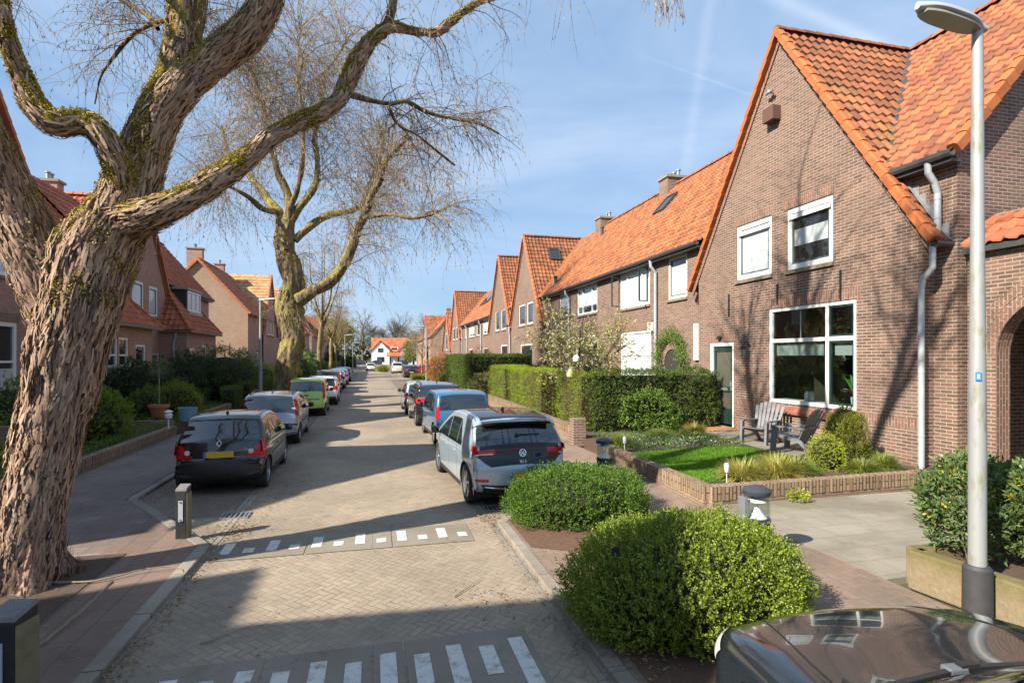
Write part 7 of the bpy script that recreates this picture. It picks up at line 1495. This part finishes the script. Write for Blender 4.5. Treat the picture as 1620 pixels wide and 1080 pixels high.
for i, (x, y, z, s_, lb, col) in enumerate(((6.1, 16.2, 2.45, .11, 'white drop shaped lantern hanging in the magnolia, topmost', (.75, .74, .7)), (6.2, 17.0, 1.95, .13, 'pale straw lantern hanging lower in the magnolia', (.50, .40, .26)), (7.3, 16.4, 1.9, .14, 'straw lantern hanging at the right of the magnolia', (.48, .36, .22)))):
    mb = MB(); mb.lathe([(.01, s_*1.7), (s_*.45, s_*1.2), (s_, s_*.2), (s_*.9, -s_*.6), (s_*.3, -s_)], 14, (x, y, z)); mb.tube([(x, y, z+s_*1.6), (x, y, z+s_*3)], .005, 5); tag(mb.build('hanging_lantern', simple('lantern_%d' % i, col, .7), None, smooth=True), lb, 'lantern', 'lanterns in the magnolia')
for i, (y, z, lb) in enumerate(((25.6, 2.35, 'terracotta wall pot on the brick wall, upper one'), (24.7, 1.9, 'terracotta wall pot on the brick wall, lower one'))):
    mb = MB(); mb.lathe([(.05, -.12), (.14, .0), (.15, .14), (.12, .14)], 12, (11.15, y, z)); tag(mb.build('wall_pot', M['terracotta'], None, smooth=True), lb, 'wall pot')
# ---- left-hand gardens
big_shrub('very dark rounded evergreen in front of the left porch door', (-8.75, 24.4, 1.15), (1.25, 1.0, 1.15), LD, 1500, (.09, .05))
big_shrub('low dark evergreen below the left porch window', (-7.9, 24.6, .75), (1.3, .9, .75), LD, 1100, (.08, .045))
big_shrub('dark evergreen between the potted tree and the drainpipe', (-8.7, 30.0, 1.3), (1.2, 1.6, 1.35), LD, 1300, (.10, .055))
big_shrub('large drooping dark yew before the sunlit blank gable', (-7.4, 31.2, 1.35), (1.5, 1.7, 1.45), leaf_mat('yew', (.025, .06, .015), (.055, .115, .024), (.12, .19, .04), trans=.15), 1900, (.16, .03), amp=.5)
big_shrub('pale variegated ivy clump left of the street lamp', (-6.9, 34.0, 1.35), (.65, .8, 1.35), leaf_mat('variegated', (.10, .16, .05), (.40, .42, .24), (.62, .62, .42), trans=.2), 700, (.10, .06))
big_shrub('bright yellow green rounded bush beside the terracotta pot', (-6.95, 23.0, .8), (.72, .62, .72), leaf_mat('golden_bush', (.09, .15, .012), (.20, .26, .02), (.34, .38, .03), trans=.3), 1300, (.05, .03))
big_shrub('green bush behind the slim olive stem', (-7.9, 23.2, .75), (.7, .6, .62), LM, 800, (.05, .03))
big_shrub('tall light green shrub in the left garden right of the big trunk', (-7.2, 17.2, .85), (.72, .8, .75), leaf_mat('fresh_green', (.07, .14, .012), (.15, .24, .02), (.30, .36, .04), trans=.35), 1100, (.07, .04))
big_shrub('leafy green shrub left of the tall light green one', (-7.7, 15.6, .65), (.7, .6, .55), LM, 800, (.06, .035))
hy = big_shrub('hydrangea with faded flower heads beside the left garden wall', (-6.75, 13.6, .50), (.50, .75, .42), LM, 600, (.07, .05), name='hydrangea')
rg = np.random.default_rng(6); 
for i in range(11):
    c_ = np.array([-6.75+rg.uniform(-.15, .45), 13.6+rg.uniform(-.8, .7), .62+rg.uniform(.05, .36)]); d = unit(rg.normal(size=(110, 3))); V, F = leaves(c_+d*.075, d+rg.normal(size=(110, 3))*.5, .035, .032, rg); mesh_obj('flower_head', V, F, M.setdefault('dryflower', leaf_mat('dry_flower', (.34, .27, .22), (.48, .42, .33), (.55, .47, .40), trans=.2)), hy)
rg = np.random.default_rng(12); n_ = 5200; P = np.stack([-6.3-rg.random(n_)**1.3*3.8, rg.uniform(11.5, 30, n_), rg.uniform(.17, .38, n_)], 1); V, F = sprigs(P, np.tile([[0, 0, 1.0]], (n_, 1))+rg.normal(size=(n_, 3))*.45, .12, 4, .09, .018, rg); tag(mesh_obj('ground_plants', V, F, LM, None), 'mixed low plants covering the left front garden', 'ground cover', None, 'stuff')
hedge('small clipped dark hedge block nearest the terracotta pot', -6.6, 27.2, -5.95, 28.6, .1, 1.12, LH, 160, (.05, .03), 7, .08)
hedge('long clipped dark hedge behind the silver hatchback', -6.5, 29.4, -5.75, 36.5, .1, 1.25, LH, 120, (.06, .035), 7, .08)
big_shrub('yellow green shrub behind the street lamp on the left', (-6.6, 37.0, 1.0), (.9, .9, 1.0), LYg, 600, (.09, .05))
big_shrub('bright yellow shrub right of the second tree trunk', (-5.6, 40.2, 1.1), (1.0, .9, 1.0), LYg, 700, (.10, .055))
big_shrub('dark green shrub left of the second tree trunk', (-6.6, 33.6+4, 1.2), (.8, 1.1, 1.1), LM, 500, (.09, .05)) if False else None
big_shrub('large dull green shrub beyond the slender pale tree', (-6.0, 48.5, 1.4), (1.3, 3.0, 1.4), LM, 1000, (.12, .07))
big_shrub('dark shrub mass by the far left pavement', (-6.3, 58, 1.5), (1.4, 4.0, 1.5), LD, 900, (.14, .08))
hedge('far clipped hedge along the left pavement', -6.4, 66, -5.2, 96, .1, 1.7, LH, 26, (.14, .08), 6, .16)
big_shrub('dark conical evergreen before the far left end house', (-6.6, 99, 2.4), (1.3, 1.3, 2.4), LD, 700, (.16, .08))
big_shrub('green leafy plant at the left photo edge', (-8.6, 16.2, 1.0), (.8, .8, .9), LM, 600, (.08, .04))
rg = np.random.default_rng(2); P = np.array([-7.2, 21.7, 2.15])+unit(rg.normal(size=(160, 3)))*rg.random((160, 1))**.4*np.array([.36, .36, .38]); V, F = sprigs(P, rg.normal(size=(160, 3))+[0, 0, 1], .12, 8, .05, .014, rg); mesh_obj('crown', V, F, leaf_mat('olive_leaf', (.09, .12, .04), (.17, .20, .07), (.26, .28, .11), trans=.2), POT)
hedge('low green hedge strip beside the far black estate', 4.2, 60.5, 5.6, 64.5, .0, .55, LYg, 60, (.08, .04), 6, .1, group=None)
big_shrub('round grassy bush in the road bend before the white house', (1.6, 95, .6), (1.2, 1.2, .6), LYg, 400, (.14, .06))
big_shrub('pollarded willow bush before the white houses on the right', (11.6, 150, 4.4), (3.4, 3.0, 3.2), leaf_mat('willow_pale', (.12, .14, .03), (.22, .23, .05), (.32, .32, .08)), 2400, (.45, .12), amp=.35, name='willow', cat='tree', core=False, trunk=[([(10.5, 150, 0), (10.5, 150, 3)], .3, 8)])
hedge('tall green hedge before the white houses on the left', -14, 140, -4.2, 142, .0, 2.6, LM, 16, (.25, .14), 6, .25)
# ---- distant trees
TW = empty('distant_tree', (0, 0, 0)); rg = np.random.default_rng(33)
def far_tree(seed, H, wd, dens=1.0):
    rg = np.random.default_rng(seed); root = empty('distant_tree', (0, 0, 0)); mb = MB(); mb.tube([(0, 0, -.2), (.2, 0, H*.25), (0, .1, H*.5), (.1, 0, H*.75)], [H*.022, H*.018, H*.012, H*.005], 7); mb.build('trunk', M['twig_bark'], root, local=True)
    n = int(46*dens); P = np.zeros((n, 3)); P[:, 2] = rg.uniform(.22, .72, n)*H; a = rg.random(n)*6.28; D = np.stack([np.cos(a), np.sin(a), rg.uniform(.5, 1.4, n)], 1); T = wander(P, D, rg.uniform(.35, .6, n)*wd*(1.1-P[:, 2]/H*.5), 7, -.05, .14, rg); V, F = twig_mesh(T, H*.007, H*.001, 4)
    N2 = n*12; P2, D2 = along(T, N2, rg, .3, 1); T2 = wander(P2, D2+rg.normal(size=(N2, 3))*.6, rg.uniform(.08, .2, N2)*wd, 4, 0, .2, rg); V2, F2 = twig_mesh(T2, H*.0022, H*.0008, 3); N3 = n*30; P3, D3 = along(T2, N3, rg, .3, 1); T3 = wander(P3, D3+rg.normal(size=(N3, 3))*.6, rg.uniform(.04, .1, N3)*wd, 3, 0, .2, rg); V3, F3 = twig_mesh(T3, H*.0016, H*.0006, 3)
    o = mesh_obj('crown', np.concatenate([V, V2, V3]), np.concatenate([F, F2+len(V), F3+len(V)+len(V2)]), M['twig_far'], root, local=True); return root
bpy.data.objects.remove(TW)
M['twig_far'] = simple('distant_twigs', (.14, .125, .10), 1, var=.3, nscale=.3)
protos = [far_tree(41, 19, 13), far_tree(42, 17, 12), far_tree(43, 21, 15)]
spots = [(-22, 236, 0), (-12, 228, 1), (-4, 240, 2), (3.5, 226, 1), (9, 238, 0), (15, 224, 1), (21.5, 232, 2), (28, 222, 0), (34, 234, 2), (40, 224, 0), (47, 232, 1), (-30, 230, 2), (-17, 245, 1), (1, 250, 0), (26, 248, 2), (55, 236, 0), (-38, 240, 1), (12, 252, 2), (38, 250, 1)]
desc = ['leftmost bare tree of the far wood', 'bare tree of the far wood behind the yellow willow', 'tall bare tree behind the left gable of the white houses', 'bare tree above the white house, left of its middle', 'bare tree above the middle of the white houses', 'round bare tree right of the white house middle', 'largest round bare tree right of the street end', 'bare tree between the round tree and the far lamp', 'tall bare tree behind the far right roof', 'bare tree behind the far right end house', 'rightmost bare tree seen over the far roofs', 'bare tree of the far wood over the left end roof', 'bare tree in the second row of the far wood, left', 'bare tree in the second row of the far wood, centre', 'bare tree in the second row of the far wood, right', 'bare tree far right behind the terrace', 'bare tree far left behind the terrace', 'bare tree in the second row behind the white house middle', 'bare tree in the second row behind the far right roof']
used = set()
for i, ((x, y, k), lb) in enumerate(zip(spots, desc)):
    o = protos[k] if k not in used else copy_tree(protos[k]); used.add(k); o.location = (x, y, 0); o.rotation_euler = (0, 0, i*1.3); s_ = .85+.25*((i*7) % 5)/5; o.scale = (s_, s_, s_); tag(o, lb, 'tree', 'bare trees of the distant wood')
big_shrub('large yellow green willow above the far left roofs', (-15.5, 205, 11.5), (8.5, 5, 4.2), leaf_mat('willow_yellow', (.22, .20, .03), (.36, .32, .05), (.48, .42, .08)), 2600, (.7, .2), name='willow', cat='tree', amp=.4, core=False, trunk=[([(-15.5, 205, 0), (-15.5, 205, 9)], .5, 8)])
rg = np.random.default_rng(77); n_ = 5000; P = np.stack([rg.uniform(-90, 120, n_), rg.uniform(255, 275, n_), rg.random(n_)**1.3*9+.5], 1); V, F = leaves(P, rg.normal(size=(n_, 3))+[0, 0, .5], 3.2, 1.1, rg); tag(mesh_obj('distant_wood', V, F, leaf_mat('far_wood', (.06, .075, .045), (.12, .12, .08), (.17, .16, .12), trans=.0), None), 'hazy undergrowth of the wood closing the view', 'wood', None, 'stuff')
# ---- litter: fallen leaves, sticks
rg = np.random.default_rng(14); Ps = []
def strip(n, x0, x1, y0, y1, z): Ps.append(np.stack([rg.uniform(x0, x1, n), rg.uniform(y0, y1, n), np.full(n, z)], 1))
def pile(n, x, y, sx, sy, z): Ps.append(np.stack([rg.normal(x, sx, n), rg.normal(y, sy, n), np.full(n, z)], 1))
strip(600, -2.06, -1.86, 2.5, 8.3, .012); pile(450, -1.98, 4.3, .10, .6, .014); pile(300, -1.95, 8.7, .18, .3, .012); strip(350, -3.95, -3.6, 9.8, 14, .012); strip(300, -2.3, -1.6, 9, 16, .010); pile(120, -1.75, 10.8, .25, .7, .01); pile(320, 1.80, 8.35, .16, .25, .014); strip(260, 1.62, 1.85, 4, 9, .012); pile(260, 2.1, 4.25, .14, .22, PH+.01); pile(120, 2.2, 5.2, .2, .6, PH+.01); pile(200, -3.3, 5.4, .4, .6, PH+.02)
strip(260, -1.8, 1.7, 3, 22, .009); strip(250, -6, -2.3, 3, 20, PH+.008); strip(160, 2, 5.4, 4, 16, PH+.008); pile(120, 1.25, 5.6, .2, .25, .01)
P = np.concatenate(Ps); P[:, 2] += rg.random(len(P))*.012; n_ = len(P); A = rg.normal(size=(n_, 3)); A[:, 2] *= .12; V, F = leaves(P, A, .045*rg.uniform(.4, 1.3, n_), .013, rg, .15)
tag(mesh_obj('fallen_leaves', V, F, leaf_mat('dead_leaf', (.13, .055, .03), (.26, .14, .07), (.42, .30, .18), trans=.1), None), 'brown dead leaves and twiglets scattered along the kerbs', 'leaf litter', None, 'stuff')
def stick(label, pts, r): mb = MB(); Q = resample(pts, .06); Q += rg.normal(size=Q.shape)*[.006, .006, .001]; mb.tube(Q, np.linspace(r, r*.3, len(Q)), 6); tag(mb.build('fallen_branch', simple('dry_branch', (.24, .19, .13), .9), None, smooth=True), label, 'branch')
stick('long thin fallen branch lying across the left pavement from the big trunk to the kerb', [(-3.35, 7.0, PH+.03), (-2.9, 6.95, PH+.03), (-2.45, 7.15, PH+.05), (-2.2, 7.15, PH+.04), (-2.02, 6.9, .03)], .012)
stick('bent fallen branch at the edge of the tree pit beside the near bollard', [(-2.62, 6.6, PH+.12), (-2.68, 6.1, PH+.05), (-2.72, 5.6, PH+.03), (-2.85, 5.0, PH+.03), (-2.95, 4.5, PH+.03)], .014)
stick('small forked twig lying on the sunlit road near the kerb', [(.82, 5.75, .014), (1.0, 5.95, .02), (1.22, 6.2, .016)], .006)
stick('curved twig on the road left of the lower hump', [(-1.45, 5.35, .014), (-1.1, 5.55, .02), (-.8, 5.6, .014)], .006)
stick('thin twig on the kerb beside the nearest bush', [(1.55, 4.35, .02), (1.85, 4.55, PH+.02), (2.15, 4.6, PH+.02)], .006)
# ------------------------------------------------------------------ camera, sun, sky
cam = bpy.data.cameras.new('camera'); co = bpy.data.objects.new('camera', cam); COL.objects.link(co); co.location = (0, 0, CH); co.rotation_euler = (R(90), 0, -math.atan2(S_, C_))
cam.sensor_width = 36; cam.lens = 36*880/1620; cam.shift_y = 25/1620; cam.clip_start = .05; cam.clip_end = 3000; SC.camera = co
AZ, EL = R(24), R(36)                         # light travels towards +x and, 24 degrees off, +y
sd = Vector((math.cos(AZ)*math.cos(EL), math.sin(AZ)*math.cos(EL), -math.sin(EL)))
sl = bpy.data.lights.new('sun', 'SUN'); sl.energy = 5.0; sl.angle = R(.5); sl.color = (1, .92, .80); so = bpy.data.objects.new('sun', sl); COL.objects.link(so); so.rotation_euler = sd.to_track_quat('-Z', 'Y').to_euler(); so.location = (-20, -10, 30)
w = bpy.data.worlds.new('World'); SC.world = w; w.use_nodes = True; nt = w.node_tree; nt.nodes.clear()
out = nt.nodes.new('ShaderNodeOutputWorld'); bg = nt.nodes.new('ShaderNodeBackground'); sky = nt.nodes.new('ShaderNodeTexSky'); sky.sky_type = 'NISHITA'; sky.sun_disc = False; sky.sun_elevation = EL
sky.sun_rotation = math.atan2(-sd.x, -sd.y); sky.air_density = 1.0; sky.dust_density = .6; sky.ozone_density = 1.6
tc = nt.nodes.new('ShaderNodeTexCoord')
def wn(t, **k): n = nt.nodes.new('ShaderNode'+t); [setattr(n, a, b) for a, b in k.items()]; return n
def wl_(a, b): nt.links.new(a, b)
def wmath(op, a, b=0.0):
    n = wn('Math', operation=op)
    for s_, v in zip(n.inputs, (a, b)):
        if isinstance(v, bpy.types.NodeSocket): wl_(v, s_)
        else: s_.default_value = v
    return n.outputs[0]
mp = wn('Mapping'); mp.inputs['Rotation'].default_value = (0, R(12), R(20)); mp.inputs['Scale'].default_value = (1.0, 1.6, 3.6); wl_(tc.outputs['Generated'], mp.inputs[0])
n1 = wn('TexNoise'); n1.inputs['Scale'].default_value = 1.5; n1.inputs['Detail'].default_value = 9; n1.inputs['Roughness'].default_value = .6; n1.inputs['Distortion'].default_value = .5; wl_(mp.outputs[0], n1.inputs['Vector'])
mr = wn('MapRange'); mr.inputs[1].default_value = .32; mr.inputs[2].default_value = .80; mr.inputs[3].default_value = .04; mr.inputs[4].default_value = .55; wl_(n1.outputs[0], mr.inputs[0])
def vec_of(px, py): return Vector(at(px, py, 1))-Vector((0, 0, CH))
def trail(p, q, width, amt):
    n_ = vec_of(*p).cross(vec_of(*q)).normalized(); d = wn('VectorMath', operation='DOT_PRODUCT'); wl_(tc.outputs['Generated'], d.inputs[0]); d.inputs[1].default_value = n_
    a = wmath('DIVIDE', wmath('ABSOLUTE', d.outputs['Value']), width); g = wmath('POWER', 2.718, wmath('MULTIPLY', wmath('MULTIPLY', a, a), -1.0))
    mid = ((vec_of(*p)+vec_of(*q))/2).normalized(); e = wn('VectorMath', operation='DOT_PRODUCT'); wl_(tc.outputs['Generated'], e.inputs[0]); e.inputs[1].default_value = mid
    half = math.cos(vec_of(*p).angle(vec_of(*q))/2*1.05); m2 = wn('MapRange'); m2.inputs[1].default_value = half-.01; m2.inputs[2].default_value = half+.02; wl_(e.outputs['Value'], m2.inputs[0])
    return wmath('MULTIPLY', wmath('MULTIPLY', g, m2.outputs[0]), wmath('MULTIPLY', wmath('ADD', n1.outputs[0], .1), amt))
cl = mr.outputs[0]
for args in (((1130, -40), (1080, 300), .009, .22), ((1190, -20), (1430, 90), .009, .6), ((1090, 115), (1200, 155), .002, .4)): cl = wmath('ADD', cl, trail(*args))
cl = wmath('MINIMUM', cl, .85)
vx = wn('Mix'); vx.data_type = 'RGBA'; vx.inputs[0].default_value =   .40; wl_(sky.outputs[0], vx.inputs[6]); vx.inputs[7].default_value = (3.2, 7.0, 12.4, 1)
mx = wn('Mix'); mx.data_type = 'RGBA'; wl_(cl, mx.inputs[0]); wl_(vx.outputs[2], mx.inputs[6]); mx.inputs[7].default_value = (9.6, 10.6, 12.4, 1)
wl_(mx.outputs[2], bg.inputs[0]); bg.inputs[1].default_value = .05; wl_(bg.outputs[0], out.inputs[0])
SC.view_settings.view_transform = 'Standard'; SC.view_settings.look = 'None'; SC.view_settings.exposure = 1.03; SC.view_settings.gamma = 1; SC.view_settings.use_curve_mapping = False
SC.cycles.max_bounces = 6; SC.cycles.transparent_max_bounces = 12; SC.cycles.caustics_reflective = False; SC.cycles.caustics_refractive = False; SC.cycles.sample_clamp_indirect = 4

for o in bpy.data.objects:                    # moss_kind: countless small bits on one thing
    if o.parent is not None and o.name.split('.')[0] in ('catkins', 'moss', 'bark_flakes', 'hanging_twigs', 'twigs', 'fine_twigs'): o['kind'] = 'stuff'
